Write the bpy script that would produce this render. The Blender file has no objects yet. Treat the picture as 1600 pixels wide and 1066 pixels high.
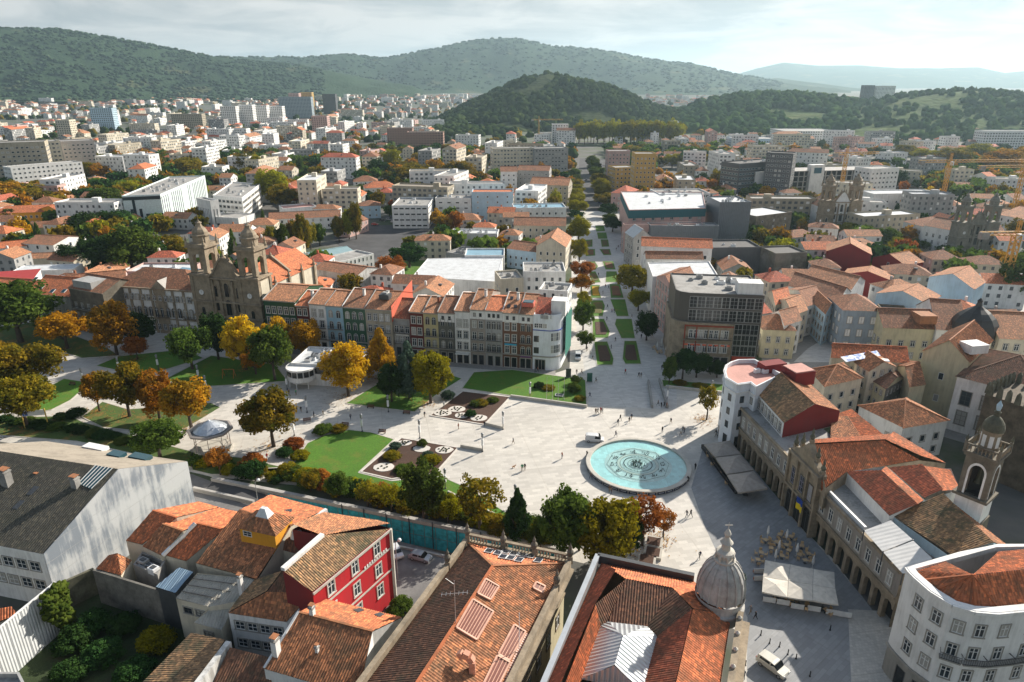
import bpy, bmesh, math, random
import numpy as np
from mathutils import Vector
from mathutils.geometry import tessellate_polygon
R=math.radians
scn=bpy.context.scene
COL=scn.collection
# ---------------------------------------------------------------- camera, sky, sun, exposure
FPX,CX,CY,HC,PIT=1067.,800.,533.,80.,R(20.7)
cam=bpy.data.cameras.new('camera'); camo=bpy.data.objects.new('camera',cam); COL.objects.link(camo)
camo.location=(0,0,HC); camo.rotation_euler=(R(90)-PIT,0,0)
cam.sensor_width=36; cam.lens=36*FPX/1600; cam.clip_start=1; cam.clip_end=60000
scn.camera=camo
SUN_AZ,SUN_EL=R(48.3),R(28.5)       # azimuth from +Y towards +X
sl=bpy.data.lights.new('sun','SUN'); sl.energy=5.0; sl.angle=R(0.6); sl.color=(1.0,0.92,0.81)
so=bpy.data.objects.new('sun',sl); COL.objects.link(so)
sd=Vector((math.sin(SUN_AZ)*math.cos(SUN_EL),math.cos(SUN_AZ)*math.cos(SUN_EL),math.sin(SUN_EL)))
so.rotation_euler=sd.to_track_quat('Z','Y').to_euler(); so.location=(300,300,400)
world=bpy.data.worlds.new('World'); scn.world=world; world.use_nodes=True
def build_world():
    nt=world.node_tree; nt.nodes.clear(); N=nt.nodes.new; L=nt.links.new
    out=N('ShaderNodeOutputWorld'); bg=N('ShaderNodeBackground'); bg.inputs[1].default_value=0.08
    sky=N('ShaderNodeTexSky'); sky.sky_type='NISHITA'; sky.sun_disc=False
    sky.sun_elevation=SUN_EL; sky.sun_rotation=SUN_AZ; sky.air_density=1.2; sky.dust_density=2.0
    tc=N('ShaderNodeTexCoord'); sep=N('ShaderNodeSeparateXYZ'); L(tc.outputs['Generated'],sep.inputs[0])
    # cloud deck: project the direction on a plane overhead so clouds flatten towards the horizon
    zm=N('ShaderNodeMath'); zm.operation='MAXIMUM'; zm.inputs[1].default_value=0.0; L(sep.outputs[2],zm.inputs[0])
    za=N('ShaderNodeMath'); za.operation='ADD'; za.inputs[1].default_value=0.12; L(zm.outputs[0],za.inputs[0])
    dv=N('ShaderNodeVectorMath'); dv.operation='DIVIDE'; cb=N('ShaderNodeCombineXYZ')
    for i in range(3): L(za.outputs[0],cb.inputs[i])
    L(tc.outputs['Generated'],dv.inputs[0]); L(cb.outputs[0],dv.inputs[1])
    n1=N('ShaderNodeTexNoise'); n1.inputs['Scale'].default_value=0.62; n1.inputs['Detail'].default_value=9; n1.inputs['Roughness'].default_value=0.55
    n1.inputs['Distortion'].default_value=0.3
    L(dv.outputs[0],n1.inputs['Vector'])
    # cover: dense low, broken higher up
    mr=N('ShaderNodeMapRange'); mr.inputs['From Min'].default_value=0.05; mr.inputs['From Max'].default_value=0.75
    mr.inputs['To Min'].default_value=0.36; mr.inputs['To Max'].default_value=-0.06; L(sep.outputs[2],mr.inputs['Value'])
    ad=N('ShaderNodeMath'); ad.operation='ADD'; L(n1.outputs['Fac'],ad.inputs[0]); L(mr.outputs[0],ad.inputs[1])
    cr=N('ShaderNodeMapRange'); cr.inputs['From Min'].default_value=0.42; cr.inputs['From Max'].default_value=0.78; L(ad.outputs[0],cr.inputs['Value'])
    cr.interpolation_type='SMOOTHSTEP'
    # cloud brightness: ragged bright tops against grey-blue bases, brighter towards the sun
    n2=N('ShaderNodeTexNoise'); n2.inputs['Scale'].default_value=1.25; n2.inputs['Detail'].default_value=8; n2.inputs['Roughness'].default_value=0.6
    n2.inputs['Distortion'].default_value=0.5; L(dv.outputs[0],n2.inputs['Vector'])
    rp=N('ShaderNodeValToRGB'); e=rp.color_ramp.elements
    e[0].position=0.40; e[0].color=(4.7,5.0,5.15,1); e[1].position=0.60; e[1].color=(7.5,7.4,7.2,1)
    L(n2.outputs['Fac'],rp.inputs[0])
    dt=N('ShaderNodeVectorMath'); dt.operation='DOT_PRODUCT'; dt.inputs[1].default_value=sd; L(tc.outputs['Generated'],dt.inputs[0])
    sg=N('ShaderNodeMapRange'); sg.inputs['From Min'].default_value=-0.2; sg.inputs['From Max'].default_value=1.0
    sg.inputs['To Min'].default_value=0.72; sg.inputs['To Max'].default_value=0.84; L(dt.outputs['Value'],sg.inputs['Value'])
    ml=N('ShaderNodeVectorMath'); ml.operation='SCALE'; L(rp.outputs[0],ml.inputs[0]); L(sg.outputs[0],ml.inputs['Scale'])
    mx=N('ShaderNodeMix'); mx.data_type='RGBA'; L(cr.outputs[0],mx.inputs[0]); L(sky.outputs[0],mx.inputs[6]); L(ml.outputs[0],mx.inputs[7])
    L(mx.outputs[2],bg.inputs[0]); L(bg.outputs[0],out.inputs[0])
build_world()
vs=scn.view_settings; scn.display_settings.display_device='sRGB'
vs.view_transform='Standard'; vs.look='None'; vs.gamma=1; vs.exposure=0.78
scn.cycles.use_denoising=True
try: scn.cycles.denoiser='OPENIMAGEDENOISE'
except Exception: pass
scn.cycles.max_bounces=5; scn.cycles.diffuse_bounces=2; scn.cycles.glossy_bounces=2; scn.cycles.transmission_bounces=3
scn.cycles.transparent_max_bounces=6; scn.cycles.volume_bounces=0; scn.cycles.caustics_reflective=False; scn.cycles.caustics_refractive=False
scn.cycles.sample_clamp_indirect=4
# ---------------------------------------------------------------- pixel -> place
CP,SP=math.cos(PIT),math.sin(PIT)
def ray(px,py):
    a=(px-CX)/FPX; b=(py-CY)/FPX
    return a, CP-b*SP, -SP-b*CP
def W(px,py,z=0.0):                    # the point at height z seen at this pixel of the photograph
    a,b,c=ray(px,py); t=(z-HC)/c
    return Vector((a*t,b*t,z))
def G(px,py): return W(px,py,0)
def PROJ(p):
    z=p[2]-HC; d=p[1]*CP-z*SP
    return (CX+FPX*p[0]/d, CY-FPX*(p[1]*SP+z*CP)/d) if d>0.1 else (-9999,-9999)
def WV(px,py,p1,p2):                   # where the pixel's ray meets the upright plane through p1, p2
    a,b,c=ray(px,py); nx,ny=p2[1]-p1[1],p1[0]-p2[0]
    t=(nx*p1[0]+ny*p1[1])/(nx*a+ny*b); return Vector((a*t,b*t,HC+c*t))
# ---------------------------------------------------------------- materials
MATS={}
class NT:
    def __init__(s,name):
        s.m=bpy.data.materials.new(name); s.m.use_nodes=True; s.t=s.m.node_tree
        s.b=s.t.nodes['Principled BSDF']; s.o=s.t.nodes['Material Output']
    def n(s,ty,**k):
        x=s.t.nodes.new('ShaderNode'+ty)
        for a,v in k.items(): setattr(x,a,v)
        return x
    def l(s,a,b): s.t.links.new(a,b)
    def noise(s,scale,detail=4,vec=None,rough=0.55):
        x=s.n('TexNoise'); x.inputs['Scale'].default_value=scale; x.inputs['Detail'].default_value=detail; x.inputs['Roughness'].default_value=rough
        if vec is not None: s.l(vec,x.inputs['Vector'])
        return x.outputs['Fac']
    def math(s,op,a,b=None,clamp=False):
        x=s.n('Math',operation=op); x.use_clamp=clamp
        for i,v in enumerate((a,b)):
            if v is None: continue
            if isinstance(v,(int,float)): x.inputs[i].default_value=v
            else: s.l(v,x.inputs[i])
        return x.outputs[0]
    def mr(s,v,a,b,c=0.,d=1.,smooth=False):
        x=s.n('MapRange'); s.l(v,x.inputs[0])
        for i,q in enumerate((a,b,c,d)): x.inputs[i+1].default_value=q
        if smooth: x.interpolation_type='SMOOTHSTEP'
        return x.outputs[0]
    def mix(s,f,a,b,mode='MIX'):
        x=s.n('Mix',data_type='RGBA',blend_type=mode)
        if isinstance(f,(int,float)): x.inputs[0].default_value=f
        else: s.l(f,x.inputs[0])
        for i,v in ((6,a),(7,b)):
            if isinstance(v,(tuple,list)): x.inputs[i].default_value=(*v[:3],1)
            else: s.l(v,x.inputs[i])
        return x.outputs[2]
    def pos(s): return s.n('NewGeometry').outputs['Position']
    def uv(s): return s.n('UVMap').outputs[0]
    def rnd(s): return s.n('ObjectInfo').outputs['Random']
    def scale(s,v,xyz):
        x=s.n('Mapping'); s.l(v,x.inputs[0]); x.inputs['Scale'].default_value=xyz; return x.outputs[0]
    def sepx(s,v):
        x=s.n('SeparateXYZ'); s.l(v,x.inputs[0]); return x.outputs
    def bump(s,h,strength=0.4,dist=0.05):
        x=s.n('Bump'); x.inputs['Strength'].default_value=strength; x.inputs['Distance'].default_value=dist; s.l(h,x.inputs['Height'])
        s.l(x.outputs[0],s.b.inputs['Normal'])
    def col(s,c):
        if isinstance(c,(tuple,list)): s.b.inputs['Base Color'].default_value=(*c[:3],1)
        else: s.l(c,s.b.inputs['Base Color'])
    def set(s,**k):
        for a,v in k.items(): s.b.inputs[a.replace('_',' ')].default_value=v
        return s.m
def lerp(c,f): return tuple(min(1,x*f) for x in c)
def M(key,fn,*a,**k):
    if key not in MATS: MATS[key]=fn(key,*a,**k)
    return MATS[key]
def plaster(key,c,dirt=0.35,rough=0.85):       # rendered or painted wall: blotches, rain streaks
    t=NT(key); p=t.pos()
    n1=t.noise(0.35,5,p); n2=t.noise(1.6,4,t.scale(p,(1,1,0.12)),0.65)
    f=t.mr(t.math('MULTIPLY',n1,n2),0.2,0.36)
    c1=t.mix(t.math('MULTIPLY',f,dirt),c,(c[0]*0.45+0.02,c[1]*0.44+0.02,c[2]*0.42+0.02))
    t.col(c1); t.bump(t.noise(9,3,p),0.15,0.02); return t.set(Roughness=rough)
def stone(key,c,var=0.5):
    t=NT(key); p=t.pos(); n1=t.noise(0.5,6,p,0.65); n2=t.noise(3.5,4,t.scale(p,(1,1,0.35)))
    c1=t.mix(t.mr(n1,0.35,0.7),lerp(c,1+0.25*var),lerp(c,1-0.55*var)); c2=t.mix(t.mr(n2,0.5,0.8,0,0.6*var),c1,lerp(c,0.4))
    t.col(c2); t.bump(n2,0.5,0.05); return t.set(Roughness=0.9)
def tile(key,c,var=0.35,moss=0.2,pitch=0.3,course=0.42,ribs=False,mossc=(0.09,0.085,0.05)):
    # clay tiles: every tile its own tone, courses overlap, lichen patches
    t=NT(key); u=t.uv(); x,y,_=t.sepx(u)
    iu=t.math('FLOOR',t.math('DIVIDE',x,pitch)); iv=t.math('FLOOR',t.math('DIVIDE',y,course))
    cb=t.n('CombineXYZ'); t.l(iu,cb.inputs[0]); t.l(iv,cb.inputs[1])
    wn=t.n('TexWhiteNoise',noise_dimensions='2D'); t.l(cb.outputs[0],wn.inputs[0])
    p=t.pos(); big=t.noise(0.16,5,p,0.6); mid=t.noise(0.9,5,p,0.65)
    c1=t.mix(t.mr(wn.outputs[0],0,1,0,1),lerp(c,1-var),lerp(c,1+var*0.8))
    c1=t.mix(t.mr(wn.outputs[0],0.80,0.86,0,0.55),c1,(min(1,c[0]*1.9),c[1]*1.75,c[2]*1.5))
    c2=t.mix(t.mr(mid,0.45,0.75,0,0.5),c1,lerp(c,0.5))
    c3=t.mix(t.mr(t.math('MULTIPLY',big,mid),0.22,0.36,0,moss,True),c2,mossc)
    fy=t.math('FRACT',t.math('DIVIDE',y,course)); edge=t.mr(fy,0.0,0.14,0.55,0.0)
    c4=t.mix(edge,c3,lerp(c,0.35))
    t.col(c4)
    h=t.math('ADD',fy,t.math('MULTIPLY',wn.outputs[0],0.4))
    if ribs:
        fx=t.math('FRACT',t.math('DIVIDE',x,pitch)); h=t.math('ADD',h,t.math('MULTIPLY',t.math('SINE',t.math('MULTIPLY',fx,math.pi)),1.2))
    t.bump(h,0.7,0.06); return t.set(Roughness=0.88)
def flat(key,c,rough=0.6,metal=0.0,var=0.12):
    t=NT(key); t.col(t.mix(t.mr(t.noise(1.3,4,t.pos()),0.35,0.7,0,1),lerp(c,1+var),lerp(c,1-var))); return t.set(Roughness=rough,Metallic=metal)
def sheetm(key,c,pitch=0.3,rough=0.45,metal=0.3,depth=0.05,dirt=0.3):   # ribbed sheet metal or fibre cement, ribs run along uv v
    t=NT(key); x,y,_=t.sepx(t.uv()); s=t.math('SINE',t.math('MULTIPLY',x,2*math.pi/pitch))
    n=t.noise(0.6,5,t.pos(),0.65)
    t.col(t.mix(t.mr(n,0.42,0.75,0,dirt),c,lerp(c,0.45))); t.bump(s,0.8,depth); return t.set(Roughness=rough,Metallic=metal)
def glass(key,c=(0.03,0.04,0.05),curtain=0.25):
    t=NT(key); r=t.rnd(); f=t.math('GREATER_THAN',r,1-curtain)
    t.col(t.mix(f,c,(0.38,0.37,0.34))); return t.set(Roughness=0.12,**{'Specular_IOR_Level':0.5})
def leafm(key,a,b,trans=0.42):
    t=NT(key); a=lerp(a,1.3); b=lerp(b,1.3); at=t.n('Attribute',attribute_name='leaf'); r=t.rnd()
    f=t.mr(at.outputs['Fac'],0,1); c=t.mix(f,a,b)
    hs=t.n('HueSaturation'); t.l(c,hs.inputs['Color']); t.l(t.mr(r,0,1,0.485,0.515),hs.inputs['Hue']); t.l(t.mr(r,0,1,0.8,1.2),hs.inputs['Value'])
    d=t.n('BsdfDiffuse'); tr=t.n('BsdfTranslucent'); m=t.n('MixShader'); m.inputs[0].default_value=trans
    t.l(hs.outputs[0],d.inputs[0]); t.l(hs.outputs[0],tr.inputs[0]); t.l(d.outputs[0],m.inputs[1]); t.l(tr.outputs[0],m.inputs[2]); t.l(m.outputs[0],t.o.inputs[0]); return t.m
def grassm(key,c,dry=(0.16,0.13,0.04),amt=0.3):
    t=NT(key); p=t.pos(); n=t.noise(0.22,5,p,0.6); f=t.noise(2.8,5,p,0.7)
    c1=t.mix(t.mr(f,0.3,0.7),lerp(c,0.6),lerp(c,1.3)); n5=t.noise(0.07,4,p,0.6); c1=t.mix(t.mr(n5,0.35,0.65,0,0.6),c1,lerp(c,0.62)); c2=t.mix(t.mr(n,0.5,0.66,0,amt,True),c1,dry); t.col(c2); t.bump(t.noise(9,3,p),0.8,0.09); return t.set(Roughness=0.95)
def paving(key,c,ang=0.0,sx=1.6,sy=0.8,joint=0.35,stain=0.3):
    t=NT(key); p=t.pos(); m=t.n('Mapping'); t.l(p,m.inputs[0]); m.inputs['Rotation'].default_value=(0,0,ang)
    br=t.n('TexBrick'); t.l(m.outputs[0],br.inputs['Vector']); br.inputs['Scale'].default_value=1; br.inputs['Brick Width'].default_value=sx; br.inputs['Row Height'].default_value=sy
    br.inputs['Mortar Size'].default_value=0.02; br.inputs['Mortar Smooth'].default_value=0.3
    br.inputs['Color1'].default_value=(*lerp(c,1.06),1); br.inputs['Color2'].default_value=(*lerp(c,0.84),1); br.inputs['Mortar'].default_value=(*lerp(c,1-joint),1)
    n=t.noise(0.05,6,p,0.65); n2=t.noise(0.9,5,p,0.7)
    b2=t.n('TexBrick'); t.l(m.outputs[0],b2.inputs['Vector']); b2.inputs['Scale'].default_value=1; b2.inputs['Brick Width'].default_value=11; b2.inputs['Row Height'].default_value=7.5; b2.inputs['Mortar Size'].default_value=0.12; b2.offset=0.0
    b2.inputs['Color1'].default_value=(1,1,1,1); b2.inputs['Color2'].default_value=(.93,.93,.94,1); b2.inputs['Mortar'].default_value=(.88,.87,.86,1)
    slabs=t.mix(1.0,br.outputs[0],b2.outputs[0],'MULTIPLY')
    c1=t.mix(t.mr(n,0.42,0.72,0,stain,True),slabs,lerp(c,0.62)); c2=t.mix(t.mr(n2,0.58,0.8,0,stain*0.7),c1,lerp(c,0.55))
    t.col(c2); return t.set(Roughness=0.75)
def asphalt(key,c=(0.055,0.055,0.057)):
    t=NT(key); p=t.pos(); n=t.noise(0.12,6,p,0.7); t.col(t.mix(t.mr(n,0.35,0.7),lerp(c,0.7),lerp(c,1.5))); t.bump(t.noise(20,2,p),0.2,0.02); return t.set(Roughness=0.9)
# ---------------------------------------------------------------- meshes
class MB:
    """collects faces with material slots and uv, then becomes one mesh object"""
    def __init__(s): s.v=[]; s.f=[]; s.mi=[]; s.uv=[]; s.mats=[]; s.sm=[]
    def slot(s,m):
        if m not in s.mats: s.mats.append(m)
        return s.mats.index(m)
    def poly(s,pts,m,uv=None,smooth=False):
        i=len(s.v); s.v.extend(tuple(p) for p in pts); s.f.append(tuple(range(i,i+len(pts)))); s.mi.append(s.slot(m)); s.sm.append(smooth)
        s.uv.append(uv if uv else [(0.,0.)]*len(pts))
    def wallq(s,p,q,z0,z1,m,z1b=None):           # upright quad with metric uv
        L=math.hypot(q[0]-p[0],q[1]-p[1]); b=z1 if z1b is None else z1b
        s.poly([(p[0],p[1],z0),(q[0],q[1],z0),(q[0],q[1],b),(p[0],p[1],z1)],m,[(0,z0),(L,z0),(L,b),(0,z1)])
    def faces(s,verts,faces,m,smooth=False):
        for f in faces: s.poly([verts[i] for i in f],m,smooth=smooth)
    def box(s,c,d,m,rz=0.,top=None):
        hx,hy,hz=d[0]/2,d[1]/2,d[2]/2; ca,sa=math.cos(rz),math.sin(rz); tx,ty=(1,1) if top is None else top
        V=[]
        for z,k,l in ((-hz,1,1),(hz,tx,ty)):
            for x,y in ((-hx,-hy),(hx,-hy),(hx,hy),(-hx,hy)):
                x*=k; y*=l; V.append((c[0]+x*ca-y*sa,c[1]+x*sa+y*ca,c[2]+z))
        s.faces(V,[(3,2,1,0),(4,5,6,7),(0,1,5,4),(1,2,6,5),(2,3,7,6),(3,0,4,7)],m)
    def bar(s,p,q,w,h,m):                           # box between two points
        p,q=Vector(p),Vector(q); d=(q-p); 
        if d.length<1e-6: return
        d.normalize(); u=Vector((0,0,1)) if abs(d.z)<0.95 else Vector((0,1,0)); x=d.cross(u).normalized(); y=x.cross(d)
        V=[a+x*i*w/2+y*j*h/2 for a in (p,q) for i,j in ((-1,-1),(1,-1),(1,1),(-1,1))]
        s.faces(V,[(3,2,1,0),(4,5,6,7),(0,1,5,4),(1,2,6,5),(2,3,7,6),(3,0,4,7)],m)
    def tube(s,p,q,r0,r1,m,n=8,cap=True,smooth=True):
        p,q=Vector(p),Vector(q); d=(q-p).normalized(); u=Vector((0,0,1)) if abs(d.z)<0.95 else Vector((0,1,0)); x=d.cross(u).normalized(); y=x.cross(d)
        A=[p+(x*math.cos(2*math.pi*k/n)+y*math.sin(2*math.pi*k/n))*r0 for k in range(n)]
        B=[q+(x*math.cos(2*math.pi*k/n)+y*math.sin(2*math.pi*k/n))*r1 for k in range(n)]
        for k in range(n): s.poly([A[k],A[(k+1)%n],B[(k+1)%n],B[k]],m,smooth=smooth)
        if cap: s.poly(B,m); s.poly(A[::-1],m)
    def lathe(s,prof,m,n=16,c=(0,0,0),smooth=True,a0=0.,a1=2*math.pi,flute=0.):
        full=abs(a1-a0-2*math.pi)<1e-6; N=n if full else n+1
        rings=[]
        for r,z in prof:
            rings.append([(c[0]+r*(1+flute*(k%2))*math.cos(a0+(a1-a0)*k/n),c[1]+r*(1+flute*(k%2))*math.sin(a0+(a1-a0)*k/n),c[2]+z) for k in range(N)])
        for a,b in zip(rings,rings[1:]):
            for k in range(n):
                k2=(k+1)%N
                s.poly([a[k],a[k2],b[k2],b[k]],m,smooth=smooth)
    def prism(s,pts,z0,z1,m,mtop=None,bottom=False):
        pts=[(p[0],p[1]) for p in pts]; n=len(pts)
        for i in range(n): s.wallq(pts[i],pts[(i+1)%n],z0,z1,m)
        s.cap(pts,z1,mtop or m)
        if bottom: s.cap(pts,z0,m)
    def cap(s,pts,z,m):
        vs=[Vector((p[0],p[1],0)) for p in pts]
        for t in tessellate_polygon([vs]): 
            q=[(vs[i].x,vs[i].y,z) for i in t]
            a=(q[1][0]-q[0][0])*(q[2][1]-q[0][1])-(q[1][1]-q[0][1])*(q[2][0]-q[0][0])
            if a<0: q=q[::-1]
            s.poly(q,m,[(x,y) for x,y,_ in q])
    def slope(s,pts,m,pitch=0.36,amp=0.1,ribs=True):   # a roof plane, ribs running down the slope; uv: u across, v down
        P=[Vector(p) for p in pts]; nrm=Vector((0,0,0))
        for i in range(len(P)): nrm+=(P[i]-P[0]).cross(P[(i+1)%len(P)]-P[0])
        if nrm.length<1e-6: return
        nrm.normalize()
        if nrm.z<0: nrm=-nrm
        dn=Vector((0,0,-1)); dn=dn-nrm*dn.dot(nrm)
        if dn.length<0.02: dn=Vector((0,-1,0))-nrm*Vector((0,-1,0)).dot(nrm)
        dn.normalize(); ux=dn.cross(nrm).normalized(); o=P[0]
        uvp=[((p-o).dot(ux),(p-o).dot(dn)) for p in P]
        if not ribs:
            s.poly(P,m,uvp); return
        u0=min(a for a,_ in uvp); u1=max(a for a,_ in uvp); nu=max(2,int((u1-u0)/(pitch/4)))
        n=len(P); prev=None
        def span(u):
            vs=[]
            for i in range(n):
                a,b=uvp[i],uvp[(i+1)%n]
                if (a[0]-u)*(b[0]-u)<=0 and abs(a[0]-b[0])>1e-9:
                    k=(u-a[0])/(b[0]-a[0]); vs.append(a[1]+k*(b[1]-a[1]))
            return (min(vs),max(vs)) if vs else None
        for i in range(nu+1):
            u=u0+(u1-u0)*i/nu; u=min(max(u,u0+1e-4),u1-1e-4); r=span(u)
            if r is None: prev=None; continue
            h=amp*abs(math.sin(math.pi*(u-u0)/pitch))
            a=o+ux*u+dn*r[0]+nrm*h; b=o+ux*u+dn*r[1]+nrm*h
            if prev: s.poly([prev[0],prev[1],b,a],m,[(prev[2],prev[3]),(prev[2],prev[4]),(u,r[1]),(u,r[0])])
            prev=(a,b,u,r[0],r[1])
    def data(s,name):
        me=bpy.data.meshes.new(name); me.from_pydata(s.v,[],s.f)
        for m in s.mats: me.materials.append(m)
        if s.f:
            me.polygons.foreach_set('material_index',s.mi); me.polygons.foreach_set('use_smooth',s.sm)
            uvl=me.uv_layers.new(name='UVMap'); uvl.data.foreach_set('uv',[c for f in s.uv for p in f for c in p[:2]])
        me.update(); return me
    def build(s,name,parent=None,loc=None,rz=0.,**k):
        """verts are given in world space; loc re-centres the object there"""
        if loc is not None:
            l=Vector(loc); ca,sa=math.cos(-rz),math.sin(-rz); nv=[]
            for x,y,z in s.v:
                x-=l.x; y-=l.y; nv.append((x*ca-y*sa,x*sa+y*ca,z-l.z))
            s.v=nv
        elif parent is not None:
            l=parent.location; s.v=[(x-l.x,y-l.y,z-l.z) for x,y,z in s.v]
        return obj(name,s.data(name),parent,loc,rz,**k)
def obj(name,me,parent=None,loc=None,rz=0.,label=None,cat=None,group=None,kind=None):
    o=bpy.data.objects.new(name,me); COL.objects.link(o)
    if loc is not None: o.location=loc
    if rz: o.rotation_euler=(0,0,rz)
    if parent is not None: o.parent=parent
    tag(o,label,cat,group,kind); return o
def tag(o,label=None,cat=None,group=None,kind=None):
    if label: o['label']=label
    if cat: o['category']=cat
    if group: o['group']=group
    if kind: o['kind']=kind
def thing(name,loc,label,cat,group=None,rz=0.):
    return obj(name,None,None,Vector(loc),rz,label,cat,group)
def copytree(o,loc=None,rz=None,parent=None,label=None,scale=None):
    c=o.copy(); COL.objects.link(c); c.parent=parent
    if loc is not None: c.location=loc
    if rz is not None: c.rotation_euler=(0,0,rz)
    if scale is not None: c.scale=scale
    if label: c['label']=label
    for ch in KIDS.get(o.name,[]) or o.children: copytree(ch,parent=c)
    return c
KIDS={}
from mathutils import noise as mnoise
rng=random.Random(7); nrg=np.random.default_rng(11)
T_OR=M('tile_orange',tile,(0.52,0.162,0.066),0.34,0.42)
T_RD=M('tile_red',tile,(0.40,0.112,0.056),0.32,0.35)
T_BR=M('tile_brown',tile,(0.40,0.168,0.078),0.45,0.45)
T_DK=M('tile_dark',tile,(0.19,0.092,0.055),0.35,0.45)
T_MO=M('tile_mossy',tile,(0.31,0.185,0.095),0.45,0.8,mossc=(0.085,0.085,0.045))
T_GY=M('tile_grey',tile,(0.085,0.078,0.060),0.3,0.5,mossc=(0.05,0.052,0.035))
F_OR=M('far_tile_orange',tile,(0.53,0.165,0.068),0.25,0.2,ribs=True)
F_BR=M('far_tile_brown',tile,(0.30,0.13,0.068),0.3,0.4,ribs=True)
F_LT=M('far_tile_light_brown',tile,(0.43,0.195,0.098),0.25,0.35,ribs=True)
F_RD=M('far_tile_red',tile,(0.46,0.12,0.065),0.25,0.2,ribs=True)
F_DK=M('far_tile_dark',tile,(0.13,0.068,0.045),0.3,0.4,ribs=True)
WHITE=M('white_plaster',plaster,(0.78,0.775,0.75),0.38); CREAM=M('cream_plaster',plaster,(0.62,0.56,0.44),0.4)
YELLOW=M('pale_yellow_plaster',plaster,(0.60,0.54,0.36),0.4); OCHRE=M('ochre_plaster',plaster,(0.52,0.34,0.10),0.35); ORANGE=M('orange_plaster',plaster,(0.72,0.33,0.02),0.25)
GREYP=M('grey_plaster',plaster,(0.36,0.36,0.35),0.5); DGREY=M('dark_grey_plaster',plaster,(0.10,0.105,0.11),0.4); PINK=M('pink_plaster',plaster,(0.55,0.36,0.32),0.4)
RED=M('red_plaster',plaster,(0.47,0.008,0.015),0.3); DRED=M('dark_red_plaster',plaster,(0.20,0.022,0.022),0.25); BLUEW=M('pale_blue_plaster',plaster,(0.45,0.60,0.70),0.3)
BEIGE=M('beige_plaster',plaster,(0.42,0.37,0.28),0.5); DIRTYW=M('weathered_white_plaster',plaster,(0.60,0.60,0.58),0.9); CONC=M('concrete',stone,(0.30,0.29,0.27),0.6); LCONC=M('light_concrete',stone,(0.42,0.40,0.37),0.4)
DCONC=M('stained_concrete',stone,(0.17,0.16,0.14),0.9)
GRAN=M('granite',stone,(0.31,0.25,0.175),0.8); DGRAN=M('dark_granite',stone,(0.165,0.145,0.11),0.8); LSTONE=M('pale_stone',stone,(0.50,0.47,0.41),0.35); MOSSY=M('mossy_stone',stone,(0.13,0.125,0.085),1.0)
SURR=M('window_surround_stone',stone,(0.34,0.32,0.28),0.4); FRAMEW=M('white_window_frame',flat,(0.72,0.72,0.70),0.5); FRAMED=M('dark_window_frame',flat,(0.06,0.06,0.06),0.5)
GLASS=M('window_glass',glass,curtain=0.22); GLASSD=M('dark_glass',glass,(0.015,0.018,0.02),0.0); GLASSB=M('blue_glass',glass,(0.03,0.08,0.10),0.05)
IRON=M('black_iron',flat,(0.02,0.02,0.022),0.5,0.3); STEEL=M('steel',flat,(0.45,0.46,0.47),0.4,0.6); WMET=M('white_metal',flat,(0.72,0.73,0.73),0.5,0.0); DMET=M('dark_metal',flat,(0.07,0.075,0.08),0.5,0.2)
ZINC=M('zinc_sheet',sheetm,(0.52,0.55,0.57),0.6,0.4,0.5,0.06); WSHEET=M('white_sheet',sheetm,(0.58,0.60,0.60),0.45,0.5,0.0,0.05); FIBRE=M('fibre_cement_sheet',sheetm,(0.48,0.45,0.38),0.22,0.9,0.0,0.05,0.7)
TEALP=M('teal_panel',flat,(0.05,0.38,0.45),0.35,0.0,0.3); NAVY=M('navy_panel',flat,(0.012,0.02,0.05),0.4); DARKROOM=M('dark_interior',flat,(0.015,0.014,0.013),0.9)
GROOF=M('grey_flat_roof',plaster,(0.34,0.33,0.31),0.7); WROOF=M('white_flat_roof',plaster,(0.60,0.62,0.63),0.45); BROOF=M('blue_flat_roof',plaster,(0.20,0.36,0.46),0.4); TANR=M('tan_flat_roof',plaster,(0.33,0.285,0.225),0.6); PINKR=M('pink_flat_roof',plaster,(0.58,0.30,0.25),0.35)
DROOF=M('dark_flat_roof',plaster,(0.11,0.105,0.10),0.5)
PAVE=M('plaza_granite',paving,(0.60,0.565,0.50),R(-12),1.8,0.9,0.18,0.42); PAVE2=M('avenue_granite',paving,(0.56,0.545,0.51),R(-5),1.5,0.75,0.18,0.25); ROADM=M('asphalt',asphalt); SETTS=M('granite_setts',paving,(0.33,0.31,0.28),R(20),0.5,0.3,0.4,0.4)
LAWN=M('lawn_grass',grassm,(0.075,0.19,0.008),(0.16,0.15,0.02),0.45); LAWND=M('leafy_grass',grassm,(0.075,0.13,0.02),(0.22,0.13,0.03),0.8); SOIL=M('garden_soil',grassm,(0.085,0.042,0.025),(0.05,0.03,0.02),0.4); GRAVEL=M('white_gravel',stone,(0.62,0.58,0.52),0.25)
L_GREEN=M('leaf_green',leafm,(0.032,0.058,0.010),(0.10,0.135,0.022)); L_DARK=M('leaf_dark_green',leafm,(0.014,0.034,0.010),(0.034,0.066,0.016),0.2); L_YEL=M('leaf_yellow',leafm,(0.26,0.16,0.010),(0.52,0.30,0.012))
L_ORG=M('leaf_orange',leafm,(0.11,0.085,0.010),(0.44,0.20,0.014)); L_OLV=M('leaf_olive',leafm,(0.045,0.065,0.009),(0.27,0.19,0.014)); L_RUST=M('leaf_rust',leafm,(0.14,0.05,0.014),(0.34,0.12,0.022)); L_BLUE=M('leaf_blue_green',leafm,(0.035,0.06,0.04),(0.075,0.11,0.075),0.2)
L_YG=M('leaf_yellow_green',leafm,(0.13,0.13,0.008),(0.26,0.23,0.010)); L_FAR=M('leaf_far_wood',leafm,(0.018,0.036,0.014),(0.045,0.068,0.020),0.1); BARK=M('bark',stone,(0.075,0.055,0.04),0.6)
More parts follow.
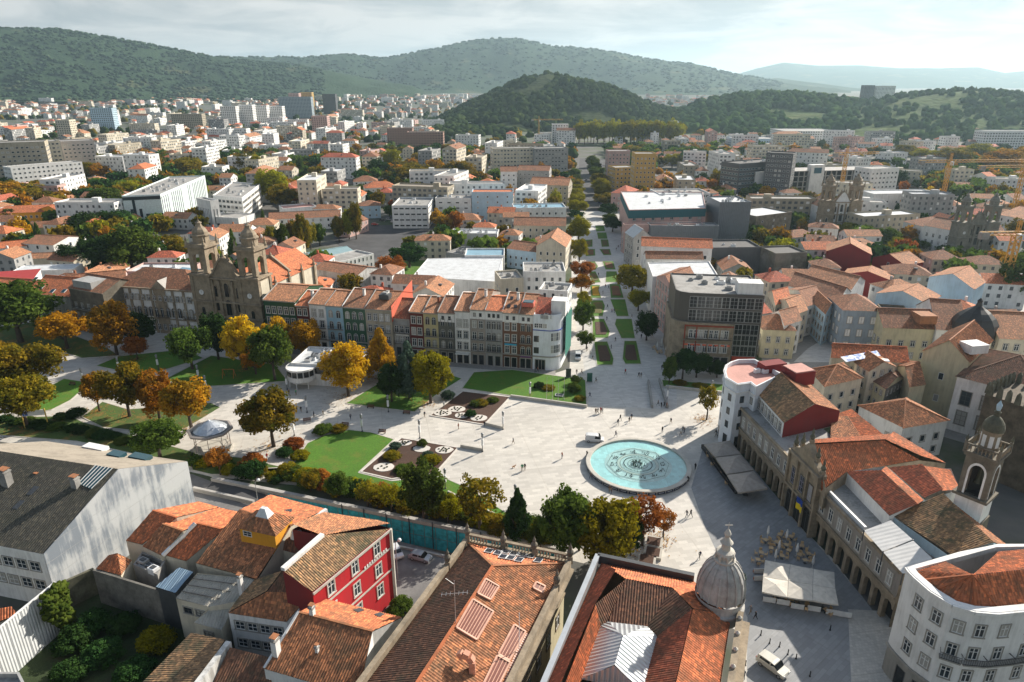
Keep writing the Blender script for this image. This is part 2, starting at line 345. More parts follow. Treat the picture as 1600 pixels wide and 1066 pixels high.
# ---------------------------------------------------------------- ground and terrain
def sm(a,b,x):
    t=min(1,max(0,(x-a)/(b-a))); return t*t*(3-2*t)
def gz(x,y):
    r=math.hypot(x,y)
    return 26*sm(1500,4200,r)+ (6*mnoise.noise(Vector((x/420,y/420,3.1))))*sm(800,1500,r)
TF0,TF1=G(330,752),G(868,862); TD=(TF1-TF0).normalized(); TN=Vector((TD.y,-TD.x,0))   # trench: far edge and the way towards the camera
if TN.y>0: TN=-TN
TN0,TN1=TF0+TN*7.5,TF1+TN*7.5
def build_ground():
    t=NT('town_ground'); p=t.pos(); a=t.noise(0.02,6,p,0.6); b=t.noise(0.15,5,p,0.65)
    c=t.mix(t.mr(a,0.42,0.6,0,1,True),(0.10,0.097,0.09),(0.045,0.07,0.022)); c=t.mix(t.mr(b,0.45,0.75,0,0.5),c,(0.17,0.15,0.13)); t.col(c); near=t.set(Roughness=0.95)
    n=160; rs=[700,760,830,910,1000,1110,1240,1400,1600,1850,2150,2500,2950,3500,4200,5200,6800,9000,12500,18000,26000]
    V=[];F=[]
    for r in rs:
        for k in range(n):
            x,y=r*math.sin(2*math.pi*k/n),r*math.cos(2*math.pi*k/n); V.append((x,y,gz(x,y) if r>700 else 0.0))
    for i in range(len(rs)-1):
        for k in range(n): F.append((i*n+k,(i+1)*n+k,(i+1)*n+(k+1)%n,i*n+(k+1)%n))
    ring=[Vector((V[k][0],V[k][1],0)) for k in range(n)]; hole=[TF0,TF1,TN1,TN0]
    vs=ring+hole; b0=len(V); V+= [tuple(h) for h in hole]
    idx=list(range(n))+[b0+i for i in range(4)]
    for tri in tessellate_polygon([ring,hole]): F.append(tuple(idx[i] for i in tri))
    F=[f if len(f)==4 else (f if ((V[f[1]][0]-V[f[0]][0])*(V[f[2]][1]-V[f[0]][1])-(V[f[1]][1]-V[f[0]][1])*(V[f[2]][0]-V[f[0]][0]))>0 else f[::-1]) for f in F]
    me=bpy.data.meshes.new('ground'); me.from_pydata(V,[],F); me.materials.append(near); me.update()
    obj('ground',me,kind='structure',label='wide town ground of yards and lanes reaching the hills')
build_ground()
def sheet(name,px,z,m,kind='structure',label=None,world=False,skirt=None):
    pts=[Vector(p) if world else G(*p) for p in px]
    mb=MB(); mb.cap(pts,z,m)
    if skirt is not None:
        for i in range(len(pts)): mb.wallq(pts[i],pts[(i+1)%len(pts)],-0.02,z,skirt)
    return mb.build(name,kind=kind,label=label)
def hillside(name,sky,D0,D1,D2,m,label,nu=220,nv=46,rough=14,scale=160,foot=-4,fine=0.0,power=1.0):
    xs=[p[0] for p in sky]; ys=[p[1] for p in sky]; V=[];F=[]
    for j in range(nv+1):
        s=j/nv
        for i in range(nu+1):
            px=xs[0]+(xs[-1]-xs[0])*i/nu; py=float(np.interp(px,xs,ys)); a,b,c=ray(px,py); h=math.hypot(a,b)
            wob=1+0.10*mnoise.noise(Vector((px/130.,1.7,D1/1000.)))
            zp=HC+c/h*D1
            if s<=0.7: q=s/0.7; D=D0*wob+(D1-D0*wob)*q; k=sm(0,1,q)**power
            else: q=(s-0.7)/0.3; D=D1+(D2-D1)*q; k=1-sm(0,1,q)
            x,y=a/h*D,b/h*D
            nz=mnoise.fractal(Vector((x/scale,y/scale,0)),0.9,2.1,5)
            edge=min(1,min(i,nu-i)/(nu*0.02))
            z=foot+(zp-foot)*k+ nz*rough*math.sin(math.pi*min(1,s/0.97))*(0.25 if 0.62<s<0.78 else 1)*edge
            if fine: z+=fine*abs(mnoise.noise(Vector((x/22.,y/22.,5.))))*edge
            V.append((x,y,z))
    for j in range(nv):
        for i in range(nu):
            q=j*(nu+1)+i; F.append((q,q+1,q+nu+2,q+nu+1))
    me=bpy.data.meshes.new(name); me.from_pydata(V,[],F); me.materials.append(m); me.update()
    me.polygons.foreach_set('use_smooth',[True]*len(F))
    obj(name,me,kind='structure',label=label); return V,nu,nv
def woodm(key,a,b,sc=0.01,clear=(0.16,0.15,0.07),amt=0.45):
    t=NT(key); p=t.pos(); n=t.noise(sc,6,p,0.62); f=t.noise(0.07,4,p,0.7); v=t.n('TexVoronoi'); v.inputs['Scale'].default_value=0.09; t.l(p,v.inputs['Vector'])
    c=t.mix(t.mr(n,0.38,0.62),a,b); c=t.mix(t.mr(v.outputs['Distance'],0.1,0.9,0,0.65),lerp(b,1.3),c); c=t.mix(t.mr(f,0.45,0.7,0,0.5),c,lerp(a,0.5))
    n3=t.noise(sc*0.45,5,p,0.6); c=t.mix(t.mr(n3,0.58,0.66,0,amt,True),c,clear)
    t.col(c); t.bump(t.math('SUBTRACT',1.0,v.outputs['Distance']),0.5,6.0); return t.set(Roughness=1.0,**{'Specular_IOR_Level':0.05})
WOOD=M('mountain_forest',woodm,(0.012,0.032,0.018),(0.034,0.060,0.028)); WOOD2=M('hill_forest_floor',woodm,(0.020,0.032,0.012),(0.040,0.055,0.02),0.02)
VM1=hillside('mountain_ridge',[(-120,52),(-40,44),(40,45),(90,47),(150,56),(215,68),(270,78),(330,89),(400,97),(470,104),(540,116),(600,128),(660,140)],2900,3900,5200,WOOD,'dark wooded ridge filling the left horizon',240,60,26,420,22,2.5)
VM2=hillside('mountain_peak',[(240,110),(340,89),(420,90),(470,90),(540,86),(600,91),(650,82),(700,72),(740,64),(790,60),(820,63),(860,72),(920,76),(960,82),(1010,92),(1060,99),(1110,107),(1150,117),(1200,125),(1260,134),(1330,142)],3900,5400,7000,WOOD,'broad wooded mountain with twin shoulders behind the avenue',300,60,30,520,24,2.5)
hillside('far_mountains',[(1020,140),(1130,122),(1180,108),(1225,98),(1280,103),(1340,102),(1400,106),(1470,107),(1530,105),(1570,113),(1640,108),(1760,112)],8500,11500,14000,WOOD,'pale hazy mountain range on the right horizon',160,30,60,1500,10,0)
hillside('far_foothill',[(1080,141),(1150,128),(1215,122),(1260,128),(1330,137),(1420,146)],5200,6400,7400,WOOD,'low hazy foothill before the far range',120,30,18,600,15,0)
VH=hillside('wooded_hill',[(655,196),(690,188),(715,175),(745,160),(780,144),(810,130),(840,120),(857,116),(880,122),(905,129),(940,135),(970,146),(990,156),(1015,168),(1060,178),(1110,184),(1150,190)],1230,1650,2050,WOOD2,'steep green hill standing at the head of the avenue',150,40,7,110,-1,0,0.85)
VR=hillside('park_hill',[(1060,176),(1100,162),(1150,152),(1200,149),(1260,151),(1300,156),(1340,160),(1380,157),(1420,149),(1470,144),(1520,142),(1570,147),(1640,151),(1720,156)],1150,1750,2300,M('park_grass',woodm,(0.025,0.045,0.016),(0.065,0.095,0.028),0.012,(0.14,0.15,0.06),0.5),'green hillside with terraces on the right',170,40,6,150,-1,0)
# crowns on the hills: nobody could count them
def ico():
    bm=bmesh.new(); bmesh.ops.create_icosphere(bm,subdivisions=2,radius=1); v=np.array([x.co[:] for x in bm.verts]); bm.verts.index_update()
    f=np.array([[q.index for q in x.verts] for x in bm.faces]); bm.free(); return v,f
IV,IF=ico()
def clumps(name,pts,rad,m,label,kind='stuff',zs=1.0,spiky=0.35,cat=None):
    pts=np.array(pts); rad=np.array(rad); n=len(pts); k=len(IV)
    V=IV[None]*(1+nrg.uniform(-spiky,spiky,(n,k,1)))*rad[:,None,None]; V[:,:,2]*=zs; V+=pts[:,None,:]
    F=(IF[None]+(np.arange(n)*k)[:,None,None]).reshape(-1,3)
    me=bpy.data.meshes.new(name); me.vertices.add(n*k); me.vertices.foreach_set('co',V.reshape(-1).astype(np.float32))
    me.loops.add(len(F)*3); me.loops.foreach_set('vertex_index',F.reshape(-1).astype(np.int32)); me.polygons.add(len(F))
    me.polygons.foreach_set('loop_start',np.arange(0,len(F)*3,3,dtype=np.int32)); me.polygons.foreach_set('loop_total',np.full(len(F),3,np.int32))
    at=me.attributes.new('leaf','FLOAT','POINT'); at.data.foreach_set('value',np.clip(np.repeat(nrg.uniform(0,1,n),k)+nrg.uniform(-.3,.3,n*k),0,1).astype(np.float32))
    me.materials.append(m); me.update(); me.validate()
    return obj(name,me,kind=kind,label=label,cat=cat)
def on_hill(H,n,s0,s1,i0,i1,rad,lift=0.4):
    V,nu,nv=H; out=[];rr=[]
    while len(out)<n:
        j=rng.uniform(s0,s1)*nv; i=rng.uniform(i0,i1)*nu; p=V[int(j)*(nu+1)+int(i)]; q=V[min(nv,int(j)+1)*(nu+1)+min(nu,int(i)+1)]; t=rng.random()
        c=[p[a]+(q[a]-p[a])*t for a in range(3)]
        if mnoise.noise(Vector((c[0]/120,c[1]/120,2)))<-0.32: continue
        r=rng.uniform(*rad); out.append((c[0]+rng.uniform(-8,8),c[1]+rng.uniform(-8,8),c[2]+r*lift)); rr.append(r)
    return out,rr
a,b=on_hill(VH,3600,0.02,0.8,0.02,0.88,(2.0,8.6)); clumps('hill_woodland',a,b,L_FAR,'dense dark woodland covering the steep hill')
a,b=on_hill(VR,1100,0.02,0.8,0.0,0.42,(5,10)); a2,b2=on_hill(VR,700,0.05,0.8,0.42,1.0,(3.5,7.5)); clumps('park_woodland',a+a2,b+b2,L_FAR,'scattered dark trees over the terraced hillside')

a,b=on_hill(VM1,2600,0.03,0.72,0.05,0.8,(4.5,11),.25); a2,b2=on_hill(VM2,2200,0.1,0.72,0.05,0.9,(6,14),.2); clumps('mountain_woodland',a+a2,b+b2,WOOD,'patches of taller trees on the distant ridges',zs=.6)
# ---------------------------------------------------------------- building kit
WCACHE={}
def win_mesh(typ,w,h,fr,su,gl):
    key=(typ,round(w,2),round(h,2),fr.name,su.name if su else '',gl.name)
    if key in WCACHE: return WCACHE[key]
    mb=MB(); gp=MB(); d=0.10
    if typ in ('arch',):
        n=8; r=w/2; hs=h-r
        def ring(k): return [(-k*r,0)]+[(-k*r*math.cos(math.pi*i/n),hs+k*r*math.sin(math.pi*i/n)) for i in range(n+1)]+[(k*r,0)]
        o,i_=ring(1.28),ring(1.0)
        for a in range(len(o)-1):
            mb.poly([(o[a][0],-d,o[a][1]),(o[a+1][0],-d,o[a+1][1]),(i_[a+1][0],-d,i_[a+1][1]),(i_[a][0],-d,i_[a][1])],su or fr)
            mb.poly([(o[a][0],0,o[a][1]),(o[a+1][0],0,o[a+1][1]),(o[a+1][0],-d,o[a+1][1]),(o[a][0],-d,o[a][1])],su or fr)
            mb.poly([(i_[a][0],0,i_[a][1]),(i_[a][0],-d,i_[a][1]),(i_[a+1][0],-d,i_[a+1][1]),(i_[a+1][0],0,i_[a+1][1])],su or fr)
        mb.box((0,-0.03,h/2),(0.08,0.05,h),fr); mb.box((0,-0.03,hs),(w,0.05,0.08),fr)
        gp.poly([(x,-0.012,z) for x,z in i_],gl)
    else:
        t=0.16
        if su:
            mb.box((-w/2-t/2,-d/2,h/2),(t,d,h),su); mb.box((w/2+t/2,-d/2,h/2),(t,d,h),su)
            mb.box((0,-d/2-0.01,h+t/2),(w+2*t,d+0.02,t),su); mb.box((0,-d/2-0.04,-0.07),(w+2*t+0.1,d+0.08,0.14),su)
        f=0.10
        for sx in (-1,1): mb.box((sx*(w/2-f/2),-0.03,h/2),(f,0.05,h),fr)
        for z in (f/2,h-f/2): mb.box((0,-0.03,z),(w-2*f,0.05,f),fr)
        if typ=='sash':
            mb.box((0,-0.03,h/2),(0.11,0.052,h-2*f),fr)
            for z in (h*0.66,): mb.box((0,-0.03,z),(w-2*f,0.048,0.08),fr)
        elif typ=='grid':
            for k in range(1,max(2,int(w/0.9))): mb.box((-w/2+w*k/max(2,int(w/0.9)),-0.03,h/2),(0.07,0.052,h-2*f),fr)
            for k in range(1,max(2,int(h/1.1))): mb.box((0,-0.03,h*k/max(2,int(h/1.1))),(w-2*f,0.048,0.06),fr)
        elif typ=='shut':
            for sx in (-1,1): mb.box((sx*w*0.25,-0.04,h/2),(w*0.44,0.05,h-2*f),fr)
        gp.poly([(-w/2,-0.012,0),(w/2,-0.012,0),(w/2,-0.012,h),(-w/2,-0.012,h)],gl)
    both=MB(); both.v=mb.v+gp.v; k=len(mb.v); both.f=mb.f+[tuple(i+k for i in f) for f in gp.f]; both.uv=mb.uv+gp.uv; both.sm=mb.sm+gp.sm; both.mats=mb.mats+gp.mats; both.mi=mb.mi+[i+len(mb.mats) for i in gp.mi]
    WCACHE[key]=(mb.data('window'),gp.data('pane'),both.data('window')); return WCACHE[key]
class B:
    def __init__(s,root,cs,h): s.root=root; s.cs=cs; s.h=h
    def edge(s,i): return s.cs[i],s.cs[(i+1)%len(s.cs)]
    def out(s,i):
        p,q=s.edge(i); d=Vector((q[0]-p[0],q[1]-p[1],0)).normalized(); return d,Vector((d.y,-d.x,0))
    def win(s,i,zs,n,typ='sash',w=1.1,h=1.9,m=0.5,fr=None,su='d',gl=None,m1=None,name='window',off=0.0,sub=True):
        fr=fr or FRAMEW; su=SURR if su=='d' else su; gl=gl or GLASS; m1=m if m1 is None else m1
        p,q=s.edge(i); p=Vector((p[0],p[1],0)); q=Vector((q[0],q[1],0)); d=(q-p); L=d.length; d.normalize(); o=Vector((d.y,-d.x,0)); rz=math.atan2(d.y,d.x)
        a,g,bo=win_mesh(typ,w,h,fr,su,gl)
        for z in (zs if isinstance(zs,(list,tuple)) else [zs]):
            for k in range(n):
                x=m+(L-m-m1)*(k+0.5)/n; c=p+d*x+o*off; 
                f=obj(name,a if sub else bo,s.root,Vector((c.x,c.y,z))-s.root.location,rz)
                if sub: obj('pane',g,f)
        return s
    def band(s,i,z,hh,proud,m,name='cornice',a=0.,b=1.):
        p,q=s.edge(i); p,q=Vector((p[0],p[1],0)),Vector((q[0],q[1],0)); d=(q-p).normalized(); o=Vector((d.y,-d.x,0)); P=p+(q-p)*a; Q=p+(q-p)*b
        mb=MB(); c=(P+Q)/2+o*proud/2; mb.box((c.x,c.y,z+hh/2),((Q-P).length+(0.02 if a==0 and b==1 else 0),proud,hh),m,math.atan2(d.y,d.x)); mb.build(name,s.root); return s
    def balcony(s,i,z,a,b,depth=0.7,m=None):
        p,q=s.edge(i); p,q=Vector((p[0],p[1],0)),Vector((q[0],q[1],0)); L=(q-p).length; d=(q-p).normalized(); o=Vector((d.y,-d.x,0)); P=p+d*L*a; Q=p+d*L*b; rz=math.atan2(d.y,d.x)
        mb=MB(); c=(P+Q)/2+o*depth/2; mb.box((c.x,c.y,z-0.08),((Q-P).length,depth,0.16),m or SURR,rz); bo=mb.build('balcony',s.root)
        r=MB(); e0,e1=P+o*depth*0.94,Q+o*depth*0.94
        for zz in (z+0.95,z+0.1): r.bar((e0.x,e0.y,zz),(e1.x,e1.y,zz),0.05,0.05,IRON)
        n=max(3,int((Q-P).length/0.25))
        for k in range(n+1): c=e0+(e1-e0)*k/n; r.bar((c.x,c.y,z),(c.x,c.y,z+0.95),0.03,0.03,IRON)
        for e,f in ((e0,P),(e1,Q)): r.bar((e.x,e.y,z+0.95),(f.x,f.y,z+0.95),0.05,0.05,IRON)
        r.v=[tuple(Vector(v)-s.root.location) for v in r.v]
        obj('railing',r.data('railing'),bo); return s
    def chimney(s,px,z0,z1,w=0.7,d=0.9,m=None,rz=None):
        c=W(px[0],px[1],z1); mb=MB(); rz=rz if rz is not None else math.atan2(s.cs[1][1]-s.cs[0][1],s.cs[1][0]-s.cs[0][0])
        mb.box((c.x,c.y,(z0+z1)/2),(w,d,z1-z0),m or WHITE,rz); mb.box((c.x,c.y,z1+0.09),(w+0.2,d+0.2,0.18),CONC,rz); mb.box((c.x,c.y,z1+0.35),(w*0.7,d*0.7,0.36),m or WHITE,rz); mb.box((c.x,c.y,z1+0.58),(w+0.1,d+0.1,0.1),T_BR,rz)
        mb.build('chimney',s.root); return s
    def box(s,name,c,d,m,rz=0.,top=None):
        mb=MB(); mb.box(c,d,m,rz,top); mb.build(name,s.root); return s
    def skylight(s,px,z,w=1.1,l=1.4,pitch=25,face=0,m=None):
        """a roof window lying on a slope that falls outwards over the given wall"""
        c=W(px[0],px[1],z); d,o=s.out(face); th=R(pitch); dn=o*math.cos(th)+Vector((0,0,-math.sin(th))); n=o*math.sin(th)+Vector((0,0,math.cos(th)))
        mb=MB()
        def q(cx,hw,hl,k0,k1,mm):
            for zz in (k1,):
                P=[c+d*(sx*hw)+dn*(sy*hl)+n*zz for sx,sy in ((-1,1),(1,1),(1,-1),(-1,-1))]; P0=[p-n*(k1-k0) for p in P]
                mb.poly(P,mm)
                for i in range(4): mb.poly([P0[i],P0[(i+1)%4],P[(i+1)%4],P[i]],mm)
        q(c,w/2,l/2,0.0,0.16,m or FRAMEW); q(c,w/2-0.09,l/2-0.09,0.16,0.18,GLASSB)
        mb.build('skylight',s.root); return s
    def units(s,n,seed,z,sz=(1.5,1.2,1.1),m=None,name='roof_unit',inset=0.18):
        r=random.Random(seed); c=s.cs
        for k in range(n):
            u,v=r.uniform(inset,1-inset),r.uniform(inset,1-inset); p=Vector(c[0])*(1-u)*(1-v)+Vector(c[1])*u*(1-v)+Vector(c[2])*u*v+Vector(c[3])*(1-u)*v
            f=r.uniform(0.6,1.3); mb=MB(); rz=math.atan2(c[1][1]-c[0][1],c[1][0]-c[0][0]); mm=m or r.choice([STEEL,WMET,GREYP])
            d=(sz[0]*f,sz[1]*f,sz[2]*r.uniform(.6,1.2)); mb.box((p.x,p.y,z+d[2]/2),d,mm,rz); mb.box((p.x,p.y,z+d[2]+0.06),(d[0]*0.6,d[1]*0.6,0.12),DMET,rz); mb.build(name,s.root)
        return s
def rect(A,B_,h,depth=None,C=None):
    a,b=W(A[0],A[1],h),W(B_[0],B_[1],h); d=(b-a).normalized(); n=Vector((-d.y,d.x,0))
    if n.y<0 and abs(n.y)>0.05: n=-n
    if depth is None: depth=(W(C[0],C[1],h)-b).dot(n)
    return [a,b,b+n*depth,a+n*depth]
def ccw(cs):
    a=sum(cs[i][0]*cs[(i+1)%len(cs)][1]-cs[(i+1)%len(cs)][0]*cs[i][1] for i in range(len(cs))); return cs if a>0 else cs[::-1]
FOOT=[]
def bld(name,label,cat,cs,h,roof='gable',wall=None,rm=None,rise=3.0,ridge='x',ov=0.35,base=0.,group=None,ribs=False,wm=None,par=0.7,hipf=1.0,root_at=None,pitch=0.36,amp=0.1,ridgepos=0.5):
    wall=wall or WHITE; cs=[Vector((c[0],c[1],0)) for c in cs]; ce=sum(cs,Vector((0,0,0)))/len(cs)
    FOOT.append((ce.x,ce.y,max((c-ce).length for c in cs))); root=thing(name,(ce.x,ce.y,base),label,cat,group); b=B(root,cs,h); n=len(cs); top=h-0.08 if roof!='flat' else h
    w=MB()
    for i in range(n): w.wallq(cs[i],cs[(i+1)%n],base,top,(wm or {}).get(i,wall))
    r=MB(); rm=rm or F_BR
    if roof=='flat':
        ins=[]
        for i in range(n):
            p0,p1,p2=cs[i-1],cs[i],cs[(i+1)%n]; d1=(p1-p0).normalized(); d2=(p2-p1).normalized(); n1=Vector((-d1.y,d1.x,0)); n2=Vector((-d2.y,d2.x,0)); m=(n1+n2); m=m/max(0.3,m.dot(n1)); ins.append(p1+m*0.3)
        for i in range(n):
            j=(i+1)%n; w.poly([(*cs[i][:2],h),(*cs[j][:2],h),(*ins[j][:2],h),(*ins[i][:2],h)],wall); w.wallq(ins[j],ins[i],h-par,h,wall)
        r.cap(ins,h-par,rm)
    else:
        a,b_,c,d=[Vector((q.x,q.y,h)) for q in cs]
        ux=(b_-a).normalized(); uy=(d-a).normalized(); e=ov
        if roof=='shed':
            A,Bp,C,D=a-ux*e-uy*e,b_+ux*e-uy*e,c+ux*e+uy*e,d-ux*e+uy*e
            if ridge=='x': A.z=Bp.z=h-0.1; C.z=D.z=h+rise; w.wallq(cs[2],cs[3],top,h+rise-0.1,wall); w.poly([(*b_[:2],top),(*c[:2],top),(*c[:2],h+rise-0.1)],wall); w.poly([(*a[:2],top),(*d[:2],top),(*d[:2],h+rise-0.1)],wall)
            else: A.z=D.z=h-0.1; Bp.z=C.z=h+rise; w.wallq(cs[1],cs[2],top,h+rise-0.1,wall); w.poly([(*a[:2],top),(*b_[:2],top),(*b_[:2],h+rise-0.1)],wall); w.poly([(*d[:2],top),(*c[:2],top),(*c[:2],h+rise-0.1)],wall)
            r.slope([A,Bp,C,D],rm,pitch,amp,ribs)
        else:
            if ridge=='y': a,b_,c,d=b_,c,d,a; ux=(b_-a).normalized(); uy=(d-a).normalized()
            rp=ridgepos; W2=(d-a).length; k=rise/(W2*rp); drop=Vector((0,0,k*e)); k2=rise/(W2*(1-rp)); drop2=Vector((0,0,k2*e))
            up=Vector((0,0,rise)); m0=a+(d-a)*rp+up; m1=b_+(c-b_)*rp+up
            if roof=='gable':
                for p,q,mm in ((a,d,m0),(b_,c,m1)): w.poly([(p.x,p.y,top),(q.x,q.y,top),(mm.x,mm.y,mm.z-0.06)],(wm or {}).get('gable',wall))
                A,Bp=a-ux*e-uy*e-drop,b_+ux*e-uy*e-drop; C,D=c+ux*e+uy*e-drop2,d-ux*e+uy*e-drop2; m0=m0-ux*e; m1=m1+ux*e
                r.slope([A,Bp,m1,m0],rm,pitch,amp,ribs); r.slope([C,D,m0,m1],rm,pitch,amp,ribs)
            else:
                L=(b_-a).length; t=min(W2/2*hipf,L/2-0.05); m0=m0+ux*t; m1=m1-ux*t; dr=Vector((0,0,k*e))
                A,Bp,C,D=a-(ux+uy)*e-dr,b_+(ux-uy)*e-dr,c+(ux+uy)*e-dr,d+(uy-ux)*e-dr
                r.slope([A,Bp,m1,m0],rm,pitch,amp,ribs); r.slope([C,D,m0,m1],rm,pitch,amp,ribs); r.slope([Bp,C,m1],rm,pitch,amp,ribs); r.slope([D,A,m0],rm,pitch,amp,ribs)
                hb=MB()
                for p,q in ((A,m0),(D,m0),(Bp,m1),(C,m1),(m0,m1)):
                    if (q-p).length>0.3 and ribs: hb.bar(p+Vector((0,0,.08)),q+Vector((0,0,.08)),0.28,0.16,rm)
                if hb.f: hb.build('ridge_tiles',root)
            if roof=='gable':
                hb=MB(); hb.bar(m0+Vector((0,0,.06)),m1+Vector((0,0,.06)),0.3,0.16,rm); hb.build('ridge_tiles',root)
    w.build('wall',root); r.build('roof',root); return b
def custom(name,label,cat,V,faces,outline,wall,base=0.,wm=None,ribs=True,pitch=0.36,amp=0.1,extra=(),group=None):
    """roof given by its corners: V maps a key to a world point; faces are (keys, material); outline is the eave line"""
    cs=[V[k] for k in outline]; cs2=ccw([Vector((c[0],c[1],c[2])) for c in cs]); ce=sum(cs2,Vector((0,0,0)))/len(cs2)
    FOOT.append((ce.x,ce.y,max((Vector((c.x-ce.x,c.y-ce.y,0))).length for c in cs2))); root=thing(name,(ce.x,ce.y,base),label,cat,group); w=MB(); n=len(cs2)
    for i in range(n):
        p,q=cs2[i],cs2[(i+1)%n]; w.wallq(p,q,base,p.z-0.05,(wm or {}).get(i,wall),q.z-0.05)
    w.build('wall',root)
    for ks,m in faces:
        r=MB(); r.slope([V[k] for k in ks],m,pitch,amp,ribs and not m.name.endswith('flat_roof')); r.build('roof_slope',root)
    return B(root,[Vector((c.x,c.y,0)) for c in cs2],max(c.z for c in cs2))
# ---------------------------------------------------------------- trees
def make_crown(seed,shape='round',nl=8600,lf=0.036,H=2.2):
    g=np.random.default_rng(seed); n=92
    d=g.normal(size=(n,3)); d/=np.linalg.norm(d,axis=1)[:,None]; rr=g.uniform(0.35,0.9,(n,1))**0.7; C=d*rr; cr=g.uniform(0.16,0.30,n)
    if shape=='round': C*=[0.92,0.92,0.78]; C*=(1+0.16*np.sin(3*np.arctan2(C[:,1],C[:,0])+seed)+0.1*np.sin(7*C[:,2]+seed))[:,None]; C[:,2]+=1.34
    elif shape=='spread': C*=[0.95,0.95,0.6]; C[:,2]+=1.5; C[:,2]-=0.25*np.hypot(C[:,0],C[:,1])**2
    elif shape=='cone':
        z=g.uniform(0,1,n)**1.2; a=g.uniform(0,2*np.pi,n); r=(1-z)**0.8*g.uniform(0.4,0.9,n); C=np.stack([r*np.cos(a),r*np.sin(a),0.42+z*1.62],1); cr=0.12+0.16*(1-z)
    elif shape=='column': C*=[0.72,0.72,0.86]; C[:,2]+=1.22; cr*=0.9
    elif shape=='bush': C*=[0.82,0.82,0.62]; C[:,2]=np.abs(C[:,2])*1.9+0.35; 
    elif shape=='sparse': C*=[0.9,0.9,0.7]; C[:,2]+=1.4; cr*=0.8; nl=int(nl*0.3)
    k=g.integers(0,n,nl); u=g.normal(size=(nl,3)); u/=np.linalg.norm(u,axis=1)[:,None]
    P=C[k]+u*(cr[k]*g.uniform(0.55,1.05,nl))[:,None]
    nr=u+0.5*g.normal(size=(nl,3)); nr/=np.linalg.norm(nr,axis=1)[:,None]
    t=np.cross(nr,g.normal(size=(nl,3))); t/=np.linalg.norm(t,axis=1)[:,None]; b=np.cross(nr,t); s=(lf*g.uniform(0.6,1.4,nl))[:,None]
    V=np.stack([P-t*s-b*s*0.7,P+t*s-b*s*0.7,P+t*s*0.8+b*s,P-t*s*0.8+b*s],1); V[:,:,2]=np.maximum(V[:,:,2],0.04)
    F=np.arange(nl*4).reshape(-1,4)
    me=bpy.data.meshes.new('crown'); me.vertices.add(nl*4); me.vertices.foreach_set('co',V.reshape(-1).astype(np.float32)); me.loops.add(nl*4); me.loops.foreach_set('vertex_index',F.reshape(-1).astype(np.int32))
    me.polygons.add(nl); me.polygons.foreach_set('loop_start',np.arange(0,nl*4,4,dtype=np.int32)); me.polygons.foreach_set('loop_total',np.full(nl,4,np.int32))
    cv=g.uniform(0,1,n); at=me.attributes.new('leaf','FLOAT','POINT'); at.data.foreach_set('value',np.repeat(np.clip(cv[k]*0.65+g.uniform(0,0.35,nl),0,1),4).astype(np.float32))
    me.materials.append(L_GREEN); me.update(); return me
def make_trunk(seed,shape):
    r=random.Random(seed); mb=MB(); top=1.7 if shape in('cone','column') else 1.25
    mb.tube((0,0,-0.03),(0.02,0.0,0.5),0.075,0.055,BARK,8,False); mb.tube((0.02,0,0.5),(0,0.02,top),0.055,0.02,BARK,7,False)
    for k in range(7 if shape!='bush' else 4):
        a=2*math.pi*k/7+r.uniform(-.3,.3); z=r.uniform(0.45,1.0); L=r.uniform(0.4,0.75)
        m=(math.cos(a)*L*0.55,math.sin(a)*L*0.55,z+L*0.42); e=(math.cos(a)*L,math.sin(a)*L,z+L*0.95); mb.tube((0.01,0.01,z),m,0.035,0.022,BARK,5,False); mb.tube(m,e,0.022,0.008,BARK,5,False)
        for q in range(2):
            b=a+r.uniform(-.8,.8); mb.tube(m,(m[0]+math.cos(b)*0.3,m[1]+math.sin(b)*0.3,m[2]+r.uniform(.1,.35)),0.014,0.005,BARK,4,False)
    return mb.data('trunk')
CROWN={}; TRUNK={}
SH={'round':4,'spread':3,'cone':2,'column':2,'bush':2,'sparse':2}
for sh,n in SH.items():
    CROWN[sh]=[make_crown(100+hash(sh)%1+i*17+len(sh)*31,sh) for i in range(n)]; TRUNK[sh]=[make_trunk(i+5,sh) for i in range(2)]
CROWNF={sh:[make_crown(900+i*13+len(sh),sh,1500,0.075) for i in range(3)] for sh in ('round','column','cone','spread')}
SPN={'green':(L_GREEN,'green'),'dark':(L_DARK,'dark green'),'yellow':(L_YEL,'golden yellow'),'orange':(L_ORG,'orange'),'olive':(L_OLV,'olive'),'rust':(L_RUST,'rusty red'),'blue':(L_BLUE,'blue-green'),'yg':(L_YG,'yellow-green')}
tcount=[0]
def tree_at(base,w,h,sp,shape='round',label=None,where='',name=None,group=None,far=False,cat='tree'):
    tcount[0]+=1; i=tcount[0]; m,cn=SPN[sp]; form={'round':'round','spread':'spreading','cone':'conical','column':'tall narrow','bush':'low','sparse':'thin'}[shape]
    kind='shrub' if shape=='bush' else 'tree'
    root=thing(name or ('shrub' if shape=='bush' else 'conifer_tree' if shape=='cone' else 'broadleaf_tree'),base,label or f'{form} {cn} {kind} {where}'.strip(),cat if shape!='bush' else 'shrub',group,rz=(i*2.399)%6.28)
    root.scale=(w/2,w/2,h/2.2)
    cl=(CROWNF if far else CROWN)[shape if not(far and shape not in CROWNF) else 'round']
    c=obj('crown',cl[i%len(cl)],root); c.material_slots[0].link='OBJECT'; c.material_slots[0].material=m
    if shape!='bush' and not far: obj('trunk',TRUNK[shape][i%2],root)
    elif far: obj('trunk',TRUNK['round'][i%2],root)
    return root
def tree(bx,by,ty,wpx,sp,shape='round',where='',label=None,name=None,group='trees in the park'):
    p=G(bx,by); q=WV(bx,ty,p,p+Vector((1,0,0))); dep=p.y*CP+HC*SP
    return tree_at(p,wpx*dep/FPX*1.12,max(1.0,q.z+0.2),sp,shape,label,where,name,group)
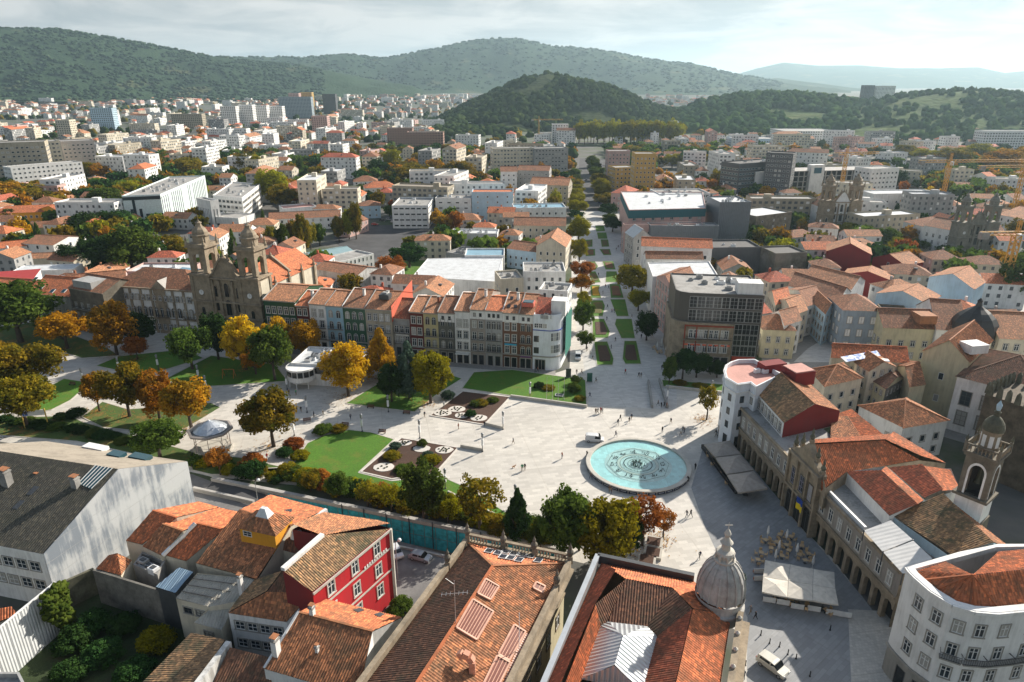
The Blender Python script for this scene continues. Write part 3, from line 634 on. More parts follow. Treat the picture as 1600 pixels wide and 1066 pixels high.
ORD=['first','second','third','fourth','fifth','sixth','seventh','eighth','ninth','tenth','eleventh','twelfth','thirteenth','fourteenth','fifteenth','sixteenth','seventeenth','eighteenth','nineteenth','twentieth']
ORD+=[a+'-'+b for a in ('twenty','thirty','forty','fifty','sixty','seventy') for b in ORD[:9]]
# ---------------------------------------------------------------- plaza, avenue, lawns
def off(o,s,pts): return [(o[0]+x/s,o[1]+y/s) for x,y in pts]
sheet('plaza',[(-420,640),(-420,545),(0,500),(170,502),(315,519),(412,545),(868,583),(890,576),(893,470),(893,345),(893,292),(960,292),(985,345),(1032,470),(1056,566),(1140,575),(1150,700),(1240,812),(1300,872),(1405,1010),(1560,1200),(1165,1200),(1150,985),(1010,905),(890,875),(862,852),(700,800),(560,768),(330,745),(300,738),(0,690),(-420,690)],0.004,PAVE,label='pale granite paving of the great square')
sheet('avenue_paving',[(893,470),(893,345),(893,336),(978,336),(1000,390),(1056,566),(1058,640),(920,634),(916,590)],0.008,PAVE2,label='pale paving running up the garden avenue')
sheet('road',[(905,330),(972,330),(952,270),(940,240),(928,215),(908,215),(906,240),(904,270)],0.006,ROADM,label='tarmac carriageway of the upper avenue')
for i in range(26):     # lane dashes on the upper avenue
    y=330-i*4.1; x=906+ (972-906)*0.42*1.0 if False else None
lm=MB()
A0,A1=G(938,330),G(920,222)
for k in range(60):
    p=A0+(A1-A0)*(k/60); q=A0+(A1-A0)*((k+0.45)/60); d=(q-p).normalized(); n=Vector((-d.y,d.x,0))*0.09; lm.poly([(*(p-n)[:2],0.012),(*(p+n)[:2],0.012),(*(q+n)[:2],0.012),(*(q-n)[:2],0.012)],FRAMEW)
lm.build('lane_marking',kind='structure',label='white dashed centre line on the upper avenue')
# shallow stone ramp and bands in front of the avenue
sheet('street',[(0,492),(172,497),(315,514),(412,540),(868,578),(868,586),(412,550),(315,522),(170,506),(0,503)],0.008,SETTS,label='strip of dark setts along the row of houses')
def kerbed(name,px,m,label,z=0.12,w=0.28,km=None):
    pts=ccw([G(*p) for p in px]); mb=MB(); mb.cap(pts,z-0.03,m); o=mb.build(name,kind='structure',label=label)
    k=MB(); n=len(pts)
    for i in range(n):
        p,q=pts[i],pts[(i+1)%n]; k.bar((p.x,p.y,z/2),(q.x,q.y,z/2),w,z,km or LSTONE)
    e=k.build('kerb',o); return o
kerbed('lawn',[(455,730),(480,693),(505,681),(545,672),(580,676),(616,687),(560,739),(612,752),(690,745),(735,765),(862,848),(700,798),(560,764),(440,742),(380,735)],LAWN,'bright green lawn sweeping below the soil flower bed')
kerbed('lawn',[(540,631),(600,594),(660,572),(722,592),(684,616),(648,644)],LAWN,'shaded lawn under the dark conifers')
kerbed('lawn',[(722,607),(740,582),(800,578),(915,594),(917,634),(800,619)],LAWN,'green lawn at the corner by the avenue')
kerbed('lawn',[(85,600),(100,592),(132,597),(128,610),(110,626),(80,641),(30,650),(30,620)],LAWN,'small sunlit lawn at the left of the park')
kerbed('lawn',[(128,652),(160,628),(200,640),(330,630),(345,637),(290,670),(240,676),(160,668)],LAWND,'leaf-strewn grass under the row of autumn trees')
kerbed('lawn',[(-60,520),(60,503),(170,545),(186,556),(128,560),(80,545),(-60,548)],LAWND,'leaf-strewn grass near the left houses')
kerbed('lawn',[(150,572),(186,557),(290,546),(318,560),(225,588)],LAWN,'shaded grass before the convent front')
kerbed('lawn',[(252,596),(330,556),(430,570),(450,596),(330,604)],LAWN,'shaded grass around the cafe pavilion')
kerbed('lawn',[(-60,656),(110,650),(130,660),(240,690),(300,706),(300,730),(120,690),(-60,676)],LAWND,'hedge-lined grass strip along the street')
kerbed('lawn',[(300,707),(380,716),(440,730),(440,741),(330,742),(300,735)],LAWND,'grass bank with shrubs beside the bandstand')
kerbed('lawn',[(1034,594),(1130,601),(1130,612),(1036,604)],LAWN,'narrow lawn before the rounded white block')
# two show beds of dark soil with white gravel shapes
def bed(px,label):
    o=kerbed('flower_bed',px,SOIL,label,0.16,0.35,GRAVEL); return o
b1=bed([(627,685),(716,700),(680,740),(612,749),(564,738)],'dark soil flower bed with white gravel discs beside the lawn')
b2=bed([(723,612),(797,621),(757,664),(672,650)],'dark soil flower bed with a white gravel ribbon by the corner lawn')
def disc(px,py,rx,parent,dots=9,seed=1):
    c=G(px,py); mb=MB(); r=random.Random(seed); pts=[(c.x+rx*math.cos(a)*(1+.06*r.uniform(-1,1)),c.y+rx*0.8*math.sin(a)) for a in [2*math.pi*k/22 for k in range(22)]]
    mb.prism(pts,0.13,0.2,GRAVEL); mb.build('gravel_disc',parent)
    d=MB()
    for k in range(dots):
        a=2*math.pi*k/dots; q=0.62 if k%2 else 0.3; d.lathe([(0.0,0.42),(0.2,0.36),(0.26,0.2)],M('bedding_plant',flat,(0.05,0.05,0.02),0.9),6,(c.x+rx*q*math.cos(a),c.y+rx*0.8*q*math.sin(a),0.0),False)
    if dots: d.build('bedding_plants',parent,kind='stuff')
for i,(x,y,r,n) in enumerate([(632,693,1.7,9),(659,702,2.0,0),(694,704,2.1,11),(600,731,2.3,5)]): disc(x,y,r,b1,n,i)
for i,(x,y,r,n) in enumerate([(692,646,2.3,10),(714,640,2.2,9),(722,650,1.9,8),(748,654,2.2,7)]): disc(x,y,r,b2,n,i+9)
# beds of the avenue
O8,S8=(880,400),4.846; O7,S7=(880,230),5.33
AB=[(O8,S8,[(232,650),(335,650),(383,780),(375,828),(255,828)],'soil'),(O8,S8,[(218,478),(310,478),(355,575),(340,622),(225,622)],'soil'),(O8,S8,[(208,338),(300,338),(318,380),(300,458),(215,458)],'olive'),(O8,S8,[(203,222),(280,222),(270,260),(290,320),(210,320)],'yellow'),(O8,S8,[(195,120),(245,118),(285,200),(215,208)],'olive'),(O8,S8,[(190,45),(240,42),(265,80),(245,108),(200,108)],'rust'),
 (O8,S8,[(462,645),(555,645),(592,820),(470,820),(448,780)],'soil'),(O8,S8,[(400,478),(520,478),(545,625),(440,625),(390,520)],'green'),(O8,S8,[(355,330),(470,330),(498,458),(405,458)],'green'),(O8,S8,[(350,215),(430,215),(460,320),(360,320)],'rust'),(O8,S8,[(325,118),(405,118),(425,200),(320,200)],'green'),(O8,S8,[(295,42),(380,42),(398,105),(320,105)],'rust'),
 (O7,S7,[(185,850),(265,850),(268,905),(185,910)],'rust'),(O7,S7,[(300,850),(390,850),(403,900),(335,902)],'rust'),(O7,S7,[(175,775),(245,770),(245,830),(190,835)],'olive'),(O7,S7,[(310,770),(375,770),(385,830),(320,832)],'olive'),(O7,S7,[(280,712),(360,712),(370,765),(290,765)],'green'),(O7,S7,[(265,655),(340,655),(350,700),(275,705)],'green')]
FL={'soil':SOIL,'green':M('low_green',grassm,(0.03,0.075,0.012)),'olive':M('olive_flowers',grassm,(0.12,0.11,0.02),(0.2,0.06,0.02),0.6),'yellow':M('yellow_flowers',grassm,(0.62,0.36,0.01),(0.5,0.2,0.01),0.3),'rust':M('rust_flowers',grassm,(0.17,0.08,0.03),(0.3,0.05,0.03),0.6)}
FN={'soil':'bare soil','green':'plain grass','olive':'olive flowers','yellow':'bright yellow flowers','rust':'rusty flowers'}
for i,(o,s,pts,f) in enumerate(AB):
    px=off(o,s,pts); bo=kerbed('avenue_bed',px,LAWN,f'grass bed with {FN[f]}, '+('left' if (i<6 or (i>=12 and i in (12,14))) else 'right')+f' side of the avenue, {ORD[i%6 if i<12 else 6+(i-12)//2]} from the square',0.12,0.22)
    if f!='green':
        w=[G(*p) for p in px]; c=sum(w,Vector())/len(w); mb=MB(); mb.prism([c+(p-c)*0.66 for p in w],0.08,0.2 if f!='yellow' else 0.34,FL[f]); mb.build('flower_patch',bo)
# low walls of the square
def lowwall(px,h,w,m,label,name='low_wall'):
    pts=[G(*p) for p in px]; mb=MB()
    for p,q in zip(pts,pts[1:]): mb.bar((p.x,p.y,h/2),(q.x,q.y,h/2),w,h,m)
    return mb.build(name,label=label,cat='wall')
lowwall([(798,621),(917,637)],0.8,0.45,LSTONE,'low stone wall edging the corner lawn')
lowwall([(758,664),(787,671)],0.8,0.5,LSTONE,'short stone wall beside the ribbon flower bed')
lowwall([(720,699),(754,705)],0.8,0.5,LSTONE,'short stone wall beside the disc flower bed')
lowwall([(1013,598),(1019,638)],1.0,0.5,CONC,'stone ramp wall at the foot of the avenue, side of the beds')
lowwall([(1030,596),(1043,638)],1.0,0.5,CONC,'stone ramp wall at the foot of the avenue, side of the trees')
lowwall([(1040,606),(1133,616)],0.8,0.5,LSTONE,'low stone wall below the narrow lawn')
lowwall([(700,770),(860,848)],0.5,0.4,LSTONE,'low kerb wall between the square and the shrubs')
# ---------------------------------------------------------------- sunken ramp with teal walls
def trench():
    L=(TF1-TF0).length
    def dz(t): return -6.0*sm(0.08,0.6,t)
    root=thing('underpass_ramp',TF0,'sunken road ramp with teal panelled wall beside the park','ramp'); n=24
    fl=MB()
    for k in range(n):
        a,b=k/n,(k+1)/n; P=[TF0+TD*L*a,TF0+TD*L*b]; Q=[p+TN*7.5 for p in P]
        fl.poly([(*Q[0][:2],dz(a)),(*Q[1][:2],dz(b)),(*P[1][:2],dz(b)),(*P[0][:2],dz(a))],ROADM)
    fl.build('roadway',root); w=MB()
    for o in (TF0,TN0):
        for k in range(n): p,q=o+TD*L*k/n,o+TD*L*(k+1)/n; w.poly([(*p[:2],dz(k/n)),(*q[:2],dz((k+1)/n)),(*q[:2],0.02),(*p[:2],0.02)],CONC)
    w.wallq(TF1,TN1,-6,0.02,DARKROOM); w.build('retaining_wall',root)
    pn=32
    for k in range(4,pn):                       # teal panels
        a,b=(k+0.03)/pn,(k+0.97)/pn; d=-dz(a)
        rows=1 if d<2 else 2
        for r in range(rows):
            z1=-0.12-r*2.6; z0=max(-d+0.1,z1-2.45) 
            if z1-z0<0.25: continue
            p=TF0+TD*L*a+TN*0.06; q=TF0+TD*L*b+TN*0.06; mb=MB(); mb.bar((p.x,p.y,(z0+z1)/2),(q.x,q.y,(z0+z1)/2),0.08,z1-z0,TEALP); mb.build('panel',root)
    c=MB(); p,q=TF0-TN*0.4,TF1-TN*0.4; c.bar((p.x,p.y,0.35),(q.x,q.y,0.35),0.9,0.7,LCONC); c.build('coping',root)
    c=MB(); p,q=TN0+TD*L*0.2+TN*0.25,TN1+TN*0.25; c.bar((p.x,p.y,0.2),(q.x,q.y,0.2),0.4,0.4,LCONC); c.build('parapet',root)
    for k in range(9):
        t=0.42+k*0.065; p=TF0+TD*L*t+TN*0.2; c=MB(); c.bar((p.x,p.y,-5),(p.x,p.y,1.1),0.16,0.16,DMET); c.build('post',root)
trench()
sheet('street_surface',[(215,722),(330,745),(330,752),(640,905),(590,880),(300,790),(180,745)],0.006,ROADM,label='tarmac street leading to the ramp') if False else None
sheet('lane',[(-200,700),(300,741),(332,753),(318,768),(420,800),(640,850),(740,880),(700,960),(620,960),(600,870),(300,792),(-200,742)],0.007,M('worn_asphalt',asphalt,(0.16,0.155,0.15)),label='worn grey lane between the houses and the ramp')
lowwall([(300,766),(397,788)],0.9,0.6,LCONC,'mossy concrete divider at the mouth of the ramp')
# ---------------------------------------------------------------- fountain
def fountain():
    c=W(997,724,0.9); cx,cy=c.x,c.y; Rr=11.6; root=thing('fountain',(cx,cy,0),'large round fountain with turquoise water and pale stone rim','fountain')
    m=MB(); m.lathe([(Rr-1.05,0.2),(Rr-1.05,0.98),(Rr-0.95,1.05),(Rr-0.1,1.05),(Rr,0.98),(Rr,0.85),(Rr-0.25,0.8),(Rr-0.25,0.0)],LSTONE,72,(cx,cy,0)); m.build('rim',root)
    m=MB(); m.lathe([(0.01,0.58),(Rr-1.04,0.58)],M('basin_tiles',paving,(0.55,0.77,0.77),0,1.0,1.0,0.12,0.3),64,(cx,cy,0)); m.build('basin',root)
    t=NT('fountain_water'); tr=t.n('BsdfTransparent'); tr.inputs[0].default_value=(0.80,0.97,0.97,1); gl=t.n('BsdfGlossy'); gl.inputs['Roughness'].default_value=0.06; fr=t.n('Fresnel'); fr.inputs[0].default_value=1.33
    bp=t.n('Bump'); bp.inputs['Strength'].default_value=0.35; bp.inputs['Distance'].default_value=0.05; t.l(t.noise(2.2,4,t.pos()),bp.inputs['Height']); t.l(bp.outputs[0],gl.inputs['Normal']); t.l(bp.outputs[0],fr.inputs['Normal'])
    mx=t.n('MixShader'); mx.inputs[0].default_value=0.13; t.l(tr.outputs[0],mx.inputs[1]); t.l(gl.outputs[0],mx.inputs[2]); t.l(mx.outputs[0],t.o.inputs[0]); MATS['fountain_water']=t.m
    m=MB(); m.lathe([(0.01,0.80),(Rr-1.04,0.80)],t.m,48,(cx,cy,0)); m.build('water',root)
    m=MB(); m.lathe([(0.01,0.62),(7.4,0.62)],M('pale_basin_floor',paving,(0.62,0.70,0.68),0,.8,.8,.2,.5),48,(cx,cy,0)); m.build('pale_floor',root)
    m=MB(); m.lathe([(3.95,0.64),(4.55,0.64)],GRAVEL,48,(cx,cy,0)); m.build('white_ring',root)
    PIPE=M('dark_pipe',flat,(0.06,0.11,0.10),0.5)
    for r,n,th in ((6.9,8,0.045),(4.6,40,0.04),(3.9,40,0.035),(2.2,24,0.05)):
        m=MB()
        for k in range(n):
            a,b=2*math.pi*k/n,2*math.pi*(k+1)/n; m.tube((cx+r*math.cos(a),cy+r*math.sin(a),0.74),(cx+r*math.cos(b),cy+r*math.sin(b),0.74),th,th,PIPE,5,False)
        m.build('pipe_ring',root)
    r_=random.Random(3)
    for k in range(12):                         # clusters of jets round the middle
        a=2*math.pi*k/12; m=MB()
        for q in range(9):
            x,y=cx+5.4*math.cos(a)+r_.uniform(-.7,.7),cy+5.4*math.sin(a)+r_.uniform(-.7,.7); m.tube((x,y,0.6),(x,y,0.95),0.07,0.04,PIPE,6); m.bar((x,y,0.72),(x+r_.uniform(-.5,.5),y+r_.uniform(-.5,.5),0.72),0.05,0.05,PIPE)
        m.build('jet_cluster',root,kind='stuff')
    m=MB()
    for k in range(46):
        a=r_.uniform(0,6.28); q=1.7*math.sqrt(r_.random()); x,y=cx+q*math.cos(a),cy+q*math.sin(a); m.tube((x,y,0.6),(x,y,1.15),0.11,0.05,PIPE,6); m.bar((x,y,0.8),(x+r_.uniform(-.5,.5),y+r_.uniform(-.5,.5),0.8),0.07,0.06,PIPE)
    m.build('centre_jets',root,kind='stuff')
    m=MB()
    for k in range(60):
        a=2*math.pi*k/60
        for q in (3.1,): x,y=cx+q*math.cos(a)*1.0,cy+q*math.sin(a); m.tube((x,y,0.6),(x,y,0.9),0.09,0.06,PIPE,5)
    m.build('jet_ring',root,kind='stuff')
    LET=M('banner_white',flat,(0.7,0.7,0.7),0.6)
    for k in range(36):
        a=2*math.pi*(k+0.5)/36; x,y=cx+(Rr-0.19)*math.cos(a),cy+(Rr-0.19)*math.sin(a); m=MB(); m.box((x,y,0.4),(1.78,0.05,0.62),NAVY,a+math.pi/2); po=m.build('banner_panel',root)
        l=MB(); rr=random.Random(k%3)
        x,y=cx+(Rr-0.155)*math.cos(a),cy+(Rr-0.155)*math.sin(a); ta=a+math.pi/2
        for q in range(7): l.box((x+math.cos(ta)*(q-3)*0.17,y+math.sin(ta)*(q-3)*0.17,0.42),(0.10,0.012,0.16),LET,ta)
        l.v=[tuple(Vector(v)-root.location) for v in l.v]; obj('banner_lettering',l.data('banner_lettering'),po)
fountain()

sheet('old_town_lane',[(1240,566),(1262,545),(1296,524),(1318,508),(1322,490),(1306,488),(1340,470),(1352,474),(1338,500),(1345,520),(1330,545),(1300,566)],.012,PAVE2,label='pale sunlit lane winding into the old town')
sheet('old_town_ground',[(1196,600),(1600,720),(1720,560),(1640,420),(1200,400),(1110,420),(1190,560)],.006,M('old_town_setts',paving,(0.30,0.285,0.26),R(10),0.6,0.4,0.3,0.4),label='grey setts between the old town houses')

sheet('arcade_paving',[(1080,762),(1100,694),(1140,690),(1166,719),(1202,762),(1243,811),(1291,867),(1348,933),(1405,1010),(1500,1130),(1166,1130),(1168,965),(1128,880),(1100,820)],.008,M('arcade_granite',paving,(0.31,0.315,0.315),R(-40),1.4,0.7,0.28,0.45),label='darker granite slabs before the arcade')
sheet('pale_paving',[(1325,952),(1380,955),(1420,1000),(1440,1066),(1330,1066)],.012,M('worn_pale_slabs',paving,(0.55,0.52,0.46),R(-8),.5,.5,.3,.6),label='worn pale setts near the curved corner building')
# ================================================================ foreground houses
BU=TD.copy(); BW=Vector((-TD.y,TD.x,0))       # along and across the near street block
if BW.y<0: BW=-BW
def v3(*l): return {k:W(x,y,z) for k,x,y,z in l}
# --- grey tiled house with the blank white gable
c=W(292,721,10); b_=WV(184,733,c,c+BW); e=WV(67,865,c,c+BW); b_.z=16.9; e.z=10.7
Lr=W(12,707,16.9); du=(Lr-b_); du.z=0; Ld=du.normalized(); Lr=b_+Ld*34; Lc=c+Ld*34; Le=e+Ld*34
h=custom('grey_tiled_house','large dark grey tiled house with a blank white gable wall','house',dict(b=b_,c=c,e=e,lb=Vector((*Lr[:2],16.9)),lc=Vector((*Lc[:2],10)),le=Vector((*Le[:2],10.7))),
  [(('e','le','lb','b'),T_GY),(('b','lb','lc','c'),TANR)],['e','c','lc','le'],WHITE,pitch=0.42,amp=0.07)
g=MB(); o=Vector((BW.y,-BW.x,0))
gp=[(*e[:2],0),(*c[:2],0),(*c[:2],9.95),(*b_[:2],16.85),(*e[:2],10.65)]; gp=[Vector(p)+o*0.12 for p in gp]
t=NT('weathered_panel_render'); p=t.pos(); m_=t.n('Mapping'); t.l(p,m_.inputs[0]); n1=t.noise(0.7,5,t.scale(p,(1,1,0.12)),0.7); n2=t.noise(0.13,4,p)
cc=t.mix(t.mr(t.math('MULTIPLY',n1,n2),0.19,0.33,0,0.9,True),(0.46,0.475,0.48),(0.17,0.20,0.235)); t.col(cc); GABLE=t.set(Roughness=0.8)
g.poly(gp,GABLE); g.poly([gp[4],gp[3],Vector(b_)-Vector((0,0,.05)),Vector(e)-Vector((0,0,.05))],GABLE); g.poly([gp[3],gp[2],Vector(c)-Vector((0,0,.05)),Vector(b_)-Vector((0,0,.05))],GABLE); g.build('gable_wall',h.root)
for k in range(1,5):      # seams between the wall panels
    s_=MB(); z=k*2.9; 
    a0=0.0 if z<10.6 else (z-10.7)/6.2*0.46; 
    a1=1.0 if z<9.9 else 1-(z-10)/6.9*0.5
    if a1-a0<0.1: continue
    P0=gp[0]+(gp[1]-gp[0])*a0; P1=gp[0]+(gp[1]-gp[0])*a1; s_.bar((P0.x,P0.y,z),(P1.x,P1.y,z),0.03,0.04,GREYP); s_.build('panel_seam',h.root)
h.chimney((116,748),12,16.8,1.0,1.2,CONC).chimney((6,737),12,17.2,1.2,1.6,CONC).chimney((58,743),13.5,15.2,0.7,0.7,WHITE)
def slab(bb,name,pts,m,th=0.12):
    mb=MB(); P=[Vector(p) for p in pts]; n=(P[1]-P[0]).cross(P[2]-P[0]).normalized()
    if n.z<0: n=-n
    mb.poly([p+n*th for p in P],m)
    for i in range(len(P)): mb.poly([P[i],P[(i+1)%len(P)],P[(i+1)%len(P)]+n*th,P[i]+n*th],m)
    return mb.build(name,bb.root)
def onplane(px,a,b,c_):                # where the pixel's ray meets the plane of a roof slope
    n=(Vector(b)-Vector(a)).cross(Vector(c_)-Vector(a)); r=Vector(ray(*px)); o=Vector((0,0,HC)); return o+r*((Vector(a)-o).dot(n)/r.dot(n))
q=[onplane(p,e,b_,Lr) for p in [(122,757),(150,728),(176,733),(143,765)]]; so_=slab(h,'glass_roof_strip',q,GLASSB,0.15)
for k in range(6):
    m_=MB(); m_.bar(q[0]+(q[3]-q[0])*k/5+Vector((0,0,.2)),q[1]+(q[2]-q[1])*k/5+Vector((0,0,.2)),0.09,0.1,FRAMEW); m_.v=[tuple(Vector(x)-h.root.location) for x in m_.v]; obj('glazing_bar',m_.data('glazing_bar'),so_)
for px in ((30,791),(52,769)): q=[onplane((px[0]+a,px[1]+d),e,b_,Lr) for a,d in ((-11,4),(2,-9),(10,-8),(-3,5))]; slab(h,'roof_window',q,DMET,0.1)
for k,(x,y) in enumerate([(150,702),(220,717),(183,713)]):
    q=onplane((x,y),b_,c,Lc); h.box('rooflight',(q.x,q.y,q.z+0.35),(5.2-k,1.8,0.7),WHITE if k==0 else GLASSB,math.atan2(BU.y,BU.x))
for i,ed in enumerate(h.cs):
    d,o_=h.out(i)
    if o_.y<-0.8: h.win(i,[7.0,3.4],12,'grid',1.9,1.7,1.0,sub=True)
# --- white ribbed metal side building, bottom left
mw=thing('metal_clad_wall',W(30,957,0),'tall white ribbed metal wall with ivy at its end','wall'); p_,q_=W(-40,1013,8.5),W(86,910,8.5); L=(q_-p_).length; dd=(q_-p_); dd.z=0; dd.normalize(); nn=Vector((dd.y,-dd.x,0))
for k in range(int(L/2.4)):
    a_,b2=p_+dd*2.4*k,p_+dd*min(L,2.4*(k+1)-.03); m=MB(); m.wallq(a_+nn*.06,b2+nn*.06,0,8.5,WSHEET); m.wallq(b2-nn*.06,a_-nn*.06,0,8.5,WSHEET); m.poly([(a_+nn*.06)[:2]+(8.5,),(b2+nn*.06)[:2]+(8.5,),(b2-nn*.06)[:2]+(8.5,),(a_-nn*.06)[:2]+(8.5,)],WSHEET); m.build('sheet_panel',mw)
m=MB(); m.bar((p_.x,p_.y,8.55),(q_.x,q_.y,8.55),.3,.12,FRAMEW); m.build('capping',mw)
sh=custom('orange_shed','small orange tiled shed roof at the left edge','shed',v3(('a',-60,992,5.5),('b',30,962,5.5),('c',18,948,6.8),('d',-60,962,6.8)),[(('a','b','c','d'),T_OR)],['a','b','c','d'],CREAM)
cs=[W(-60,1050,7),W(30,1050,7),W(38,1066,7),W(20,1130,7),W(-60,1130,7)]
bld('grey_flat_annex','plain grey flat roofed block at the bottom left corner','building',ccw(cs),7,'flat',GREYP,GROOF)
# --- orange roofed terrace
def gab(name,label,r0,r1,zr,bk,zb,fr,zf,rm,wall,rmb=None,wm=None):
    V=dict(r0=W(*r0,zr),r1=W(*r1,zr),b0=W(*bk[0],zb),b1=W(*bk[1],zb),f0=W(*fr[0],zf),f1=W(*fr[1],zf))
    bb=custom(name,label,'house',V,[(('f0','f1','r1','r0'),rm),(('r0','r1','b1','b0'),rmb or rm)],['f0','f1','r1','b1','b0','r0'],wall,wm=wm)
    m=MB(); m.bar(V['r0']+Vector((0,0,.07)),V['r1']+Vector((0,0,.07)),0.32,0.18,rm); m.build('ridge_tiles',bb.root); return bb,V
t1,V1=gab('terrace_house','narrow orange tiled house against the white gable',(239,798),(276,809),11,((311,784),(342,793)),8.5,((197,845),(222,851)),8,T_OR,CREAM)
for px in ((241,812),(230,828)): q=[onplane((px[0]+a,px[1]+d),V1['f0'],V1['f1'],V1['r0']) for a,d in ((-5,3),(1,-4),(6,-3),(0,4))]; slab(t1,'roof_window',q,GLASSB,0.08)
t2,V2=gab('terrace_house','brown and orange tiled house second from the white gable',(254,819),(286,830),10.6,((342,794),(371,800)),8.5,((221,853),(252,868)),7.6,T_BR,CREAM,T_OR)
t3,V3=gab('terrace_house','bright orange tiled house third from the white gable',(308,818),(350,828),10.6,((371,800),(392,806)),9.2,((259,868),(291,877)),7.4,T_OR,CREAM)
w_=MB(); a_,b2_=W(305,818,10.9),W(254,868,7.7); w_.bar(a_,b2_,0.5,0.5,WHITE); w_.build('party_wall_coping',t3.root)
# --- long brown roof with the yellow dormer
t4,V4=gab('dormer_house','wide brown tiled house with a yellow roof dormer',(375,797),(455,822),13.2,((422,774),(510,796)),10.5,((306,880),(402,906)),9.0,T_BR,CREAM,T_OR)  # back slope orange: sunlight painted into the tile colour of a brown roof
q=onplane((350,850),V4['f0'],V4['f1'],V4['r0'])
cs=rect((374,824),(429,836),14.0,4.6); db=MB()
for i in range(4): db.wallq(cs[i],cs[(i+1)%4],10.2,14.0,ORANGE)
do=db.build('dormer',t4.root); top=[Vector((x.x,x.y,13.95)) for x in cs]; ce=sum(top,Vector())/4
ex=[ce+(p-ce)*1.12 for p in top]; inn=[ce+(p-ce)*0.36+Vector((0,0,1.5)) for p in top]; m=MB()
for i in range(4): m.slope([ex[i],ex[(i+1)%4],inn[(i+1)%4],inn[i]],T_BR)
m.v=[tuple(Vector(x)-t4.root.location) for x in m.v]; obj('dormer_roof',m.data('dormer_roof'),do)
m=MB(); top2=[ce+(p-ce)*0.14+Vector((0,0,2.9)) for p in top]; GLW=M('frosted_lantern_glass',flat,(0.62,0.65,0.66),0.3)
for i in range(4): m.poly([inn[i],inn[(i+1)%4],top2[(i+1)%4],top2[i]],GLW)
m.poly(top2,GLW); m.v=[tuple(Vector(x)-t4.root.location) for x in m.v]; obj('lantern',m.data('lantern'),do)
a,g_,bo=win_mesh('grid',1.6,1.0,FRAMEW,None,GLASS); d=(cs[1]-cs[0]).normalized(); wp=cs[0]+d*1.4; obj('dormer_window',bo,do,Vector((wp.x,wp.y,12.6))-t4.root.location+Vector((d.y,-d.x,0))*0.02,math.atan2(d.y,d.x))
m=MB(); m.bar(W(510,797,10.9),W(432,852,10.6),0.6,0.6,WHITE); m.build('party_wall_coping',t4.root)
t4.box('roof_window',W(450,799,11.9),(1.2,0.9,0.25),DMET,0.2)
# --- small hipped roof with lantern and the tan slope behind the red house
t5=custom('lantern_house','small brown hipped house with a pale roof lantern','house',v3(('a',424,855,10.2),('b',475,868,10.2),('c',495,842,10.2),('d',452,836,10.2),('r',458,838,12.3),('s',468,842,12.3)),[(('a','b','s','r'),T_DK),(('b','c','s'),T_OR),(('c','d','r','s'),T_BR),(('d','a','r'),T_BR)],['a','b','c','d'],CREAM)
m=MB(); c_=W(464,838,12.2); m.lathe([(1.1,0),(0.8,1.0),(0.25,1.5),(0.0,1.5)],GLW,8,c_,False); m.build('lantern',t5.root)
# --- red house
V=dict(r0=W(442,891,16.6),r1=W(504,837,16.6),e0=W(488,925,14),e1=W(609,825,14),k0=W(457,827,14.4),k1=W(506,800,13.2),k2=W(592,820,13.6))
t6=custom('red_house','bright red painted house with white window surrounds and mossy roof','house',V,[(('e0','e1','r1','r0'),T_MO),(('r1','e1','k2','k1','k0'),T_BR)],['e0','e1','k2','k1','k0','r1','r0'],DRED,wm={})
o=MB(); d=(V['e1']-V['e0']); d.z=0; L=d.length; d.normalize(); out=Vector((d.y,-d.x,0)); P0=Vector((*V['e0'][:2],0))+out*0.06; P1=Vector((*V['e1'][:2],0))+out*0.06
o.wallq(P0,P1,0,13.9,RED); o.build('red_facade',t6.root); fb=B(t6.root,[P0,P1,P1-out*5,P0-out*5],14)
fb.win(0,[11.2,7.2,3.2],3,'sash',1.3,2.2,0.9,su=LSTONE)
for z in (10.3,6.2): fb.band(0,z,0.28,0.12,LSTONE,'string_course')
fb.band(0,13.5,0.35,0.2,LSTONE,'cornice')
m=MB(); m.bar((P1.x,P1.y,0),(P1.x,P1.y,13.8),0.55,0.55,LSTONE); m.build('corner_pilaster',t6.root)
lt=MB()
for k in range(10):
    p=P0+d*(L*0.62+k*0.55)+out*0.1; lt.box((p.x,p.y,10.85),(0.3,0.06,0.42),FRAMEW,math.atan2(d.y,d.x))
lt.build('sign_lettering',t6.root)
m=MB(); m.bar(V['r0']+Vector((0,0,.15)),V['r1']+Vector((0,0,.15)),0.7,0.5,WHITE); m.build('ridge_coping',t6.root)
t6b=custom('low_red_annex','low mossy tiled annex wedged under the red house','house',v3(('a',357,958,9),('b',448,972,9),('c',488,926,12.2),('d',442,892,13.6),('e',418,925,11.5)),[(('a','b','c','e'),T_BR),(('c','d','e'),T_DK)],['a','b','c','d','e'],WHITE)
for i in range(len(t6b.cs)):
    dd,oo=t6b.out(i)
    if oo.y<-0.7: t6b.win(i,[6.4,3.2],4,'grid',1.5,1.4,0.6)
t6c=custom('mossy_roof_house','narrow dark mossy tiled house beside the fibre sheet roof','house',v3(('a',357,957,9),('e',418,925,11.4),('f',441,893,11.3),('g',398,907,8.8),('h',372,938,8.6)),[(('a','e','f','g','h'),T_MO)],['a','e','f','g','h'],DIRTYW)
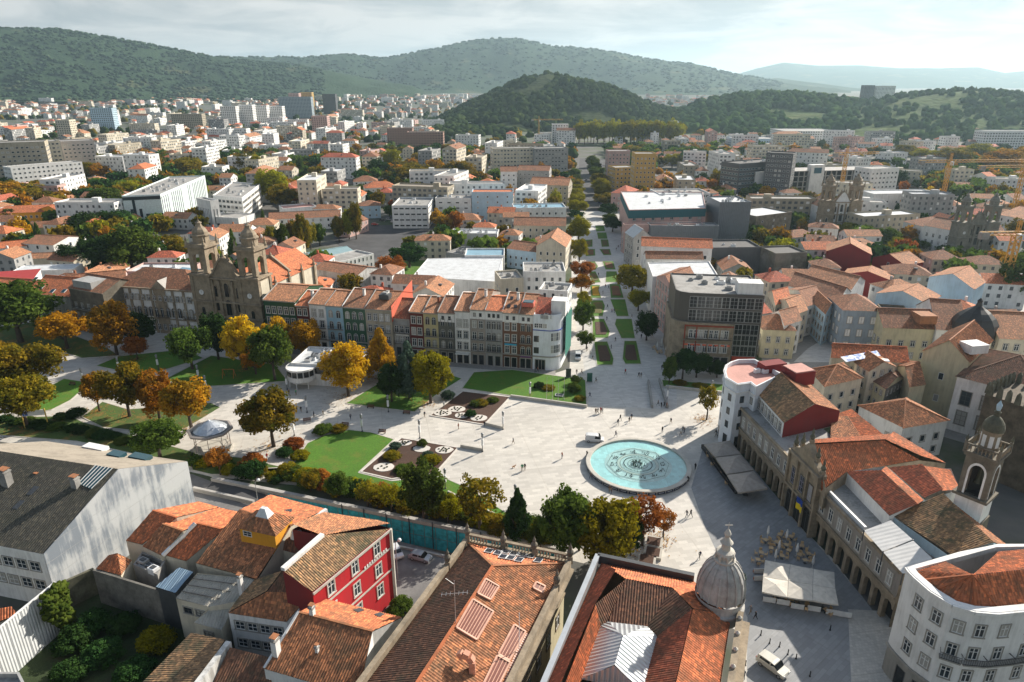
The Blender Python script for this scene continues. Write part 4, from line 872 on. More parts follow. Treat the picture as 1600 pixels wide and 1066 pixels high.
# --- fibre cement roofs and the yard
t7=custom('sheet_roof_shed','cream shed under pale grey fibre cement sheets','shed',v3(('a',275,935,7.5),('b',327,948,7.5),('h',371,939,8.3),('g',398,908,8.6),('c',392,904,9.0),('d',308,895,9.0)),[(('a','b','h','g','c','d'),FIBRE)],['a','b','h','g','c','d'],CREAM,pitch=0.5,amp=0.08)
t7b=custom('sheet_roof_lean_to','small cream lean-to under fibre cement sheets facing the dark garden','shed',v3(('a',303,973,6),('b',346,984,6),('c',370,942,7.2),('d',327,949,7.2)),[(('a','b','c','d'),FIBRE)],['a','b','c','d'],CREAM,pitch=0.5,amp=0.08)
for bb,zz in ((t7,5.2),(t7b,3.9)):
    for i in range(len(bb.cs)):
        dd,oo=bb.out(i)
        if oo.y<-0.8: bb.win(i,[zz],2 if bb is t7 else 1,'grid',1.5,1.1,0.8,fr=FRAMED)
t7.chimney((374,902),8.2,11.4,0.6,0.6,WHITE)
for ks in ((0.25,),(0.5,),(0.75,)):
    m=MB(); f=ks[0]; A_,D_=W(275,935,7.5),W(308,895,9.0); B_2,C_=W(327,948,7.5),W(392,904,9.0); m.bar(A_.lerp(D_,f)+Vector((0,0,.12)),B_2.lerp(C_,f)+Vector((0,0,.12)),0.12,0.06,DCONC); m.build('sheet_lap',t7.root)
bl=custom('blue_sheet_shed','small shed with a pale blue metal roof','shed',v3(('a',243,917,7.2),('b',274,927,7.2),('c',302,894,8.6),('d',280,887,8.6)),[(('a','b','c','d'),M('blue_sheet',sheetm,(0.30,0.42,0.52),0.5,0.4,0.2))],['a','b','c','d'],DMET)
hp=custom('orange_hip_hut','small orange hipped hut in the walled yard','shed',v3(('a',150,889,6.5),('b',189,899,6.5),('c',206,876,6.5),('d',170,868,6.5),('r',183,865,8.3)),[(('a','b','r'),T_OR),(('b','c','r'),T_BR),(('c','d','r'),T_BR),(('d','a','r'),T_OR)],['a','b','c','d'],CREAM)
yb=bld('yard_block','grey roofless block with clutter between the orange roofs','building',[W(208,882,6.5),W(246,898,6.5),W(258,876,6.5),W(222,862,6.5)],6.5,'flat',CONC,DROOF); yb.units(5,4,5.9,(1.4,1.1,1.0))
def wall_thing(name,label,px,z,th,m,base=0.):
    pts=[W(x,y,z) for x,y in px]; mb=MB()
    for p,q in zip(pts,pts[1:]): mb.bar((p.x,p.y,(z+base)/2),(q.x,q.y,(z+base)/2),th,z-base,m)
    return mb.build(name,label=label,cat='wall')
wall_thing('garden_wall','tall stained concrete wall of the dark garden',[(146,890),(205,908),(278,931)],6.6,0.35,DCONC)
wall_thing('garden_wall','weathered stone wall beside the ivy',[(92,912),(146,888)],5.0,0.5,MOSSY)
# --- houses along the bottom edge
t9,V9=gab('brown_tiled_house','brown tiled house with white chimneys at the bottom edge',(467,957),(582,987),13,((510,937),(628,965)),11.2,((413,1045),(560,1088)),9.8,T_BR,WHITE,T_OR)  # orange tile on the back slope paints the sun onto this brown roof
t9.chimney((487,950),11,14.2,0.6,0.6).chimney((495,1012),10.8,12.0,0.4,0.4).chimney((429,1000),9,13,0.8,0.9)
for px in ((560,955),(592,962)): q=[onplane((px[0]+a,px[1]+d_),V9['r0'],V9['r1'],V9['b1']) for a,d_ in ((-8,-1),(2,-4),(9,-1),(0,3))]; slab(t9,'roof_window',q,DMET,0.12)
m=MB(); m.bar(V9['r0']+Vector((0,0,.1)),V9['f0']+Vector((0,0,.1)),0.3,0.3,WHITE); m.build('verge_coping',t9.root)
t10=custom('dark_red_roof_house','dark red tiled roof at the bottom edge beside the white wall','house',v3(('a',330,1075,7),('b',425,1095,7),('c',424,1028,9.2),('d',360,1012,9.2)),[(('a','b','c','d'),T_DK)],['a','b','c','d'],WHITE)
t11=custom('mossy_barn','mossy brown barn roof beside the dark garden','barn',v3(('a',205,1085,6),('b',290,1100,8),('c',352,1000,8),('d',300,992,6)),[(('a','b','c','d'),T_MO)],['a','b','c','d'],MOSSY)
wall_thing('party_wall','white rendered party wall between the two bottom roofs',[(290,1090),(357,1002)],9.4,0.8,DIRTYW)
# --- long house with balustrade, skylights and solar panels
V=v3(('l0',733,850,15),('r0',883,881,15),('k',770,885,18.6)); dl=(W(575,1066,15)-V['l0']); dl.z=0; dl.normalize(); 
V['l1']=V['l0']+dl*46; V['r1']=V['r0']+dl*46; V['k1']=V['k']+dl*38; 
t12=custom('balustraded_house','long brown tiled mansion with stone balustrade and roof skylights','building',V,[(('l0','l1','k1','k'),T_DK),(('k','k1','r1','r0'),T_BR),(('l0','k','r0'),T_OR)],['l0','l1','r1','r0'],YELLOW)  # sunlit hip painted orange, left slope darkest: light put into the tile colours
for a_,b2 in (('l0','k'),('k','r0'),('k','k1')): m=MB(); m.bar(V[a_]+Vector((0,0,.08)),V[b2]+Vector((0,0,.08)),0.34,0.2,T_OR if a_=='k' and b2=='k1' else T_BR); m.build('ridge_tiles',t12.root)
# parapets: solid at the long sides, balusters across the back
dn=Vector((-dl.y,dl.x,0)); 
if dn.x<0: dn=-dn       # points right
for key,s in (('l',-1),('r',1)):
    p,q=V[key+'0']+dn*s*0.55,V[key+'1']+dn*s*0.55; m=MB(); m.bar((p.x,p.y,15.1),(q.x,q.y,15.1),0.7,1.3,GRAN); m.build('parapet',t12.root)
    m=MB(); m.bar((p.x+dn.x*s*.2,p.y+dn.y*s*.2,14.35),(q.x+dn.x*s*.2,q.y+dn.y*s*.2,14.35),1.3,0.3,GRAN); m.build('cornice',t12.root)
p,q=V['l0']-dn*0.55-dl*0.6,V['r0']+dn*0.55-dl*0.6; L=(q-p).length
m=MB(); m.bar((p.x,p.y,14.9),(q.x,q.y,14.9),0.5,0.5,GRAN); m.bar((p.x,p.y,16.2),(q.x,q.y,16.2),0.5,0.25,GRAN); m.build('balustrade_rail',t12.root)
bal=MB(); bal.lathe([(0.13,0),(0.07,0.15),(0.16,0.45),(0.07,0.8),(0.13,0.95)],GRAN,6); bme=bal.data('baluster')
for k in range(34):
    if k%7==0: continue
    c=p+(q-p)*((k+0.5)/34); obj('baluster',bme,t12.root,Vector((c.x,c.y,15.14))-t12.root.location)
fin=MB(); fin.box((0,0,0.6),(0.7,0.7,1.2),GRAN); fin.lathe([(0.3,1.2),(0.45,1.6),(0.5,2.0),(0.2,2.4),(0.26,2.7),(0.06,3.2),(0.0,3.6)],DGRAN,10); fme=fin.data('finial')
for c in (p,p+(q-p)*0.36,p+(q-p)*0.66,q,V['r0']+dn*0.55+dl*5.5,V['l0']-dn*0.55+dl*6): obj('finial',fme,t12.root,Vector((c.x,c.y,14.9))-t12.root.location)
# solar panels on the hip
SOL=M('solar_cell',flat,(0.025,0.03,0.045),0.25)
for k,(x,y) in enumerate([(763,862),(777,865),(785,871),(797,873),(810,876),(789,863),(802,866),(815,868),(828,870),(840,877)]):
    q_=[onplane((x+a,y+d_),V['l0'],V['k'],V['r0']) for a,d_ in ((-7,2.4),(4,4.2),(9,-1.5),(-2,-3.4))]; so_=slab(t12,'solar_panel',q_,SOL,0.22)
    m=MB()
    for i in range(4): m.bar(q_[i]+Vector((0,0,.26)),q_[(i+1)%4]+Vector((0,0,.26)),0.06,0.05,FRAMEW)
    m.v=[tuple(Vector(x_)-t12.root.location) for x_ in m.v]; obj('panel_frame',m.data('panel_frame'),so_)
def skyl(bb,px4,A_,B_,C_,bars,name='glazed_skylight'):
    q_=[onplane(p_,A_,B_,C_)+Vector((0,0,.1)) for p_ in px4]; GR=M('reddish_glass',glass,(0.16,0.05,0.035),0.0); so_=slab(bb,name,q_,GR,0.1); m=MB(); FR=M('terracotta_frame',flat,(0.62,0.36,0.26),0.7)
    for i in range(4): m.bar(q_[i]+Vector((0,0,.16)),q_[(i+1)%4]+Vector((0,0,.16)),0.22,0.18,FR)
    for k in range(1,bars): m.bar(q_[0].lerp(q_[1],k/bars)+Vector((0,0,.16)),q_[3].lerp(q_[2],k/bars)+Vector((0,0,.16)),0.08,0.1,FR)
    m.v=[tuple(Vector(x_)-bb.root.location) for x_ in m.v]; obj('glazing_bars',m.data('glazing_bars'),so_)
O4,S4=(600,830),4.517
K=(V['k'],V['k1'],V['r1'])
skyl(t12,off(O4,S4,[(662,450),(752,495),(812,402),(718,348)]),*K,6); skyl(t12,off(O4,S4,[(512,692),(655,778),(772,580),(628,492)]),*K,8); skyl(t12,off(O4,S4,[(808,880),(885,925),(1000,722),(920,672)]),*K,4); skyl(t12,off(O4,S4,[(705,1085),(800,1120),(890,940),(800,890)]),*K,4); skyl(t12,off(O4,S4,[(1052,410),(1118,445),(1138,400),(1075,370)]),*K,2)
q_=[onplane(p_,*K) for p_ in off(O4,S4,[(820,1120),(890,1120),(1030,735),(985,715)])]; slab(t12,'pale_sheet_strip',q_,M('pink_sheet',flat,(0.6,0.40,0.33),0.6),0.08)
ch=MB(); c=onplane((738,1050),*K); hh=[Vector((c.x,c.y,c.z-0.6)),Vector((c.x,c.y,c.z+1.6)),Vector((c.x-0.35,c.y+0.1,c.z+2.2)),Vector((c.x-1.0,c.y+0.3,c.z+2.4)),Vector((c.x-1.5,c.y+0.45,c.z+2.0))]
for a_,b2 in zip(hh,hh[1:]): ch.bar(a_,b2,0.7,0.8,M('terracotta_flue',flat,(0.55,0.27,0.18),0.8))
ch.build('bent_flue',t12.root)
an=MB(); c=onplane((712,975),V['l0'],V['l1'],V['k1']); an.tube(c,c+Vector((0,0,6.5)),0.05,0.04,STEEL,6); an.bar(c+Vector((-1.6,-.2,4.6)),c+Vector((1.6,.2,4.6)),0.04,0.04,STEEL); an.bar(c+Vector((-1.0,0,6.8)),c+Vector((0,0,5.9)),0.04,0.04,STEEL)
for k in range(7): x=-1.5+k*0.5; an.bar(c+Vector((x,x*.12-.35,4.6)),c+Vector((x,x*.12+.35,4.6)),0.03,0.03,STEEL)
an.build('aerial',t12.root)
an=MB(); c=onplane((811,1019),*K); an.tube(c,c+Vector((0,0,6)),0.05,0.04,WMET,6); an.build('mast',t12.root)
for i in range(4):
    dd,oo=t12.out(i)
    if oo.x>0.7: t12.win(i,[10.5,6.0],11,'sash',1.4,2.4,1.0,su=GRAN); t12.band(i,9.6,0.3,0.2,GRAN,'string_course')
# --- domed corner house
V=v3(('a',940,880,14),('b',1082,908,14),('r0',977,905,16.8),('r1',1051,919,16.8)); 
dl2=(W(850,1065,15)-W(934,867,15)); dl2.z=0; dl2.normalize(); dr2=(W(1126,1066,14)-W(1142,962,14)); dr2.z=0; dr2.normalize()
V['c']=W(1142,962,14); V['r2']=W(1082,952,16.8); V['rl']=W(930,945,16.8); V['a1']=V['a']+dl2*34; V['c1']=V['c']+dr2*34; V['rl1']=V['rl']+dl2*27; V['r21']=V['r2']+dr2*27
V['il']=W(950,972,14.6); V['il0']=W(938,978,14.6); V['ir']=W(1011,979,14.6); V['ir0']=W(1027,995,14.6); V['il1']=V['il0']+dl2*22; V['ir1']=V['ir0']+dr2*22
t13=custom('domed_house','orange tiled corner mansion with a grey stone dome','building',V,[(('a','a1','rl1','rl','r0'),T_RD),(('a','r0','r1','b'),T_OR),(('r1','r2','c','b'),T_OR),(('r2','r21','c1','c'),T_OR),(('rl','rl1','il1','il0'),T_OR),(('r0','rl','il0','il'),T_DK),(('r0','il','ir','r1'),T_DK),(('r1','ir','ir0','r2'),T_DK),(('r2','ir0','ir1','r21'),T_RD)],['a','a1','c1','c','b'],GRAN)  # orange slopes painted as sunlit, red and dark ones as shaded
ax,ay=W(973,993,17.0),W(966,1020,17.0); zc=[V['il0'],V['il'],V['ir'],V['ir0'],V['ir1'],V['il1']]
ay=ay+dl2*2; m=MB()
for A_,B_,C_ in ((V['il0'],V['il'],ax),(V['il'],V['ir'],ax),(V['ir'],V['ir0'],ax)): m.slope([A_,B_,C_],ZINC,0.6,0.06)
ay2=ay+dl2*4; me_=V['il1']+(V['il0']-V['il1'])*0.35; mf_=V['ir1']+(V['ir0']-V['ir1'])*0.35
m.slope([V['il0'],ax,ay,V['il0']+dl2*9],ZINC,0.6,0.06); m.slope([V['ir0'],ax,ay,V['ir0']+dr2*9],ZINC,0.6,0.06); m.slope([V['il0']+dl2*9,ay,V['ir0']+dr2*9],ZINC,0.6,0.06); m.build('zinc_roof',t13.root)
pp=[W(934,867,15.2),W(1085,899,15.2)]
for p,q in ((pp[0],pp[1]),(pp[0],pp[0]+dl2*36)):
    m=MB(); m.bar((p.x,p.y,14.6),(q.x,q.y,14.6),0.7,1.5,ZINC if p is pp[0] and q is not pp[1] else DMET); m.build('parapet',t13.root)
pr=W(1157,957,15.0); q=pr+dr2*34; m=MB(); m.bar((pr.x,pr.y,14.4),(q.x,q.y,14.4),0.8,1.6,GRAN); m.build('parapet',t13.root)
m=MB(); m.bar((pr.x+.6,pr.y,13.4),(q.x+.6,q.y,13.4),1.6,0.35,GRAN); m.build('cornice',t13.root)
stud=MB(); stud.lathe([(0.28,0),(0.32,0.2),(0.0,0.5)],LSTONE,8); sme=stud.data('parapet_ball')
for k in range(12): c=pr+(q-pr)*(k+.5)/12; obj('parapet_ball',sme,t13.root,Vector((c.x,c.y,15.2))-t13.root.location)
dx,dy=27.8,73.5; DOME=M('dome_stone',stone,(0.44,0.425,0.395),0.7); dm=MB()
dm.lathe([(3.15,13.0),(3.15,14.4),(3.35,14.5),(3.35,14.8),(3.0,14.9),(3.0,15.9),(3.25,16.0),(3.25,16.35)],DOME,32,(dx,dy,0)); dro=dm.build('dome_drum',t13.root)
pf=[(2.98,16.36),(3.0,17.2),(2.93,18.2),(2.7,19.3),(2.3,20.3),(1.75,21.15),(1.2,21.65),(1.1,21.7)]
dm=MB(); dm.lathe(pf,DOME,48,(dx,dy,0)); dom=dm.build('dome',t13.root)
rb=MB()
for k in range(16):
    a=2*math.pi*k/16
    for (r0,z0),(r1,z1) in zip(pf,pf[1:]): rb.bar((dx+(r0+.06)*math.cos(a),dy+(r0+.06)*math.sin(a),z0),(dx+(r1+.06)*math.cos(a),dy+(r1+.06)*math.sin(a),z1),0.22,0.16,DOME)
rb.v=[tuple(Vector(x)-t13.root.location) for x in rb.v]; obj('dome_ribs',rb.data('dome_ribs'),dom)
ln=MB(); ln.lathe([(1.35,21.6),(1.45,21.9),(1.0,22.1),(0.95,22.6),(1.25,22.8),(1.15,23.1),(0.6,23.3),(0.55,24.1),(0.85,24.4),(0.5,24.8),(0.3,25.2),(0.45,25.7),(0.3,26.1),(0.1,26.4),(0.0,26.5)],LSTONE,16,(dx,dy,0)); ln.tube((dx,dy,26.4),(dx,dy,27.4),0.05,0.03,LSTONE,6); ln.bar((dx-.5,dy,27.0),(dx+.5,dy,27.0),0.08,0.08,LSTONE)
for k in range(8):
    a=2*math.pi*k/8; ln.lathe([(0.0,22.9),(0.18,22.7),(0.12,22.2),(0.2,21.9)],LSTONE,6,(dx+1.2*math.cos(a),dy+1.2*math.sin(a),0))
ln.build('finial',t13.root)
sx,sy=dx+3.6,dy+1.6; st=MB(); st.lathe([(0.5,14.5),(0.5,15.6),(0.35,15.7)],GRAN,10,(sx,sy,0)); st.lathe([(0.34,15.7),(0.42,16.3),(0.3,16.9),(0.38,17.4),(0.14,17.7),(0.2,17.95),(0.0,18.2)],M('bronze',flat,(0.05,0.075,0.06),0.5,0.4),10,(sx,sy,0)); st.build('bronze_figure',t13.root)
# ================================================================ the row along the square
TGRN=M('dark_green_tile_facade',plaster,(0.022,0.085,0.045),0.3,0.35); TRDF=M('oxblood_tile_facade',plaster,(0.13,0.018,0.018),0.3,0.35); TBLU=M('blue_tile_facade',plaster,(0.30,0.46,0.55),0.25,0.4); TBRN=M('brown_tile_facade',plaster,(0.15,0.065,0.035),0.3,0.35); TYEL=M('straw_tile_facade',plaster,(0.52,0.45,0.24),0.3,0.4); TGBR=M('taupe_facade',plaster,(0.33,0.29,0.25),0.4); TDGR=M('blackened_stone_facade',plaster,(0.13,0.13,0.11),0.5)
RL,RR=Vector((-79.3,206.0,0)),Vector((12.9,186.5,0)); RDv=(RR-RL).normalized(); RN=Vector((-RDv.y,RDv.x,0)); RZ=math.atan2(RDv.y,RDv.x)
AWN=M('cream_awning',flat,(0.62,0.60,0.52),0.8); SIGNB=M('cyan_sign',flat,(0.03,0.35,0.55),0.5); SIGNP=M('purple_sign',flat,(0.16,0.05,0.2),0.5)
ROW=[(411,468,461,471,TGRN,F_LT,5,'sash','tall dark green tiled house next to the church',17,3.2),(461,477,482,478,TRDF,F_OR,2,'sash','narrow oxblood house with a bright orange roof',15,3.0),(482,474,508,475.5,WHITE,F_LT,2,'sash','white tiled house beside the pale blue one',15,3.0),(508,476,535,479,TBLU,F_LT,2,'arch','pale blue tiled house with arched windows',15,3.0),(535,479,570,481,TGRN,F_BR,3,'arch','dark green house with arched windows and brown roof',17,4.0),(570,481,611,485,BEIGE,F_LT,4,'sash','broad beige house with a roof dormer',17,4.0),
 (611,499,639,500,GREYP,F_BR,3,'sash','low recessed house with a dark sloping roof',15,5.0),(639,486,661,488,TRDF,F_LT,2,'sash','oxblood house with brown roof in the middle of the row',15,3.0),(661,488,684,489,TYEL,F_LT,2,'arch','straw yellow house with arched windows',15,3.2),(684,489,710,488,TDGR,F_BR,2,'arch','blackened stone house with a white attic storey',15,3.4),(710,485,734,486,WHITE,F_LT,2,'sash','white house with a cream shop awning',17,3.4),(734,483,758,484,TGBR,F_LT,2,'sash','taupe house with a white top floor',18,4.2),(758,484,785,486,GREYP,F_OR,3,'arch','grey house with arched windows under an orange roof',14,2.4),(785,487,811,490,TBRN,F_LT,2,'sash','brown tiled house with four roof windows',17,4.2),(811,490,833,491,TBRN,F_LT,2,'arch','brown tiled house with a roof terrace cut out',17,4.2)]
for i,(x0,y0,x1,y1,wl,rm,nw,typ,lab,dep,rise) in enumerate(ROW):
    p,q=WV(x0,y0,RL,RR),WV(x1,y1,RL,RR); h=(p.z+q.z)/2; g_=0.02 if i else 0; p=Vector((p.x,p.y,0)); q=Vector((q.x,q.y,0))
    if i==6: p=p+RN*1.2; q=q+RN*1.2
    q=q-RDv*0.05
    rise*=.78; dep*=1.12; bb=bld('town_house',lab,'house',[p,q,q+RN*dep,p+RN*dep],h,'gable',wl,rm,rise,'x',0.3,group='row of town houses facing the square')
    fl=[4.6,8.2,11.8] if h>14.6 else [4.6,8.0]
    su=SURR if wl not in(TGRN,TRDF,TBRN) else LSTONE
    tops=wl in (TBRN,TGBR) or i in (9,12)
    for k,z in enumerate(fl): 
        if z+2.2<h: bb.win(0,[z],nw,typ,1.1 if typ=='arch' else 1.3,2.35,0.3,su=su)
    if tops:
        m=MB(); a_,b2=p-RN*0.06,q-RN*0.06; m.wallq(a_,b2,h-3.0,h-0.3,WHITE); m.build('attic_wall',bb.root); bb.win(0,[h-2.3],nw,'plain',0.8,1.2,0.5,su=None,off=0.08,fr=FRAMED)
    bb.band(0,h-0.45,0.35,0.3,SURR,'cornice'); bb.band(0,4.1,0.3,0.22,SURR,'string_course')
    for z in fl[:2]:
        if i%3!=1: bb.balcony(0,z-0.1,0.06,0.94,0.6)
    ns=2 if (q-p).length<7 else 3
    bb.win(0,[0.15],ns,'plain',1.5,3.1,0.3,fr=FRAMED,su=su,gl=GLASSD,name='shop_window')
    # party wall copings between the roofs
    m=MB(); e0,e1,e2=p-RN*.2,p+RN*dep*.5,p+RN*dep; m.bar((e0.x,e0.y,h+.1),(e1.x,e1.y,h+rise+.22),0.22,0.22,WHITE if i%3==1 else LCONC); m.bar((e1.x,e1.y,h+rise+.22),(e2.x,e2.y,h+.1),0.22,0.22,WHITE if i%3==1 else LCONC); m.build('party_wall_coping',bb.root)
    mid=(p+q)/2
    if i in (4,5,1,8,11,13): 
        c=mid+RN*(dep*.32); zt=h+rise+.9; m=MB(); m.box((c.x+1,c.y,zt-1.6),(0.7,0.9,3.0),WHITE if i!=8 else T_RD,RZ); m.box((c.x+1,c.y,zt),(0.9,1.1,.2),CONC,RZ); m.build('chimney',bb.root)
    if i in (5,):
        c=mid+RN*5; m=MB(); m.box((c.x+.6,c.y,h+2.6),(3.2,2.8,1.5),DMET,RZ); m.box((c.x+.6,c.y,h+3.6),(1.4,1.2,.7),GREYP,RZ); m.build('dormer',bb.root)
        m=MB(); a_=q+RN*.1; b2=q+RN*dep; m.wallq(a_+RDv*.12,b2+RDv*.12,h-4,h+1.2,M('salmon_red_wall',plaster,(0.62,0.13,0.07),0.2),h+4.2); m.build('party_wall',bb.root)
    if i==13:
        for u in (.3,.7):
            for v in (.14,.34): c=p+(q-p)*u+RN*dep*v; m=MB(); z=h+rise*v*2; m.bar((c.x-.2,c.y-.5,z-.1),(c.x,c.y+.5,z+.5),0.9,.16,DMET); m.build('roof_window',bb.root)
    if i==14: c=mid+RN*4; m=MB(); m.box((c.x,c.y,h+1.9),(3.6,3.2,1.3),M('coral_frame',flat,(0.6,0.15,0.1),.7),RZ); m.box((c.x,c.y-.2,h+2.3),(3.0,2.6,.8),GLASSB,RZ); m.build('roof_terrace',bb.root)
    if i==10:
        c=mid-RN*.9; m=MB(); m.box((c.x,c.y,3.6),((q-p).length*.9,1.8,.12),AWN,RZ,(1,.7)); m.build('awning',bb.root)
    if i in (3,6,13,14):
        c=mid-RN*.12; m=MB(); m.box((c.x,c.y,7.4 if i in (6,13) else 3.9),((q-p).length*.75,.1,.55),{3:DMET,6:FRAMEW,13:SIGNB,14:SIGNP}[i],RZ); m.build('shop_sign',bb.root)
# white corner house with the rounded end
p=WV(833,490,RL,RR); h=17.3; p=Vector((p.x,p.y,0)); q=RR+RDv*1.2; rad=3.6; n2=Vector((0.085,0.996,0)); cs=[p,q-RDv*rad]
for k in range(1,7):
    a=k/7*math.pi/2; cs.append(q-RDv*rad+RN*rad+(RDv*math.sin(a)-RN*math.cos(a))*rad+RDv*0.0)
cs+= [q+RN*rad+RDv*0.02,q+RN*15+RDv*.5,p+RN*15]
cw=bld('corner_house','white corner house with rounded blue-trimmed end by the avenue','house',cs,h,'flat',M('cool_white_plaster',plaster,(0.76,0.79,0.82),0.3),F_OR,par=1.2)
cw.win(0,[5.2,8.8],3,'plain',0.9,1.9,0.6,m1=3.0,fr=FRAMED,su=None).win(0,[13.2],3,'grid',1.4,1.4,0.5,su=None).win(0,[0.2],2,'plain',1.8,3.0,1.2,fr=FRAMED,gl=GLASSD,name='shop_window')
for k in (2,3,4,5): cw.win(k,[5.4,9.2],1,'grid',0.85,2.6,0.02,su=None)
for k in range(0,9): cw.band(k,4.1,0.35,0.25,SURR,'string_course').band(k,12.4,0.22,0.18,M('blue_trim',flat,(0.02,0.07,0.35),.5),'trim_band')
c=p+(q-p)*.85+RN*5; cw.box('roof_lantern',(c.x,c.y,18.6),(4.2,4.5,4.6),WHITE,RZ).units(7,8,16.2,(1.2,1,1.3)); c=p+(q-p)*.3+RN*7
m=MB(); m.slope([p+RN*.5+Vector((0,0,16.6)),p+(q-p)*.62+RN*.5+Vector((0,0,16.6)),p+(q-p)*.62+RN*8+Vector((0,0,20.2)),p+RN*8+Vector((0,0,20.2))],F_RD,ribs=False); m.slope([p+RN*14.5+Vector((0,0,16.6)),p+(q-p)*.62+RN*14.5+Vector((0,0,16.6)),p+(q-p)*.62+RN*8+Vector((0,0,20.2)),p+RN*8+Vector((0,0,20.2))],F_RD,ribs=False); m.build('red_roof',cw.root)
sc_=MB(); a_,b2=q+RN*4+RDv*1.0,q+RN*14+RDv*1.5; sc_.wallq(a_,b2,3,16,M('scaffold_net',flat,(0.02,0.16,0.12),.9)); sc_.build('scaffold_net',cw.root)
# ================================================================ twin-towered church and convent
def church(loc,rz,label,w=25.,hz=20.,scale=1.0,front=None,body=None,roofm=None,nave=42.,panel=None,det=True):
    front=front or GRAN; body=body or CREAM; roofm=roofm or F_OR; root=thing('church',loc,label,'church',rz=rz); root.scale=(scale,)*3
    for fx,fy,fr_ in ((w/2,12,15),(w/2,30,13),(w/2,-14,14),(w/2-8,-30,11),(w/2+8,-30,11)): FOOT.append((loc[0]+(fx*math.cos(rz)-fy*math.sin(rz))*scale,loc[1]+(fx*math.sin(rz)+fy*math.cos(rz))*scale,fr_*scale))
    def add(n,mb,par=None): return obj(n,mb.data(n),par or root)
    tw=7.0; m=MB()
    # nave
    m=MB(); x0,x1=tw*.6,w-tw*.6; m.prism([(x0,1.5),(x1,1.5),(x1,nave),(x0,nave)],0,hz-4,body); m.poly([(x0,nave,hz-4),(x1,nave,hz-4),(w/2,nave,hz+1.4)],body); m.poly([(x0,1.6,hz-4),(x1,1.6,hz-4),(w/2,1.6,hz+1.4)],body); add('nave_wall',m)
    m=MB(); m.slope([(x1+.4,1.6,hz-4.2),(x1+.4,nave+.3,hz-4.2),(w/2,nave+.3,hz+1.6),(w/2,1.6,hz+1.6)],roofm,ribs=False); m.slope([(x0-.4,1.6,hz-4.2),(x0-.4,nave+.3,hz-4.2),(w/2,nave+.3,hz+1.6),(w/2,1.6,hz+1.6)],roofm,ribs=False); add('nave_roof',m)
    for k in range(5):
        m=MB(); y=6+k*(nave-8)/4; m.box((x1+.35,y,(hz-4)/2),(.7,1.1,hz-4),front); m.lathe([(.5,hz-4),(.6,hz-3.4),(.25,hz-2.6),(.32,hz-2.2),(0,hz-1.2)],front,8,(x1+.2,y,0)); add('buttress',m)
    m=MB(); m.bar((x0+1,nave*.62,hz-3.2),(w/2,nave*.62,hz+2.2),.9,.9,front); m.bar((x1-1,nave*.62,hz-3.2),(w/2,nave*.62,hz+2.2),.9,.9,front); m.lathe([(.4,hz+2.2),(.5,hz+2.8),(.1,hz+3.6),(0,hz+4.4)],front,8,(w/2,nave*.62,0)); add('crossing_arch',m)
    # centre of the front with a curved gable
    g=[(tw,0),(w-tw,0),(w-tw,hz+1)]
    for t in np.linspace(0,1,9): g.append((w-tw-(w/2-tw)*t, hz+1+6.2*(math.sin(t*math.pi/2)**1.6)))
    for t in np.linspace(1,0,9)[1:]: g.append((tw+(w/2-tw)*t,hz+1+6.2*(math.sin(t*math.pi/2)**1.6)))
    m=MB(); m.poly([(x,0,z) for x,z in g],panel or front); m.poly([(x,1.6,z) for x,z in g[::-1]],front)
    for i in range(len(g)): a,b=g[i],g[(i+1)%len(g)]; m.poly([(a[0],0,a[1]),(b[0],0,b[1]),(b[0],1.6,b[1]),(a[0],1.6,a[1])],front)
    add('front_wall',m)
    cp=MB()
    for a,b in zip(g[2:],g[3:]): cp.bar((a[0],.6,a[1]+.3),(b[0],.6,b[1]+.3),1.9,.6,front)
    add('gable_coping',cp)
    m=MB(); m.lathe([(.5,0),(.6,.6),(.3,1.2),(.15,1.6)],front,8,(w/2,.6,hz+7.3)); m.bar((w/2,.6,hz+8.5),(w/2,.6,hz+11),.25,.25,front); m.bar((w/2-.8,.6,hz+10),(w/2+.8,.6,hz+10),.25,.25,front); add('cross',m)
    for x,z in ((tw+2.2,hz+2.8),(w-tw-2.2,hz+2.8),(tw+4,hz+6),(w-tw-4,hz+6)):
        m=MB(); m.lathe([(.45,0),(.6,.8),(.3,1.6),(.4,2.2),(.0,3.2)],front,8,(x,.6,z)); add('statue',m)
    for x,z,ww,hh in ((w/2,10.5,2.0,5.2),(w/2,hz-3.5,1.6,4.6),(w/2-4.2,11,1.4,3.4),(w/2+4.2,11,1.4,3.4),(w/2-4.3,hz-4.2,1.5,3.6),(w/2+4.3,hz-4.2,1.5,3.6),(3.2,9,1.2,2.6),(w-3.2,9,1.2,2.6)):
        a,gl,bo=win_mesh('arch',ww,hh,FRAMED,LSTONE if panel else front,GLASSD); f=obj('arched_window',a,root,(x,-.05 if tw<x<w-tw else -.75,z-hh/2+.4)); obj('pane',gl,f)
    a,gl,bo=win_mesh('arch',3.0,6.4,FRAMED,front,M('church_door_wood',flat,(.06,.035,.02),.7)); f=obj('portal',a,root,(w/2,-.05,0.1)); obj('door',gl,f)
    for k,x in enumerate((tw+.5,w/2-2.4,w/2+2.4,w-tw-.5)): m=MB(); m.box((x,-.3,hz/2),(.9,.7,hz),front); add('pilaster',m)
    for z in (7.8,hz-7.2,hz+.7): m=MB(); m.box((w/2,-.35,z),(w-2*tw+.2,.9,.55),front); add('cornice',m)
